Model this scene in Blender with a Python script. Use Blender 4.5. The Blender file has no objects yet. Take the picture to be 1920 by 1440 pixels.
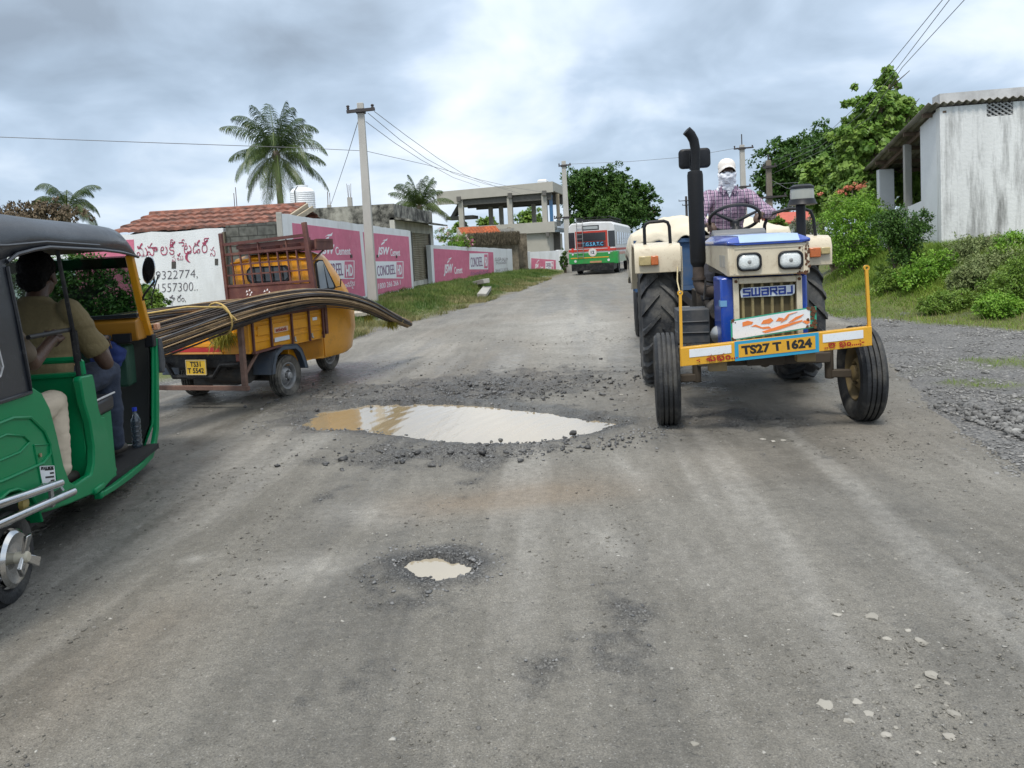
import bpy, math, random
import numpy as np
from mathutils import Vector, Matrix, Euler
random.seed(7); NR=np.random.RandomState(11)
R=math.radians; PI=math.pi
SC=bpy.context.scene; COL=SC.collection
# ---------------------------------------------------------------- camera
F,H,HOR=1450.,1.42,475.
PITCH,ROLL=R(4.0),R(3.0)
cam=bpy.data.cameras.new('camera'); camo=bpy.data.objects.new('camera',cam); COL.objects.link(camo)
camo.location=(0,0,H)
_f=Vector((0,math.cos(PITCH),-math.sin(PITCH))); _r0=Vector((1,0,0)); _u0=_r0.cross(_f)
_r=_r0*math.cos(ROLL)-_u0*math.sin(ROLL); _u=_u0*math.cos(ROLL)+_r0*math.sin(ROLL)
camo.rotation_euler=Matrix((( _r.x,_u.x,-_f.x),(_r.y,_u.y,-_f.y),(_r.z,_u.z,-_f.z))).to_euler()
cam.sensor_width=36; cam.lens=36*F/1920; cam.clip_start=.05; cam.clip_end=3000
PPY=HOR+F*math.tan(PITCH); cam.shift_y=(PPY-720)/1920
SC.camera=camo
SC.view_settings.view_transform='Standard'; SC.view_settings.look='None'
SC.view_settings.exposure=0.47; SC.view_settings.gamma=1
# ---------------------------------------------------------------- sky and sun (bright overcast)
SUN_EL,SUN_AZ=R(62),R(200)      # azimuth measured from +Y, clockwise
w=bpy.data.worlds.new('World'); SC.world=w; w.use_nodes=True; nt=w.node_tree; nt.nodes.clear()
def _n(t,**k):
    n=nt.nodes.new(t)
    for a,b in k.items(): setattr(n,a,b)
    return n
def build_world():
    L=nt.links.new
    out=_n('ShaderNodeOutputWorld'); bg=_n('ShaderNodeBackground'); bg.inputs[1].default_value=.1
    sky=_n('ShaderNodeTexSky',sky_type='NISHITA',sun_disc=False,sun_elevation=SUN_EL,sun_rotation=SUN_AZ)
    tc=_n('ShaderNodeTexCoord'); sep=_n('ShaderNodeSeparateXYZ'); L(tc.outputs['Generated'],sep.inputs[0])
    def M(op,a,b=None,clamp=False):
        n=_n('ShaderNodeMath',operation=op,use_clamp=clamp)
        for i,v in enumerate((a,b)):
            if v is None: continue
            if isinstance(v,(int,float)): n.inputs[i].default_value=v
            else: L(v,n.inputs[i])
        return n.outputs[0]
    z=M('MAXIMUM',sep.outputs[2],0.0); zz=M('ADD',z,.34)
    u=M('DIVIDE',sep.outputs[0],zz); v=M('DIVIDE',sep.outputs[1],zz)
    cb=_n('ShaderNodeCombineXYZ'); L(u,cb.inputs[0]); L(v,cb.inputs[1])
    def noise(scale,det,rough,off,dist=0):
        mp=_n('ShaderNodeMapping'); mp.inputs['Location'].default_value=off
        L(cb.outputs[0],mp.inputs[0])
        n=_n('ShaderNodeTexNoise'); L(mp.outputs[0],n.inputs['Vector'])
        n.inputs['Scale'].default_value=scale; n.inputs['Detail'].default_value=det
        n.inputs['Roughness'].default_value=rough; n.inputs['Distortion'].default_value=dist
        return n.outputs[0]
    a=noise(1.15,5,.50,(3.1,1.7,0),.35); b=noise(3.1,6,.52,(8.3,2.2,0),.4); c=noise(.5,2,.5,(1.2,7.7,0))
    s=M('ADD',M('MULTIPLY',a,.62),M('ADD',M('MULTIPLY',b,.26),M('MULTIPLY',c,.3)))
    cr=_n('ShaderNodeValToRGB'); L(s,cr.inputs[0]); e=cr.color_ramp
    e.elements[0].position=.45; e.elements[0].color=(.165,.235,.33,1)
    e.elements[1].position=.72; e.elements[1].color=(.93,.97,1.,1)
    for p,cc in ((.515,(.28,.385,.52)),(.58,(.43,.555,.72)),(.635,(.65,.76,.90))):
        k=e.elements.new(p); k.color=(*cc,1)
    # brighter towards the horizon haze
    hz=M('POWER',M('SUBTRACT',1.0,z,True),9.0)
    mx=_n('ShaderNodeMix',data_type='RGBA'); L(M('MULTIPLY',hz,.55),mx.inputs[0]); L(cr.outputs[0],mx.inputs[6]); mx.inputs[7].default_value=(.66,.77,.89,1)
    nz_=_n('ShaderNodeMix',data_type='RGBA'); L(M('MULTIPLY',M('POWER',z,1.2),.85),nz_.inputs[0]); L(mx.outputs[2],nz_.inputs[6]); nz_.inputs[7].default_value=(.66,.655,.63,1)
    # thin cloud overhead lets more light through
    gain=M('ADD',8.3,M('MULTIPLY',M('POWER',z,1.5),10.5))
    sc=_n('ShaderNodeVectorMath',operation='SCALE'); L(nz_.outputs[2],sc.inputs[0]); L(gain,sc.inputs['Scale'])
    m2=_n('ShaderNodeMix',data_type='RGBA'); m2.inputs[0].default_value=.93; L(sky.outputs[0],m2.inputs[6]); L(sc.outputs[0],m2.inputs[7])
    L(m2.outputs[2],bg.inputs[0]); L(bg.outputs[0],out.inputs[0])
build_world()
sl=bpy.data.lights.new('sun','SUN'); sl.energy=2.1; sl.angle=R(13); sl.color=(1,.94,.85)
so=bpy.data.objects.new('sun',sl); COL.objects.link(so); so.location=(0,0,40)
_sd=Vector((math.sin(SUN_AZ)*math.cos(SUN_EL),math.cos(SUN_AZ)*math.cos(SUN_EL),math.sin(SUN_EL)))
so.rotation_euler=_sd.to_track_quat('Z','Y').to_euler()
# ---------------------------------------------------------------- measuring helpers: where a thing of the photo stands
C0=Vector((0,0,H))
def ray(px,py): return _f+_r*((px-960)/F)-_u*((py-PPY)/F)
def gp(px,py,z=0.):
    d=ray(px,py); return C0+d*((z-H)/d.z)
def at(px,py,Y):
    d=ray(px,py); return C0+d*(Y/d.y)
# ---------------------------------------------------------------- materials
MATS={}
def srgb(r,g,b):
    f=lambda c:(c/255/12.92) if c<=10 else ((c/255+.055)/1.055)**2.4
    return (f(r),f(g),f(b))
def mat(name,col,rough=.6,metal=0.,var=.12,scale=6.,bump=0.,bscale=40.,dirt=None,damt=.5,dscale=3.,spec=.5,coat=0.,trans=0.,sss=0.,stretch=None,thr=.5,emit=None):
    """painted or natural surface: base colour broken up by noise, optional second colour (dirt, rust, lichen) in patches, bump"""
    if name in MATS: return MATS[name]
    m=bpy.data.materials.new(name); m.use_nodes=True; t=m.node_tree; L=t.links.new
    bs=t.nodes['Principled BSDF']; bs.inputs['Roughness'].default_value=rough; bs.inputs['Metallic'].default_value=metal
    bs.inputs['Specular IOR Level'].default_value=spec; bs.inputs['Coat Weight'].default_value=coat
    bs.inputs['Coat Roughness'].default_value=.1
    if trans: bs.inputs['Transmission Weight'].default_value=trans
    tc=t.nodes.new('ShaderNodeTexCoord'); vec=tc.outputs['Object']
    if stretch:
        mp=t.nodes.new('ShaderNodeMapping'); mp.inputs['Scale'].default_value=stretch; L(vec,mp.inputs[0]); svec=mp.outputs[0]
    else: svec=vec
    n=t.nodes.new('ShaderNodeTexNoise'); n.inputs['Scale'].default_value=scale; n.inputs['Detail'].default_value=6; n.inputs['Roughness'].default_value=.62
    L(svec,n.inputs['Vector'])
    mr=t.nodes.new('ShaderNodeMapRange'); mr.inputs[1].default_value=.3; mr.inputs[2].default_value=.7; mr.inputs[3].default_value=1-var; mr.inputs[4].default_value=1+var
    L(n.outputs[0],mr.inputs[0])
    vm=t.nodes.new('ShaderNodeVectorMath'); vm.operation='SCALE'; vm.inputs[0].default_value=col; L(mr.outputs[0],vm.inputs['Scale'])
    cur=vm.outputs[0]
    if dirt and rough<.6 and not stretch:
        n4=t.nodes.new('ShaderNodeTexNoise'); n4.inputs['Scale'].default_value=dscale*11; n4.inputs['Detail'].default_value=4; n4.inputs['Roughness'].default_value=.75; L(vec,n4.inputs['Vector'])
        r4=t.nodes.new('ShaderNodeMapRange'); r4.inputs[1].default_value=.60; r4.inputs[2].default_value=.66; r4.inputs[4].default_value=.55; L(n4.outputs[0],r4.inputs[0])
        m4=t.nodes.new('ShaderNodeMix'); m4.data_type='RGBA'; L(r4.outputs[0],m4.inputs[0]); L(cur,m4.inputs[6]); m4.inputs[7].default_value=(*dirt,1); cur=m4.outputs[2]
    if dirt:
        n2=t.nodes.new('ShaderNodeTexNoise'); n2.inputs['Scale'].default_value=dscale; n2.inputs['Detail'].default_value=8; n2.inputs['Roughness'].default_value=.7
        L(svec,n2.inputs['Vector'])
        r2=t.nodes.new('ShaderNodeMapRange'); r2.inputs[1].default_value=thr-.06; r2.inputs[2].default_value=thr+.12; r2.inputs[4].default_value=damt; L(n2.outputs[0],r2.inputs[0])
        mx=t.nodes.new('ShaderNodeMix'); mx.data_type='RGBA'; L(r2.outputs[0],mx.inputs[0]); L(cur,mx.inputs[6]); mx.inputs[7].default_value=(*dirt,1); cur=mx.outputs[2]
        rr=t.nodes.new('ShaderNodeMapRange'); rr.inputs[3].default_value=rough; rr.inputs[4].default_value=min(1,rough+.3); L(r2.outputs[0],rr.inputs[0]); L(rr.outputs[0],bs.inputs['Roughness'])
    L(cur,bs.inputs['Base Color'])
    if bump:
        n3=t.nodes.new('ShaderNodeTexNoise'); n3.inputs['Scale'].default_value=bscale; n3.inputs['Detail'].default_value=5; L(vec,n3.inputs['Vector'])
        b=t.nodes.new('ShaderNodeBump'); b.inputs['Strength'].default_value=bump; b.inputs['Distance'].default_value=.02; L(n3.outputs[0],b.inputs['Height']); L(b.outputs[0],bs.inputs['Normal'])
    MATS[name]=m; return m
def leafmat(name,col,col2,rough=.45,tl=.25):
    """leaves: every leaf has its own tint between two greens (attribute 'tint'), a little light passes through"""
    if name in MATS: return MATS[name]
    m=bpy.data.materials.new(name); m.use_nodes=True; t=m.node_tree; L=t.links.new
    bs=t.nodes['Principled BSDF']; bs.inputs['Roughness'].default_value=rough; bs.inputs['Specular IOR Level'].default_value=.28
    a=t.nodes.new('ShaderNodeAttribute'); a.attribute_name='tint'
    mx=t.nodes.new('ShaderNodeMix'); mx.data_type='RGBA'; L(a.outputs['Fac'],mx.inputs[0]); mx.inputs[6].default_value=(*col,1); mx.inputs[7].default_value=(*col2,1)
    L(mx.outputs[2],bs.inputs['Base Color'])
    tr=t.nodes.new('ShaderNodeBsdfTranslucent'); L(mx.outputs[2],tr.inputs[0])
    ms=t.nodes.new('ShaderNodeMixShader'); ms.inputs[0].default_value=tl; L(bs.outputs[0],ms.inputs[1]); L(tr.outputs[0],ms.inputs[2])
    L(ms.outputs[0],t.nodes['Material Output'].inputs[0]); MATS[name]=m; return m
def glassmat(name,col=(.9,.95,.95),alpha=.25,rough=.05):
    if name in MATS: return MATS[name]
    m=bpy.data.materials.new(name); m.use_nodes=True; t=m.node_tree; L=t.links.new
    gl=t.nodes.new('ShaderNodeBsdfGlossy'); gl.inputs[1].default_value=rough
    tr=t.nodes.new('ShaderNodeBsdfTransparent'); tr.inputs[0].default_value=(*col,1)
    fr=t.nodes.new('ShaderNodeFresnel'); fr.inputs[0].default_value=1.5
    ad=t.nodes.new('ShaderNodeMath'); ad.operation='ADD'; ad.use_clamp=True; ad.inputs[1].default_value=alpha; L(fr.outputs[0],ad.inputs[0])
    ms=t.nodes.new('ShaderNodeMixShader'); L(ad.outputs[0],ms.inputs[0]); L(tr.outputs[0],ms.inputs[1]); L(gl.outputs[0],ms.inputs[2])
    L(ms.outputs[0],t.nodes['Material Output'].inputs[0]); MATS[name]=m; return m
# ---------------------------------------------------------------- objects
def tag(o,label=None,cat=None,group=None,kind=None):
    if label: o['label']=label
    if cat: o['category']=cat
    if group: o['group']=group
    if kind: o['kind']=kind
    return o
def thing(name,label,cat,loc=(0,0,0),rz=0.,group=None):
    o=bpy.data.objects.new(name,None); COL.objects.link(o); o.location=loc; o.rotation_euler=(0,0,rz); o.empty_display_size=.2
    return tag(o,label,cat,group)
def link(name,me,mats,parent=None,smooth=True,ang=38):
    for m in (mats if isinstance(mats,(list,tuple)) else [mats]): me.materials.append(m)
    o=bpy.data.objects.new(name,me); COL.objects.link(o)
    if parent: o.parent=parent
    if smooth and len(me.polygons):
        me.shade_smooth(); me.set_sharp_from_angle(angle=R(ang))
    return o
def np_mesh(name,V,Q,attrs=None,mi=None):
    """V (n,3), Q (m,k) equal-sized faces"""
    V=np.asarray(V,np.float32); Q=np.asarray(Q,np.int32); me=bpy.data.meshes.new(name)
    k=Q.shape[1]; me.vertices.add(len(V)); me.vertices.foreach_set('co',V.ravel())
    me.loops.add(Q.size); me.loops.foreach_set('vertex_index',Q.ravel())
    me.polygons.add(len(Q)); me.polygons.foreach_set('loop_start',np.arange(0,Q.size,k,dtype=np.int32))
    if mi is not None: me.polygons.foreach_set('material_index',np.asarray(mi,np.int32))
    me.update(calc_edges=True)
    for a,v in (attrs or {}).items():
        at_=me.attributes.new(a,'FLOAT','POINT'); at_.data.foreach_set('value',np.asarray(v,np.float32))
    return me
def frame(d):
    d=Vector(d).normalized(); u=Vector((0,0,1)) if abs(d.z)<.9 else Vector((1,0,0))
    a=d.cross(u).normalized(); return a,a.cross(d).normalized()
class MB:
    def __init__(s): s.v=[]; s.f=[]; s.m=[]; s.k=0
    def mat(s,k): s.k=k; return s
    def add(s,vs,fs,M=None):
        b=len(s.v)
        for p in vs: s.v.append(tuple(M@Vector(p)) if M is not None else tuple(p))
        for f in fs: s.f.append(tuple(i+b for i in f)); s.m.append(s.k)
        return s
    def box(s,x0,x1,y0,y1,z0,z1,M=None):
        vs=[(x,y,z) for z in (z0,z1) for y in (y0,y1) for x in (x0,x1)]
        return s.add(vs,[(0,2,3,1),(4,5,7,6),(0,1,5,4),(2,6,7,3),(0,4,6,2),(1,3,7,5)],M)
    def bar(s,p,q,w,h=None,up=None):
        p,q=Vector(p),Vector(q); h=h or w; d=(q-p).normalized()
        a,b=frame(d)
        if up is not None:
            b=Vector(up); b=(b-d*b.dot(d)).normalized(); a=d.cross(b)
        vs=[e+a*(i*w/2)+b*(j*h/2) for e in (p,q) for i,j in ((-1,-1),(1,-1),(1,1),(-1,1))]
        return s.add(vs,[(0,3,2,1),(4,5,6,7),(0,1,5,4),(1,2,6,5),(2,3,7,6),(3,0,4,7)])
    def tube(s,pts,r,n=8,caps=True,sq=None):
        pts=[Vector(p) for p in pts]; m=len(pts); rs=r if isinstance(r,(list,tuple)) else [r]*m
        t=[(pts[min(i+1,m-1)]-pts[max(i-1,0)]).normalized() for i in range(m)]
        a,b=frame(t[0]); vs=[]
        for i in range(m):
            if i:
                a=(a-t[i]*a.dot(t[i])).normalized(); b=a.cross(t[i]).normalized()
                b=-b if b.dot(pb)<0 else b
            pb=b
            for j in range(n):
                an=2*PI*j/n; vs.append(pts[i]+(a*math.cos(an)+b*math.sin(an)*(sq or 1))*rs[i])
        fs=[(i*n+j,i*n+(j+1)%n,(i+1)*n+(j+1)%n,(i+1)*n+j) for i in range(m-1) for j in range(n)]
        if caps: fs+=[tuple(range(n-1,-1,-1)),tuple((m-1)*n+j for j in range(n))]
        return s.add(vs,fs)
    def prism(s,poly,ax,a0,a1,M=None):
        n=len(poly)
        def P(u,v,a): return (a,u,v) if ax=='x' else (u,a,v) if ax=='y' else (u,v,a)
        vs=[P(u,v,a) for a in (a0,a1) for u,v in poly]
        fs=[tuple(range(n)),tuple(range(2*n-1,n-1,-1))]+[(i,i+n,(i+1)%n+n,(i+1)%n) for i in range(n)]
        return s.add(vs,fs,M)
    def loft(s,rings,close=True,caps=True):
        n=len(rings[0]); b=[p for r in rings for p in r]; fs=[]
        for i in range(len(rings)-1):
            for j in range(n if close else n-1):
                k=(j+1)%n; fs.append((i*n+j,i*n+k,(i+1)*n+k,(i+1)*n+j))
        if caps and close: fs+=[tuple(range(n-1,-1,-1)),tuple((len(rings)-1)*n+j for j in range(n))]
        return s.add(b,fs)
    def lathe(s,prof,ax='z',c=(0,0,0),n=24,caps=True):
        rings=[]
        for r,h in prof:
            ring=[]
            for j in range(n):
                a=2*PI*j/n; u,v=r*math.cos(a),r*math.sin(a)
                p=(h,u,v) if ax=='x' else (u,h,v) if ax=='y' else (u,v,h)
                ring.append((p[0]+c[0],p[1]+c[1],p[2]+c[2]))
            rings.append(ring)
        return s.loft(rings,True,caps)
    def ball(s,c,r,n=12,M=None):
        r=(r,r,r) if isinstance(r,(int,float)) else r; vs=[]; m=n//2+1
        for i in range(1,m):
            p=PI*i/m
            for j in range(n):
                a=2*PI*j/n; vs.append((c[0]+r[0]*math.sin(p)*math.cos(a),c[1]+r[1]*math.sin(p)*math.sin(a),c[2]+r[2]*math.cos(p)))
        k=len(vs); vs+=[(c[0],c[1],c[2]+r[2]),(c[0],c[1],c[2]-r[2])]
        fs=[(i*n+j,(i+1)*n+j,(i+1)*n+(j+1)%n,i*n+(j+1)%n) for i in range(m-2) for j in range(n)]
        fs+=[(k,j,(j+1)%n) for j in range(n)]+[(k+1,(m-2)*n+(j+1)%n,(m-2)*n+j) for j in range(n)]
        return s.add(vs,fs,M)
    def cap(s,p,q,r0,r1,n=12):
        """limb: tapered, round at both ends"""
        p,q=Vector(p),Vector(q); d=(q-p); L=d.length; d=d/L if L else Vector((0,0,1)); pts=[];rs=[]
        for a in (80,55,25): pts.append(p-d*r0*math.sin(R(a))); rs.append(r0*math.cos(R(a)))
        pts.append(p); rs.append(r0); pts.append(q); rs.append(r1)
        for a in (25,55,80): pts.append(q+d*r1*math.sin(R(a))); rs.append(r1*math.cos(R(a)))
        return s.tube(pts,rs,n)
    def build(s,name,mats,parent=None,smooth=True,bevel=0.,ang=38,seg=2,solid=0.):
        me=bpy.data.meshes.new(name); me.from_pydata(s.v,[],s.f); me.polygons.foreach_set('material_index',s.m)
        import bmesh
        bm=bmesh.new(); bm.from_mesh(me); bmesh.ops.recalc_face_normals(bm,faces=bm.faces); bm.to_mesh(me); bm.free()
        o=link(name,me,mats,parent,smooth,ang)
        if solid:
            d=o.modifiers.new('s','SOLIDIFY'); d.thickness=solid; d.offset=0
        if bevel:
            d=o.modifiers.new('b','BEVEL'); d.width=bevel; d.segments=seg; d.limit_method='ANGLE'; d.angle_limit=R(35); d.harden_normals=False
        return o
def remesh(name,mb,m,parent,vox=.012,it=3,noise=0.,nscale=8.):
    """one continuous skin over overlapping limbs"""
    me=bpy.data.meshes.new('t'); me.from_pydata(mb.v,[],mb.f)
    import bmesh
    bm=bmesh.new(); bm.from_mesh(me); bmesh.ops.recalc_face_normals(bm,faces=bm.faces); bm.to_mesh(me); bm.free()
    o=bpy.data.objects.new('t',me); COL.objects.link(o)
    d=o.modifiers.new('r','REMESH'); d.mode='VOXEL'; d.voxel_size=vox
    d=o.modifiers.new('s','SMOOTH'); d.iterations=it; d.factor=.5
    dg=bpy.context.evaluated_depsgraph_get(); me2=bpy.data.meshes.new_from_object(o.evaluated_get(dg)); bpy.data.objects.remove(o)
    if noise:
        from mathutils import noise as NZ
        for v in me2.vertices:
            p=v.co*nscale; v.co+=v.normal*(noise*NZ.noise(p)+noise*.7*abs(NZ.noise(Vector((p.x*.6,p.y*.6,p.z*2.2))))) 
    me2.materials.clear(); o=link(name,me2,m,parent,True,75); return o
def copy_tree(o,parent=None,label=None):
    c=o.copy(); COL.objects.link(c)
    if parent: c.parent=parent
    for ch in list(o.children): copy_tree(ch,c)
    if label: c['label']=label
    return c
def text_mesh(pieces,bold=0.,ext=.002,shear=0.,res=3):
    """pieces: [(string,x,y,scale)]; returns verts,faces normalised so that total width=1, bottom left at 0"""
    V=[];Fc=[]
    for s_,x,y,k in pieces:
        c=bpy.data.curves.new('t','FONT'); c.body=s_; c.size=k; c.extrude=ext*2; c.offset=bold; c.shear=shear; c.resolution_u=res
        o=bpy.data.objects.new('t',c); COL.objects.link(o)
        dg=bpy.context.evaluated_depsgraph_get(); me=bpy.data.meshes.new_from_object(o.evaluated_get(dg))
        b=len(V); V+=[(v.co.x+x,v.co.y+y,v.co.z) for v in me.vertices]; Fc+=[tuple(i+b for i in p.vertices) for p in me.polygons]
        bpy.data.objects.remove(o); bpy.data.meshes.remove(me)
    x0=min(v[0] for v in V); x1=max(v[0] for v in V); y0=min(v[1] for v in V); y1=max(v[1] for v in V)
    return V,Fc,(x0,x1,y0,y1)
def lettering(name,pieces,m,parent,O,U,W,width,height=None,bold=0.,shear=0.,ext=.0015):
    """writing laid on a surface: O lower left corner, U along the line, W up, lifted a little along U x W"""
    if isinstance(pieces,str): pieces=[(pieces,0,0,1)]
    V,Fc,(x0,x1,y0,y1)=text_mesh(pieces,bold,.01,shear); O,U,W=Vector(O),Vector(U).normalized(),Vector(W).normalized(); N=U.cross(W).normalized()
    sx=width/(x1-x0); sy=(height/(y1-y0)) if height else sx
    vs=[O+U*((x-x0)*sx)+W*((y-y0)*sy)+N*(ext if z>0 else -ext*.3) for x,y,z in V]
    me=bpy.data.meshes.new(name); me.from_pydata([tuple(v) for v in vs],[],Fc)
    return link(name,me,m,parent,False)
# ---------------------------------------------------------------- noise on arrays
def _h(i,j,s):
    n=(i.astype(np.int64)*374761393+j.astype(np.int64)*668265263+s*974634777)&0xffffffff
    n=((n^(n>>13))*1274126177)&0xffffffff; n=(n^(n>>16))&0xffff
    return n/65535.
def vn(x,y,s=0):
    i=np.floor(x);j=np.floor(y);u=x-i;v=y-j;u=u*u*(3-2*u);v=v*v*(3-2*v)
    a=_h(i,j,s)*(1-u)+_h(i+1,j,s)*u; b=_h(i,j+1,s)*(1-u)+_h(i+1,j+1,s)*u
    return a*(1-v)+b*v
def fbm(x,y,o=4,s=0,g=.5):
    t=0;a=1;k=0
    for i in range(o): t=t+a*vn(x*2**i+i*17.3,y*2**i+i*9.1,s+i); k+=a; a*=g
    return t/k
def sst(a,b,x):
    t=np.clip((x-a)/(b-a),0,1); return t*t*(3-2*t)
# ================================================================ TERRAIN, ROAD, PUDDLES
LY=[-20,3,8,10.5,13.3,16.6,18.7,26.7,47,70,160]; LX=[-6,-5.2,-4.7,-4.15,-3.05,-2.6,-1.75,0,3.3,7,24]
RY=[-20,2,4.3,6.8,9.5,12,20,47,70,160];           RX=[2.6,2.6,2.9,3.65,4.6,5.5,7.2,11.4,15,33]
BY=[-20,0,6,9,10.6,14.1,18,24,47,160];            BX=[16,14,9.6,8.2,7.0,5.8,6.5,7.9,12.6,36]
def road_l(y): return np.interp(y,LY,LX)
def road_r(y): return np.interp(y,RY,RX)
def hgt(x,y):
    """ground height: flat, with the weedy bank of the white house on the right and a low verge on the left"""
    x=np.asarray(x,float);y=np.asarray(y,float)
    t=x-np.interp(y,BY,BX)+1.2*(fbm(x*.4,y*.4,3,5)-.5)
    z=.95*sst(-.3,np.interp(y,[11,17],[5.2,3.0]),t)*sst(4,9,y)+.16*(fbm(x*.9,y*.9,4,9)-.5)*sst(.3,2,t)
    l=road_l(y)-x
    z=z+.22*sst(.2,2.5,l)*sst(9,13,y)+.08*(fbm(x*1.3,y*1.3,3,21)-.5)*sst(.2,1.5,l)
    e=np.maximum(x-road_r(y),0)
    return z+.035*(fbm(x*1.1,y*1.1,3,31)-.5)*sst(0,1,e)
def hz(x,y): return float(hgt(np.array([x]),np.array([y]))[0])
PUD=[gp(*p) for p in ((560,797),(600,772),(700,757),(820,755),(960,766),(1080,780),(1168,795),(1130,808),(1060,822),(990,831),(915,835),(840,830),(760,818),(680,806),(600,806))]
SPD=[gp(*p) for p in ((750,1062),(775,1050),(820,1044),(865,1050),(888,1064),(870,1080),(820,1092),(775,1086))]
def hit(px,py):
    """where the line of sight through a pixel meets the ground"""
    d=ray(px,py); Y=np.linspace(5,60,1400); X=C0.x+d.x/d.y*Y; Z=H+d.z/d.y*Y; k=np.nonzero(Z<hgt(X,Y))[0]
    return float(Y[k[0]]) if len(k) else 30.
def sdpoly(x,y,P):
    """signed distance, positive inside"""
    d=np.full(x.shape,1e9); ins=np.zeros(x.shape,bool); n=len(P)
    for i in range(n):
        ax,ay=P[i][0],P[i][1]; bx,by=P[(i+1)%n][0],P[(i+1)%n][1]
        ex,ey=bx-ax,by-ay; t=np.clip(((x-ax)*ex+(y-ay)*ey)/(ex*ex+ey*ey),0,1)
        d=np.minimum(d,np.hypot(x-ax-t*ex,y-ay-t*ey))
        c=((ay>y)!=(by>y))&(x<(bx-ax)*(y-ay)/(by-ay+1e-12)+ax); ins^=c
    return np.where(ins,d,-d)
def blobs(x,y,L):
    t=0
    for px,py,rx,ry,a in L:
        c=gp(px,py); t=t+a*np.exp(-(((x-c[0])/rx)**2+((y-c[1])/ry)**2))
    return t
DIR=math.atan2(140,1450); CD,SD=math.cos(DIR),math.sin(DIR)   # the wheel tracks run along this bearing
ROUGH=[(880,735,1.3,.9,1.1),(700,730,1.0,.5,.6),(620,760,.5,.35,.7),(560,790,.45,.4,.6),(860,860,.8,.28,.75),(1100,800,.5,.35,.6),(650,850,.7,.3,.4),
       (1180,1170,.25,.35,.42),(1110,1290,.28,.3,.36),(760,1150,.3,.3,.45),(820,1070,.28,.2,.9),(1000,700,1.2,.8,.5),(1330,800,.5,.5,.35),(1500,790,.5,.5,.35),(1240,760,.5,.6,.3),(960,1240,.15,.3,.3),(620,1310,.2,.2,.45),(1460,640,.8,1.,.2)]
PALE=[(1150,640,1.2,3.5,.8),(720,960,.28,.22,.8),(620,1060,.3,.2,.35),(360,1045,.1,.06,.8),(1180,880,.07,.45,.5),(1110,1020,.13,.3,.75),(1060,600,1.2,5,.6),(520,1080,.3,.2,.4),(1290,1060,.2,.5,.25),(780,650,.8,1.5,.25),(430,840,.5,.3,.2),(900,560,1,4,.3)]
BROWN=[(860,940,.32,.22,.9),(1050,915,.45,.28,.8),(980,930,.3,.2,.6),(240,1170,.35,.4,.35),(60,1300,.4,.4,.3),(1230,600,.7,1.6,.5),(560,700,.8,.6,.3),(1400,860,.5,.4,.25)]
WET_AND_SHADE=[(880,735,.9,.6,.9),(1420,710,1.3,1.3,1.0),(450,745,1.2,.9,.8),(170,960,.5,.8,.6),(620,700,1.4,1.1,.6),(700,690,.5,1.5,.5),(480,770,1.,.6,.5),(150,1000,.7,.7,.45),(860,800,2.4,.75,.5),(1290,830,.25,.3,.5),(1230,660,.4,1.5,.4),(820,1070,.3,.2,.4)]  # wet mud, plus contact shade painted dark under tractor, carrier and auto
def masks(x,y):
    wx=x+.35*(fbm(x*1.1,y*1.1,3,70)-.5); wy=y+.5*(fbm(x*1.1,y*1.1,3,71)-.5)
    a=x*CD-y*SD; b=x*SD+y*CD
    near=1-sst(9,16,y)
    streak=fbm(a*2.6,b*.28,4,40); st2=fbm(a*7,b*.5,3,44)
    lump=fbm(x*3.2,y*3.2,5,50,.6)
    rough=np.clip(blobs(wx,wy,ROUGH)*(.5+lump)*1.1+.5*sst(.55,.72,streak)*sst(.4,.62,fbm(x*1.3,y*1.3,3,52))*(1-sst(5,9,y)),0,1)
    rough=np.maximum(rough,.8*sst(.62,.75,fbm(a*1.7,b*.7,4,58))*sst(9,13,y)*.25)
    rough=sst(.22,.85,rough*.75+(fbm(x*5.5,y*5.5,5,54,.65)-.5)*1.3*sst(.08,.35,rough))
    pale=np.clip(blobs(wx,wy,PALE)*(.35+1.2*fbm(x*2.2,y*2.2,4,61))+.5*sst(.50,.70,fbm(a*2.7,b*.2,5,63,.55))*(.4+.6*near),0,1)*(1-.6*rough)
    brown=np.clip(blobs(wx,wy,BROWN)*(.5+fbm(x*2.6,y*2.6,4,65))+.25*sst(.5,.75,fbm(a*1.1,b*.35,3,66)),0,1)
    wet=np.clip(blobs(wx,wy,WET_AND_SHADE)*(.4+1.1*fbm(x*1.8,y*1.8,4,67))+.50*sst(.48,.66,fbm(a*1.9+5,b*.2,4,68,.55))*(.3+1.2*fbm(x*7,y*7,4,69)),0,1)  # mask carries both the wet mud and the painted shade under vehicles
    return rough,pale,brown,wet,st2
def fan(nu,nv,y0,y1,sl,w0):
    v=np.linspace(0,1,nv); y=y0*np.exp(v*math.log(y1/y0)); u=np.linspace(-1,1,nu)
    Y,U=np.meshgrid(y,u,indexing='ij'); X=U*(w0+sl*Y)
    idx=np.arange(nu*nv).reshape(nv,nu)
    Q=np.stack([idx[:-1,:-1].ravel(),idx[:-1,1:].ravel(),idx[1:,1:].ravel(),idx[1:,:-1].ravel()],1)
    return X.ravel(),Y.ravel(),Q
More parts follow.
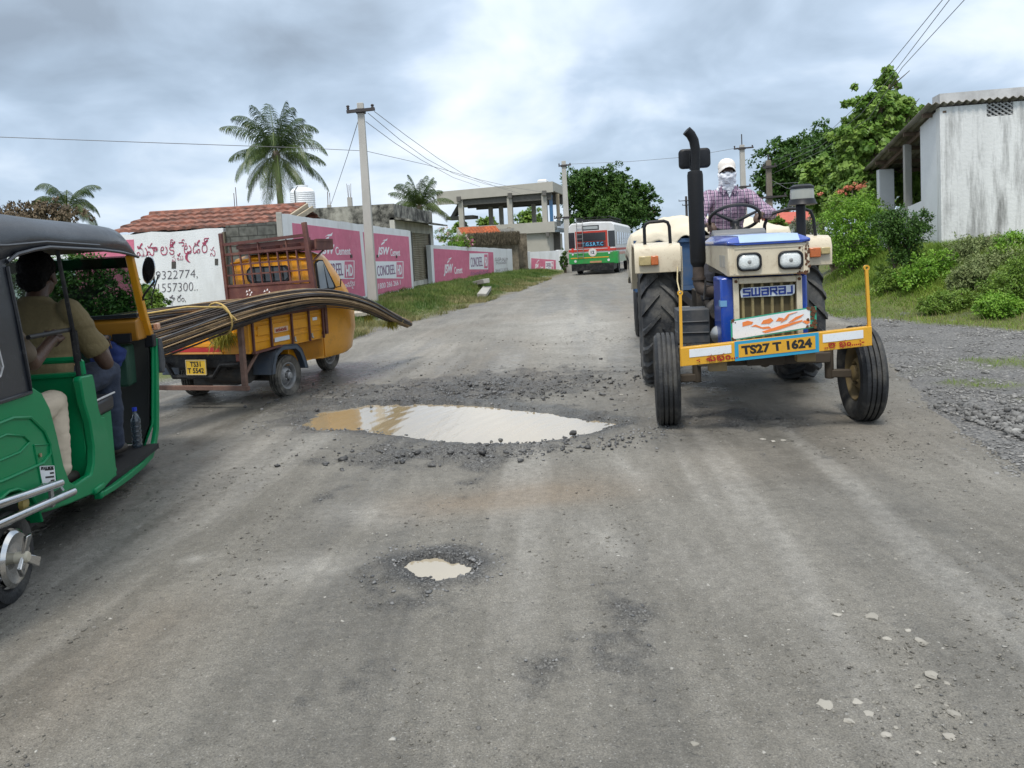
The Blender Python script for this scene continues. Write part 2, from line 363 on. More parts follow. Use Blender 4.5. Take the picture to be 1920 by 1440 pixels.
def build_road():
    X,Y,Q=fan(640,1150,1.15,150,.62,1.2); X=X+.12*Y*0
    # cells wholly off the road are dropped
    nz=.35*(fbm(X*1.2,Y*1.2,4,80)-.5)+.12*(fbm(X*5,Y*5,3,81)-.5)
    e=np.minimum(X-road_l(Y),road_r(Y)-X)+nz*(1+.04*Y)
    keep=(e[Q]>-.35).any(1)
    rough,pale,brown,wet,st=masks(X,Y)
    sp=sdpoly(X,Y,PUD)+.10*(fbm(X*3.5,Y*3.5,4,90)-.5)+.05*(vn(X*17,Y*17,91)-.5); s2=sdpoly(X,Y,SPD)+.05*(fbm(X*9,Y*9,3,92)-.5)
    n1=fbm(X*9,Y*9,5,100,.6); n2=fbm(X*38,Y*38,3,105,.6); n3=1-np.abs(2*fbm(X*6,Y*7,4,108,.6)-1)
    z=.012+.012*(fbm(X*.8,Y*.8,3,110)-.5)+.006*(st-.5)+.009*(n2-.5)+.008*(n1-.5)
    z=z+rough*(.045*(n1-.45)+.034*(n2-.5)+.020*(n3-.7))
    big=sst(.55,.8,blobs(X,Y,[(880,735,1.1,.55,1.)]))
    z=z+big*(.085*(fbm(X*5,Y*9,5,112,.62)-.5))
    rim=np.exp(-((sp+.16)/.14)**2)*.012+np.exp(-((s2+.07)/.06)**2)*.010
    z=z+rim*(.6+.8*n1)
    z=z-.085*sst(-.03,.35,sp)-.018*sst(-.10,.02,sp)-.05*sst(-.015,.12,s2)-.014*sst(-.05,.01,s2)
    z=z-.055*sst(.25,-.25,e)+hgt(X,Y)*.0
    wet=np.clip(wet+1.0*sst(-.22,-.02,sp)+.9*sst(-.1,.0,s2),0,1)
    rough=np.clip(rough+.5*sst(-.4,-.05,sp)*n1*1.5+.7*sst(-.16,-.03,s2),0,1)
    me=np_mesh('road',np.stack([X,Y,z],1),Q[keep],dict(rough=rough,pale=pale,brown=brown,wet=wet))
    return me
def road_mat():
    m=bpy.data.materials.new('worn_asphalt_and_mud'); m.use_nodes=True; t=m.node_tree; L=t.links.new; bs=t.nodes['Principled BSDF']
    tc=t.nodes.new('ShaderNodeTexCoord'); P=tc.outputs['Object']
    def at_(n):
        a=t.nodes.new('ShaderNodeAttribute'); a.attribute_name=n; return a.outputs['Fac']
    def N(s,d=5,r=.6,sc=None):
        v=P
        if sc:
            mp=t.nodes.new('ShaderNodeMapping'); mp.inputs['Scale'].default_value=sc; mp.inputs['Rotation'].default_value=(0,0,DIR); L(P,mp.inputs[0]); v=mp.outputs[0]
        n=t.nodes.new('ShaderNodeTexNoise'); n.inputs['Scale'].default_value=s; n.inputs['Detail'].default_value=d; n.inputs['Roughness'].default_value=r; L(v,n.inputs['Vector']); return n.outputs[0]
    def MR(x,a,b,c,d):
        n=t.nodes.new('ShaderNodeMapRange'); L(x,n.inputs[0])
        for i,v in enumerate((a,b,c,d)): n.inputs[i+1].default_value=v
        return n.outputs[0]
    def MX(f,a,b):
        n=t.nodes.new('ShaderNodeMix'); n.data_type='RGBA'
        L(f,n.inputs[0]) if not isinstance(f,float) else setattr(n.inputs[0],'default_value',f)
        for i,v in ((6,a),(7,b)):
            L(v,n.inputs[i]) if not isinstance(v,tuple) else setattr(n.inputs[i],'default_value',(*v,1))
        return n.outputs[2]
    def MU(a,b,op='MULTIPLY'):
        n=t.nodes.new('ShaderNodeMath'); n.operation=op; n.use_clamp=(op=='ADD')
        for i,v in enumerate((a,b)):
            L(v,n.inputs[i]) if not isinstance(v,float) else setattr(n.inputs[i],'default_value',v)
        return n.outputs[0]
    base=MX(MR(N(1.1,6),.35,.65,0,1),(.122,.115,.099),(.178,.169,.147))
    base=MX(MR(N(3.,6,.7,(3.,.35,1)),.4,.7,0,.55),base,(.222,.212,.188))
    grit=MX(MR(N(110,3,.7),.40,.62,0,1),(.045,.045,.045),(.27,.27,.265))
    vo=t.nodes.new('ShaderNodeTexVoronoi'); vo.inputs['Scale'].default_value=85; L(P,vo.inputs['Vector'])
    peb=MX(MR(vo.outputs['Distance'],.15,.6,0,1),(.27,.27,.265),(.055,.055,.055))
    ag=MX(.5,grit,peb)
    c=MX(MU(at_('rough'),.95),base,ag)
    # fine speckle of grit everywhere, thinner where mud covers it
    c=MX(MU(MR(N(140,3,.7),.55,.66,0,1),MR(N(2.3,4),.35,.7,.2,.8)),c,(.05,.05,.05))
    c=MX(MU(MR(N(34,5,.75,(1,1.6,1)),.60,.66,0,1),.75),c,(.045,.045,.043))
    c=MX(MU(MR(N(120,2,.5),.62,.72,0,1),.5),c,(.36,.355,.34))
    c=MX(MU(at_('pale'),MR(N(14,6,.75),.33,.6,.35,1.)),c,(.34,.33,.305))
    c=MX(MU(at_('brown'),.5),c,(.205,.155,.105))
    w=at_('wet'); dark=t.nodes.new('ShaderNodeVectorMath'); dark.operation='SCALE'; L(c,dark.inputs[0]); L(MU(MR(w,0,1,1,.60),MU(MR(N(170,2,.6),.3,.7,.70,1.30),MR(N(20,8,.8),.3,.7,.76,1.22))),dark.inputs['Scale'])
    L(dark.outputs[0],bs.inputs['Base Color'])
    L(MR(MU(w,MR(N(4,4),.3,.7,.5,1.3)),0,1,.78,.27),bs.inputs['Roughness'])
    hN=MU(MU(N(190,3,.6),MR(at_('rough'),0,1,.35,1.6)),MU(MR(vo.outputs['Distance'],.1,.6,1,0),MU(at_('rough'),1.2)),'ADD')
    b=t.nodes.new('ShaderNodeBump'); b.inputs['Strength'].default_value=.9; b.inputs['Distance'].default_value=.009; L(hN,b.inputs['Height'])
    b2=t.nodes.new('ShaderNodeBump'); b2.inputs['Strength'].default_value=.75; b2.inputs['Distance'].default_value=.035; L(MU(N(24,6,.72),MR(at_('rough'),0,1,.55,1.5)),b2.inputs['Height']); L(b.outputs[0],b2.inputs['Normal'])
    L(b2.outputs[0],bs.inputs['Normal']); return m
def ground_mat():
    m=bpy.data.materials.new('verge_soil_and_gravel'); m.use_nodes=True; t=m.node_tree; L=t.links.new; bs=t.nodes['Principled BSDF']
    tc=t.nodes.new('ShaderNodeTexCoord'); P=tc.outputs['Object']; bs.inputs['Roughness'].default_value=.85
    def N(s,d=5,r=.6):
        n=t.nodes.new('ShaderNodeTexNoise'); n.inputs['Scale'].default_value=s; n.inputs['Detail'].default_value=d; n.inputs['Roughness'].default_value=r; L(P,n.inputs['Vector']); return n.outputs[0]
    def MR(x,a,b,c,d):
        n=t.nodes.new('ShaderNodeMapRange'); L(x,n.inputs[0])
        for i,v in enumerate((a,b,c,d)): n.inputs[i+1].default_value=v
        return n.outputs[0]
    def MX(f,a,b):
        n=t.nodes.new('ShaderNodeMix'); n.data_type='RGBA'; L(f,n.inputs[0])
        for i,v in ((6,a),(7,b)):
            L(v,n.inputs[i]) if not isinstance(v,tuple) else setattr(n.inputs[i],'default_value',(*v,1))
        return n.outputs[2]
    def A(n):
        a=t.nodes.new('ShaderNodeAttribute'); a.attribute_name=n; return a.outputs['Fac']
    vo=t.nodes.new('ShaderNodeTexVoronoi'); vo.inputs['Scale'].default_value=26; L(P,vo.inputs['Vector'])
    g=MX(MR(N(1.6,6,.7),.35,.65,0,1),(.15,.148,.145),(.27,.265,.255))
    g=MX(MR(vo.outputs['Distance'],.2,.55,0,.75),g,(.085,.087,.09))
    g=MX(MR(N(90,3),.55,.7,0,.6),g,(.33,.33,.33))
    veg=MX(MR(N(.9,5,.65),.35,.65,0,1),(.075,.10,.025),(.13,.15,.04))
    veg=MX(MR(N(30,4,.7),.5,.75,0,.6),veg,(.10,.08,.045))
    c=MX(A('veg'),g,veg); c=MX(A('straw'),c,(.30,.235,.13)); L(c,bs.inputs['Base Color'])
    b=t.nodes.new('ShaderNodeBump'); b.inputs['Strength'].default_value=.8; b.inputs['Distance'].default_value=.04; L(vo.outputs['Distance'],b.inputs['Height'])
    b2=t.nodes.new('ShaderNodeBump'); b2.inputs['Strength'].default_value=.6; b2.inputs['Distance'].default_value=.03; L(N(40,5),b2.inputs['Height']); L(b.outputs[0],b2.inputs['Normal'])
    L(b2.outputs[0],bs.inputs['Normal']); return m
PATCH=[(1700,815,.35,.12,.9),(1880,680,.5,.5,1.2),(1860,720,.45,.3,1.),(1740,690,.3,.2,.55),(1690,700,.35,.15,.5),(1750,760,.2,.08,.6),(1800,715,.2,.1,.5),(1560,560,.6,1.5,.4),(1920,750,.2,.2,.6)]
def veg_at(x,y):
    n=.9*(fbm(x*1.1,y*1.1,4,120)-.5)
    t=x-np.interp(y,BY,BX); r=sst(-.1,.45,t+.25+n*.8)
    r=np.maximum(r,.62*sst(.25,1.1,blobs(x,y,PATCH)*(.2+1.6*fbm(x*5,y*5,4,124))))
    l=road_l(y)-x; lf=sst(.0,.7,l+n)*sst(8,10.5,y)*sst(.25,.42,fbm(x*.7,y*.7,4,126)+.12)
    return np.maximum(r,lf)*sst(.2,.5,fbm(x*4,y*4,4,128)+.12)
def straw_at(x,y):
    c=blobs(x,y,[(1585,520,1.1,2.6,1.5),(1640,500,1.4,2.0,1.2),(1620,480,1.5,2,1.),(1760,470,2,1,.4)])
    l=np.exp(-((road_l(y)-x-.35)/.3)**2)*sst(12,15,y)*.6
    return np.clip(c*(.3+1.2*fbm(x*2,y*2,4,130))+l*fbm(x*3,y*3,4,131),0,1)
def build_ground():
    X,Y,Q=fan(420,420,.9,900,1.3,3.); V2=None
    e=np.minimum(X-road_l(Y),road_r(Y)-X)
    z=hgt(X,Y)-.045*sst(-.15,.5,e)-.10*sst(.6,1.4,e)-.15*sst(2,3,e)
    z=z+.02*(fbm(X*6,Y*6,4,140,.6)-.5)*(1-sst(0,.6,e))*(1-sst(20,40,Y))
    me=np_mesh('ground',np.stack([X,Y,z],1),Q,dict(veg=veg_at(X,Y)*(1-sst(0,.5,e)),straw=straw_at(X,Y)))
    return me
GM=ground_mat()
tag(link('ground',build_ground(),GM,ang=60),kind='structure')
# the same ground goes on behind the camera
_b=np_mesh('ground_behind',[(-90,-60,-.12),(90,-60,-.12),(4.2,.92,-.12),(-4.2,.92,-.12)],[(0,1,2,3)],dict(veg=[.1]*4,straw=[0]*4)); tag(link('ground',_b,GM),kind='structure')
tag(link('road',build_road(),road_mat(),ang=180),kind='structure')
def water_mat(name,col,rip):
    m=bpy.data.materials.new(name); m.use_nodes=True; t=m.node_tree; L=t.links.new; bs=t.nodes['Principled BSDF']
    bs.inputs['Roughness'].default_value=.03; bs.inputs['IOR'].default_value=1.5; bs.inputs['Specular IOR Level'].default_value=.8; bs.inputs['Coat Weight'].default_value=.55; bs.inputs['Coat Roughness'].default_value=.03; bs.inputs['Coat IOR'].default_value=1.5
    tc=t.nodes.new('ShaderNodeTexCoord'); n=t.nodes.new('ShaderNodeTexNoise'); n.inputs['Scale'].default_value=1.5; L(tc.outputs['Object'],n.inputs['Vector'])
    mx=t.nodes.new('ShaderNodeMix'); mx.data_type='RGBA'; L(n.outputs[0],mx.inputs[0]); mx.inputs[6].default_value=(*col,1); mx.inputs[7].default_value=(col[0]*1.15,col[1]*1.12,col[2]*1.1,1); L(mx.outputs[2],bs.inputs['Base Color'])
    if rip:
        # bow waves spreading from where the tractor wheel went through
        mp=t.nodes.new('ShaderNodeMapping'); mp.inputs['Location'].default_value=(-1.75,-5.4,0); mp.inputs['Scale'].default_value=(1,1.,1)
        L(tc.outputs['Object'],mp.inputs[0]); wv=t.nodes.new('ShaderNodeTexWave'); wv.wave_type='RINGS'; wv.rings_direction='Z'; wv.inputs['Scale'].default_value=2.1; wv.inputs['Distortion'].default_value=1.4; wv.inputs['Detail'].default_value=1.5; wv.inputs['Detail Scale'].default_value=.8
        L(mp.outputs[0],wv.inputs['Vector']); b=t.nodes.new('ShaderNodeBump'); b.inputs['Strength'].default_value=.05; b.inputs['Distance'].default_value=.02; L(wv.outputs['Fac'],b.inputs['Height'])
        n2=t.nodes.new('ShaderNodeTexNoise'); n2.inputs['Scale'].default_value=7; L(tc.outputs['Object'],n2.inputs['Vector']); b2=t.nodes.new('ShaderNodeBump'); b2.inputs['Strength'].default_value=.02; b2.inputs['Distance'].default_value=.02; L(n2.outputs[0],b2.inputs['Height']); L(b.outputs[0],b2.inputs['Normal'])
        L(b2.outputs[0],bs.inputs['Normal'])
    return m
def puddle(name,P,z,grow,m):
    c=sum((Vector(p) for p in P),Vector())/len(P); vs=[(c.x+(p[0]-c.x)*grow,c.y+(p[1]-c.y)*grow,z) for p in P]
    me=bpy.data.meshes.new(name); me.from_pydata(vs+[(c.x,c.y,z)],[],[(i,(i+1)%len(P),len(P)) for i in range(len(P))])
    return tag(link(name,me,m,None,False),kind='structure')
WM=water_mat('muddy_water',(.31,.252,.162),True)
puddle('puddle_water',PUD,-.008,1.12,WM); puddle('puddle_water',SPD,-.004,1.15,water_mat('milky_water',(.33,.29,.215),False))
# ---- loose stones
def ico():
    t=(1+5**.5)/2; v=np.array([(-1,t,0),(1,t,0),(-1,-t,0),(1,-t,0),(0,-1,t),(0,1,t),(0,-1,-t),(0,1,-t),(t,0,-1),(t,0,1),(-t,0,-1),(-t,0,1)],float)/math.hypot(1,t)
    f=np.array([(0,11,5),(0,5,1),(0,1,7),(0,7,10),(0,10,11),(1,5,9),(5,11,4),(11,10,2),(10,7,6),(7,1,8),(3,9,4),(3,4,2),(3,2,6),(3,6,8),(3,8,9),(4,9,5),(2,4,11),(6,2,10),(8,6,7),(9,8,1)])
    return v,f
IV,IF=ico()
def scatter_stones(name,X,Y,S,Z,m,label,cat,flat=.6,sink=.3):
    n=len(X); r=NR.uniform(.5,1.3,(n,12,1)); V=IV[None]*r; a=NR.uniform(0,2*PI,n); c,s=np.cos(a)[:,None],np.sin(a)[:,None]
    V=V*NR.uniform(.6,1.3,(n,1,3)); x=V[:,:,0]*c-V[:,:,1]*s; y=V[:,:,0]*s+V[:,:,1]*c
    V=np.stack([x,y,V[:,:,2]*flat],2)*S[:,None,None]; V[:,:,0]+=X[:,None]; V[:,:,1]+=Y[:,None]; V[:,:,2]+=(Z+S*flat*(1-2*sink)*.8)[:,None]
    Q=(IF[None]+(np.arange(n)*12)[:,None,None]).reshape(-1,3)
    me=np_mesh(name,V.reshape(-1,3),Q,dict(tint=np.repeat(NR.uniform(0,1,n),12)))
    return tag(link(name,me,m,None,False),label,cat,kind='stuff')
def stonemat(name,a,b,rough=.8):
    if name in MATS: return MATS[name]
    m=bpy.data.materials.new(name); m.use_nodes=True; t=m.node_tree; L=t.links.new; bs=t.nodes['Principled BSDF']; bs.inputs['Roughness'].default_value=rough
    at2=t.nodes.new('ShaderNodeAttribute'); at2.attribute_name='tint'; mx=t.nodes.new('ShaderNodeMix'); mx.data_type='RGBA'; L(at2.outputs['Fac'],mx.inputs[0]); mx.inputs[6].default_value=(*a,1); mx.inputs[7].default_value=(*b,1)
    n=t.nodes.new('ShaderNodeTexNoise'); n.inputs['Scale'].default_value=60; vm=t.nodes.new('ShaderNodeVectorMath'); vm.operation='SCALE'; L(mx.outputs[2],vm.inputs[0])
    mr=t.nodes.new('ShaderNodeMapRange'); mr.inputs[3].default_value=.65; mr.inputs[4].default_value=1.35; L(n.outputs[0],mr.inputs[0]); L(mr.outputs[0],vm.inputs['Scale']); L(vm.outputs[0],bs.inputs['Base Color']); MATS[name]=m; return m
def gravel():
    GR=stonemat('grey_gravel',(.13,.13,.13),(.27,.268,.26)); GW=stonemat('wet_gravel',(.05,.052,.055),(.22,.22,.22),.45)
    # shoulder on the right
    n=42000; y=4*np.exp(NR.uniform(0,1,n)*math.log(13/4)); x=road_r(y)+NR.uniform(-.5,1,n)*1.0+np.abs(NR.normal(0,1,n))*1.1*(y/6)
    k=(NR.uniform(0,1,n)<sst(-.4,.25,x-road_r(y)+.5*(fbm(x*2,y*2,3,150)-.5))*(.10+.8*sst(.48,.66,fbm(x*2.1,y*2.1,5,152))))&(veg_at(x,y)<.4); x,y=x[k],y[k]
    s=np.exp(NR.normal(math.log(.0085),.5,len(x))); s=np.clip(s,.004,.03)*(.6+.06*y)
    scatter_stones('shoulder_gravel',x,y,s,hgt(x,y)+.003,GR,'loose grey broken gravel over the right road shoulder','gravel',.42,.4)
    # heap at the right edge of the picture
    n=1900; x=3.35+np.abs(NR.normal(0,.5,n)); y=5.1+NR.normal(0,.45,n); s=np.clip(np.exp(NR.normal(math.log(.013),.5,n)),.006,.034)
    scatter_stones('broken_stone',x,y,s,hgt(x,y)+.03*np.exp(-((x-3.9)**2+(y-5.1)**2)/.3),stonemat('dark_rubble',(.09,.09,.09),(.22,.22,.215)),'heap of larger angular grey stones beside the road at right','rubble',.75,.2)
    # rims of the potholes and worn patches of the road
    X=[];Y=[]
    def rim(P,n,w,off):
        for _ in range(n):
            i=random.randrange(len(P)); p=Vector(P[i]).lerp(Vector(P[(i+1)%len(P)]),random.random()); c=sum((Vector(q) for q in P),Vector())/len(P)
            d=(p-c).normalized(); q=p+d*(abs(random.gauss(0,w))+off); X.append(q.x+random.gauss(0,w*.3)); Y.append(q.y+random.gauss(0,w*.3))
    rim(PUD,2600,.24,.03); rim(SPD,900,.07,.012)
    n=26000; u=NR.uniform(-1,1,n); y=1.9*np.exp(NR.uniform(0,1,n)*math.log(16/1.9)); x=u*(.9+.5*y); r=masks(x,y)[0]; k=(NR.uniform(0,1,n)<r*.55)&(x>road_l(y))&(x<road_r(y))
    X=np.concatenate([X,x[k]]);Y=np.concatenate([Y,y[k]]); out=(sdpoly(X,Y,PUD)<-.02)&(sdpoly(X,Y,SPD)<-.01); X,Y=X[out],Y[out]
    s=np.clip(np.exp(NR.normal(math.log(.0055),.5,len(X))),.0025,.014)*(.62+.09*Y)
    scatter_stones('road_grit',X,Y,s,.008+.012*fbm(X*9,Y*9,5,100,.6),GW,'dark wet grit and chippings torn out around the potholes','gravel',.6,.35)
    def chunk(px,py,rx,ry,n):
        c=gp(px,py); return c[0]+NR.normal(0,rx,n),c[1]+NR.normal(0,ry,n)
    cx,cy=[np.concatenate(v) for v in zip(chunk(880,738,.75,.35,750),chunk(720,735,.6,.3,260),chunk(860,850,.55,.16,260),chunk(1080,830,.3,.14,120),chunk(1000,715,.8,.5,260))]
    k=(sdpoly(cx,cy,PUD)<-.03); cx,cy=cx[k],cy[k]; cs=np.clip(np.exp(NR.normal(math.log(.012),.5,len(cx))),.005,.032)
    scatter_stones('broken_asphalt',cx,cy,cs,.016+0*cx,stonemat('black_clod',(.025,.025,.026),(.12,.12,.12),.5),'broken dark asphalt clods around and beyond the big puddle','rubble',.55,.3)
    n=2600; u=NR.uniform(-1,1,n); y=1.9*np.exp(NR.uniform(0,1,n)*math.log(20/1.9)); x=u*(.9+.5*y); k=(x>road_l(y))&(x<road_r(y))&(sdpoly(x,y,PUD)<-.02)&(sdpoly(x,y,SPD)<-.01); x,y=x[k],y[k]
    s=np.clip(np.exp(NR.normal(math.log(.004),.5,len(x))),.002,.011)*(.62+.10*y)
    n=30000; u=NR.uniform(-1,1,n); yy=1.7*np.exp(NR.uniform(0,1,n)*math.log(14/1.7)); xx=u*(1.+.55*yy); k=(xx>road_l(yy))&(xx<road_r(yy))&(sdpoly(xx,yy,PUD)<-.02)&(sdpoly(xx,yy,SPD)<-.01)&(NR.uniform(0,1,n)<.9*sst(.46,.68,fbm(xx*2.3,yy*1.6,5,161,.6))+.25*sst(.3,1.,xx/yy*1.2)); xx,yy=xx[k],yy[k]
    ss=np.clip(np.exp(NR.normal(math.log(.0042),.5,len(xx))),.002,.009)*(.6+.11*yy)
    scatter_stones('mud_crumbs',xx,yy,ss,.012+0*xx,stonemat('dried_mud',(.085,.08,.07),(.20,.19,.165),.9),'small crumbs of grey dried mud trodden over the road surface','mud crumbs',.45,.35)
    scatter_stones('road_chippings',x,y,s,.011+0*x,stonemat('pale_chips',(.08,.08,.08),(.36,.35,.32)),'sparse loose chippings lying over the whole road','gravel',.5,.35)
gravel()
PS=stonemat('pale_stone',(.21,.20,.175),(.35,.335,.30),.9); DS=stonemat('dark_stone',(.05,.05,.05),(.10,.10,.095),.6)
def stone(px,py,wpx,label,m,flat=.32,group=None,name='stone',zb=.008,sink=.3):
    p=gp(px,py); sc=wpx/2*p.y/F; rs=np.random.RandomState(int(px*7+py)); me=bpy.data.meshes.new(name)
    import bmesh
    bm=bmesh.new(); bmesh.ops.create_icosphere(bm,subdivisions=2,radius=1)
    fx,fy=rs.uniform(.75,1.05),rs.uniform(.55,.95); an=rs.uniform(0,PI)
    from mathutils import noise as NZ
    pl=[(Vector(rs.normal(0,1,3)).normalized(),rs.uniform(.55,.85)) for _ in range(7)]
    for v in bm.verts:
        c=v.co.copy()
        for n_,d in pl:
            k=c.dot(n_)
            if k>d: c-=n_*(k-d)
        c*=1+.34*NZ.noise(v.co*1.9+Vector((px*.37,py*.21,0)))
        x,y=c.x*fx,c.y*fy; c.x=x*math.cos(an)-y*math.sin(an); c.y=x*math.sin(an)+y*math.cos(an); c.z*=flat; v.co=c*sc
    bm.to_mesh(me); bm.free(); a=me.attributes.new('tint','FLOAT','POINT'); a.data.foreach_set('value',[rs.uniform(0,1)]*len(me.vertices))
    o=link(name,me,m,None,True,30); z=zb+(hz(p.x,p.y) if p.x>road_r(p.y) else 0); o.location=(p.x,p.y,z+sc*flat*(1-2*sink)*.8)
    return tag(o,label,'stone',group)
BIG=[(1580,1352,0,0)]
for px,py,wp,lb in ((1747,1272,34,'large pale stone lying apart above the cluster in the road'),(1549,1328,40,'broad flat pale stone, leftmost of the large ones'),(1630,1345,27,'rounded pale stone just right of the broad flat one'),
    (1790,1345,34,'large flat pale stone at the right end of the row'),(1662,1385,31,'upright pale stone at the bottom of the cluster'),(1680,1370,16,'small pale stone touching the upright one from behind'),
    (1780,1388,28,'pale wedge stone at the lower right of the cluster'),(1593,1358,26,'muddy grey stone between the broad flat and the rounded stones'),(1303,1401,22,'flat chalky stone pressed in the road near the bottom edge'),
    (1276,1346,9,'single white pebble alone on dark grit'),(610,1305,15,'grey pebble alone on the road below the small puddle'),(367,1384,12,'flat grey chip at the lower left of the road'),(1635,1162,36,'long pale slab of stone, largest of the upper scatter')):
    stone(px,py,wp,lb,PS)
for px,py,wp in ((1568,1157,26),(1664,1203,22),(1703,1186,16),(1725,1207,34),(1665,1201,12),(1735,1212,18),(1577,1070,12),(1640,1108,20),(1573,1130,14),(1545,1128,12),(1600,1125,14),(1625,1135,12),(1562,1050,12),(1510,1049,18),(1496,1066,14),
    (1595,1048,16),(1628,1046,14),(1680,1052,12),(1803,1118,16),(1673,1143,14),(1695,1158,12),(1478,1186,12),(1574,1200,18),(1523,1234,10),(1698,1221,12),(1738,1243,10),(1618,1287,10),(1608,1322,26),(1640,1323,12),(1657,1332,14),(1720,1292,18),
    (1776,1287,18),(1775,1328,12),(1722,1417,14),(1762,1416,18),(1580,1432,20),(1755,1438,18),(1433,1329,14),(1436,1296,12),(1530,1092,10),(1568,1015,14),(1550,1035,12),(1424,1070,8),(1700,1250,10),(1650,1300,10),(1450,830,14),(1430,826,12),(1470,828,14),(1165,742,12),(1690,1012,10),(1060,737,12)):
    stone(px,py,wp,'small pale stone half bedded in the muddy road',PS,.28,'small pale stones bedded in the road')
for px,py,wp,lb in ((829,835,18,'black wet clod at the near edge of the big puddle'),(939,830,14,'brown lump standing in the near edge of the big puddle'),(921,831,8,'smaller brown lump beside the lump in the big puddle'),(1075,815,20,'dark knobbly lump at the right part of the puddle edge'),
    (1722,1014,12,'single black pebble on the road at right'),(696,766,9,'dark pebble at the far edge of the big puddle')):
    stone(px,py,wp,lb,DS,.7)
for px,py,wp,lb in ((1847,700,17,'grey boulder on the gravel beside the grass patch'),(1905,815,26,'grey broken block on the gravel at the right picture edge'),(1590,545,24,'flat dressed stone lying on the straw before the bank'),(1880,517,34,'weathered grey block among the weeds below the white house'),(1822,549,22,'half hidden grey rock in the weeds under the block')):
    stone(px,py,wp,lb,stonemat('boulder',(.25,.25,.24),(.33,.33,.32)),.6,None,'boulder')
# ================================================================ VEGETATION BUILDERS
def leaf_quads(C,D,Nn,S,asp=.45):
    """C centres, D leaf direction, Nn leaf normal, S length -> verts, quads (diamond leaves, slightly folded)"""
    n=len(C); D=D/np.linalg.norm(D,axis=1,keepdims=True); B=np.cross(Nn,D); B/=np.linalg.norm(B,axis=1,keepdims=True)+1e-9; N2=np.cross(D,B)
    S=S[:,None]
    v=np.stack([C-D*S*.5, C-D*S*.02+B*S*asp*.5-N2*S*.08, C+D*S*.5-N2*S*.10, C-D*S*.02-B*S*asp*.5-N2*S*.08],1)
    Q=(np.arange(n)[:,None]*4+np.array([0,1,2,3])[None])
    return v.reshape(-1,3),Q
def unit(n): 
    a=NR.normal(0,1,(n,3)); return a/np.linalg.norm(a,axis=1,keepdims=True)
def cloud(name,m,parent,ell,nclump,nleaf,size,cr=.22,asp=.5,droop=.3,shell=.55,flat=.8):
    """crown: ell = [(cx,cy,cz,rx,ry,rz,weight)]; clumps of leaves placed mostly near the outside of each lobe, gaps between them"""
    w=np.array([e[6] for e in ell],float); w/=w.sum(); k=NR.choice(len(ell),nclump,p=w); E=np.array([e[:6] for e in ell],float)[k]
    u=unit(nclump); rr=(shell+(1-shell)*NR.uniform(0,1,nclump))[:,None]; rr*=(1+.18*NR.normal(0,1,nclump))[:,None]
    cc=E[:,:3]+u*E[:,3:6]*rr; crad=cr*E[:,3:6].mean(1)*NR.uniform(.55,1.4,nclump)
    kk=np.repeat(np.arange(nclump),nleaf); n=len(kk)
    g=unit(n)*(NR.uniform(0,1,n)**.45)[:,None]*crad[kk][:,None]; g[:,2]*=flat
    P=cc[kk]+g; out=u[kk]*.5+g/(crad[kk][:,None]+1e-6)*.6; N=out+unit(n)*.6+np.array([0,0,.7]); D=out+unit(n)*.8; D[:,2]-=droop
    V,Q=leaf_quads(P,D,N,size*NR.uniform(.6,1.35,n),asp)
    tc=np.clip(NR.normal(.5,.28,nclump),0,1)[kk]*.6+NR.uniform(0,1,n)*.4
    return link(name,np_mesh(name,V,Q,dict(tint=np.repeat(tc,4))),m,parent,False)
BARK=mat('bark',(.12,.095,.07),.9,var=.35,scale=12,bump=.8,bscale=30,stretch=(1,1,.3))
def limbs(name,parent,base,top,r,ends,m=None,n=8):
    b=MB(); base,top=Vector(base),Vector(top); mid=base.lerp(top,.5)+Vector((random.uniform(-.1,.1),random.uniform(-.1,.1),0))*(top-base).length
    b.tube([base-Vector((0,0,.2)),base,mid,top],[r*1.35,r*1.2,r*.9,r*.7],n)
    for e in ends:
        e=Vector(e); s=mid.lerp(top,random.uniform(.1,.95)); k=s.lerp(e,.5)+Vector((random.uniform(-.1,.1),random.uniform(-.1,.1),.12))*(e-s).length
        b.tube([s,k,e],[r*.5,r*.33,r*.12],6)
        for _ in range(3):
            q=k.lerp(e,random.uniform(.2,.9)); o=q+Vector((random.gauss(0,.25),random.gauss(0,.25),random.uniform(.0,.4)))*(e-s).length*.6
            b.tube([q,o],[r*.16,r*.06],4)
    return b.build(name,m or BARK,parent)
def tree(name,label,base,h,ell,m,nclump,nleaf,size,r=.2,group=None,trunk_h=.45,cat='tree',**k):
    t=thing(name,label,cat,base,0,group); top=(random.uniform(-.2,.2),0,h*trunk_h)
    limbs('trunk',t,(0,0,0),top,r,[(e[0],e[1],e[2]) for e in ell])
    cloud('crown',m,t,[(*e,e[3]*e[4]*e[5]) for e in ell],nclump,nleaf,size,**k); return t
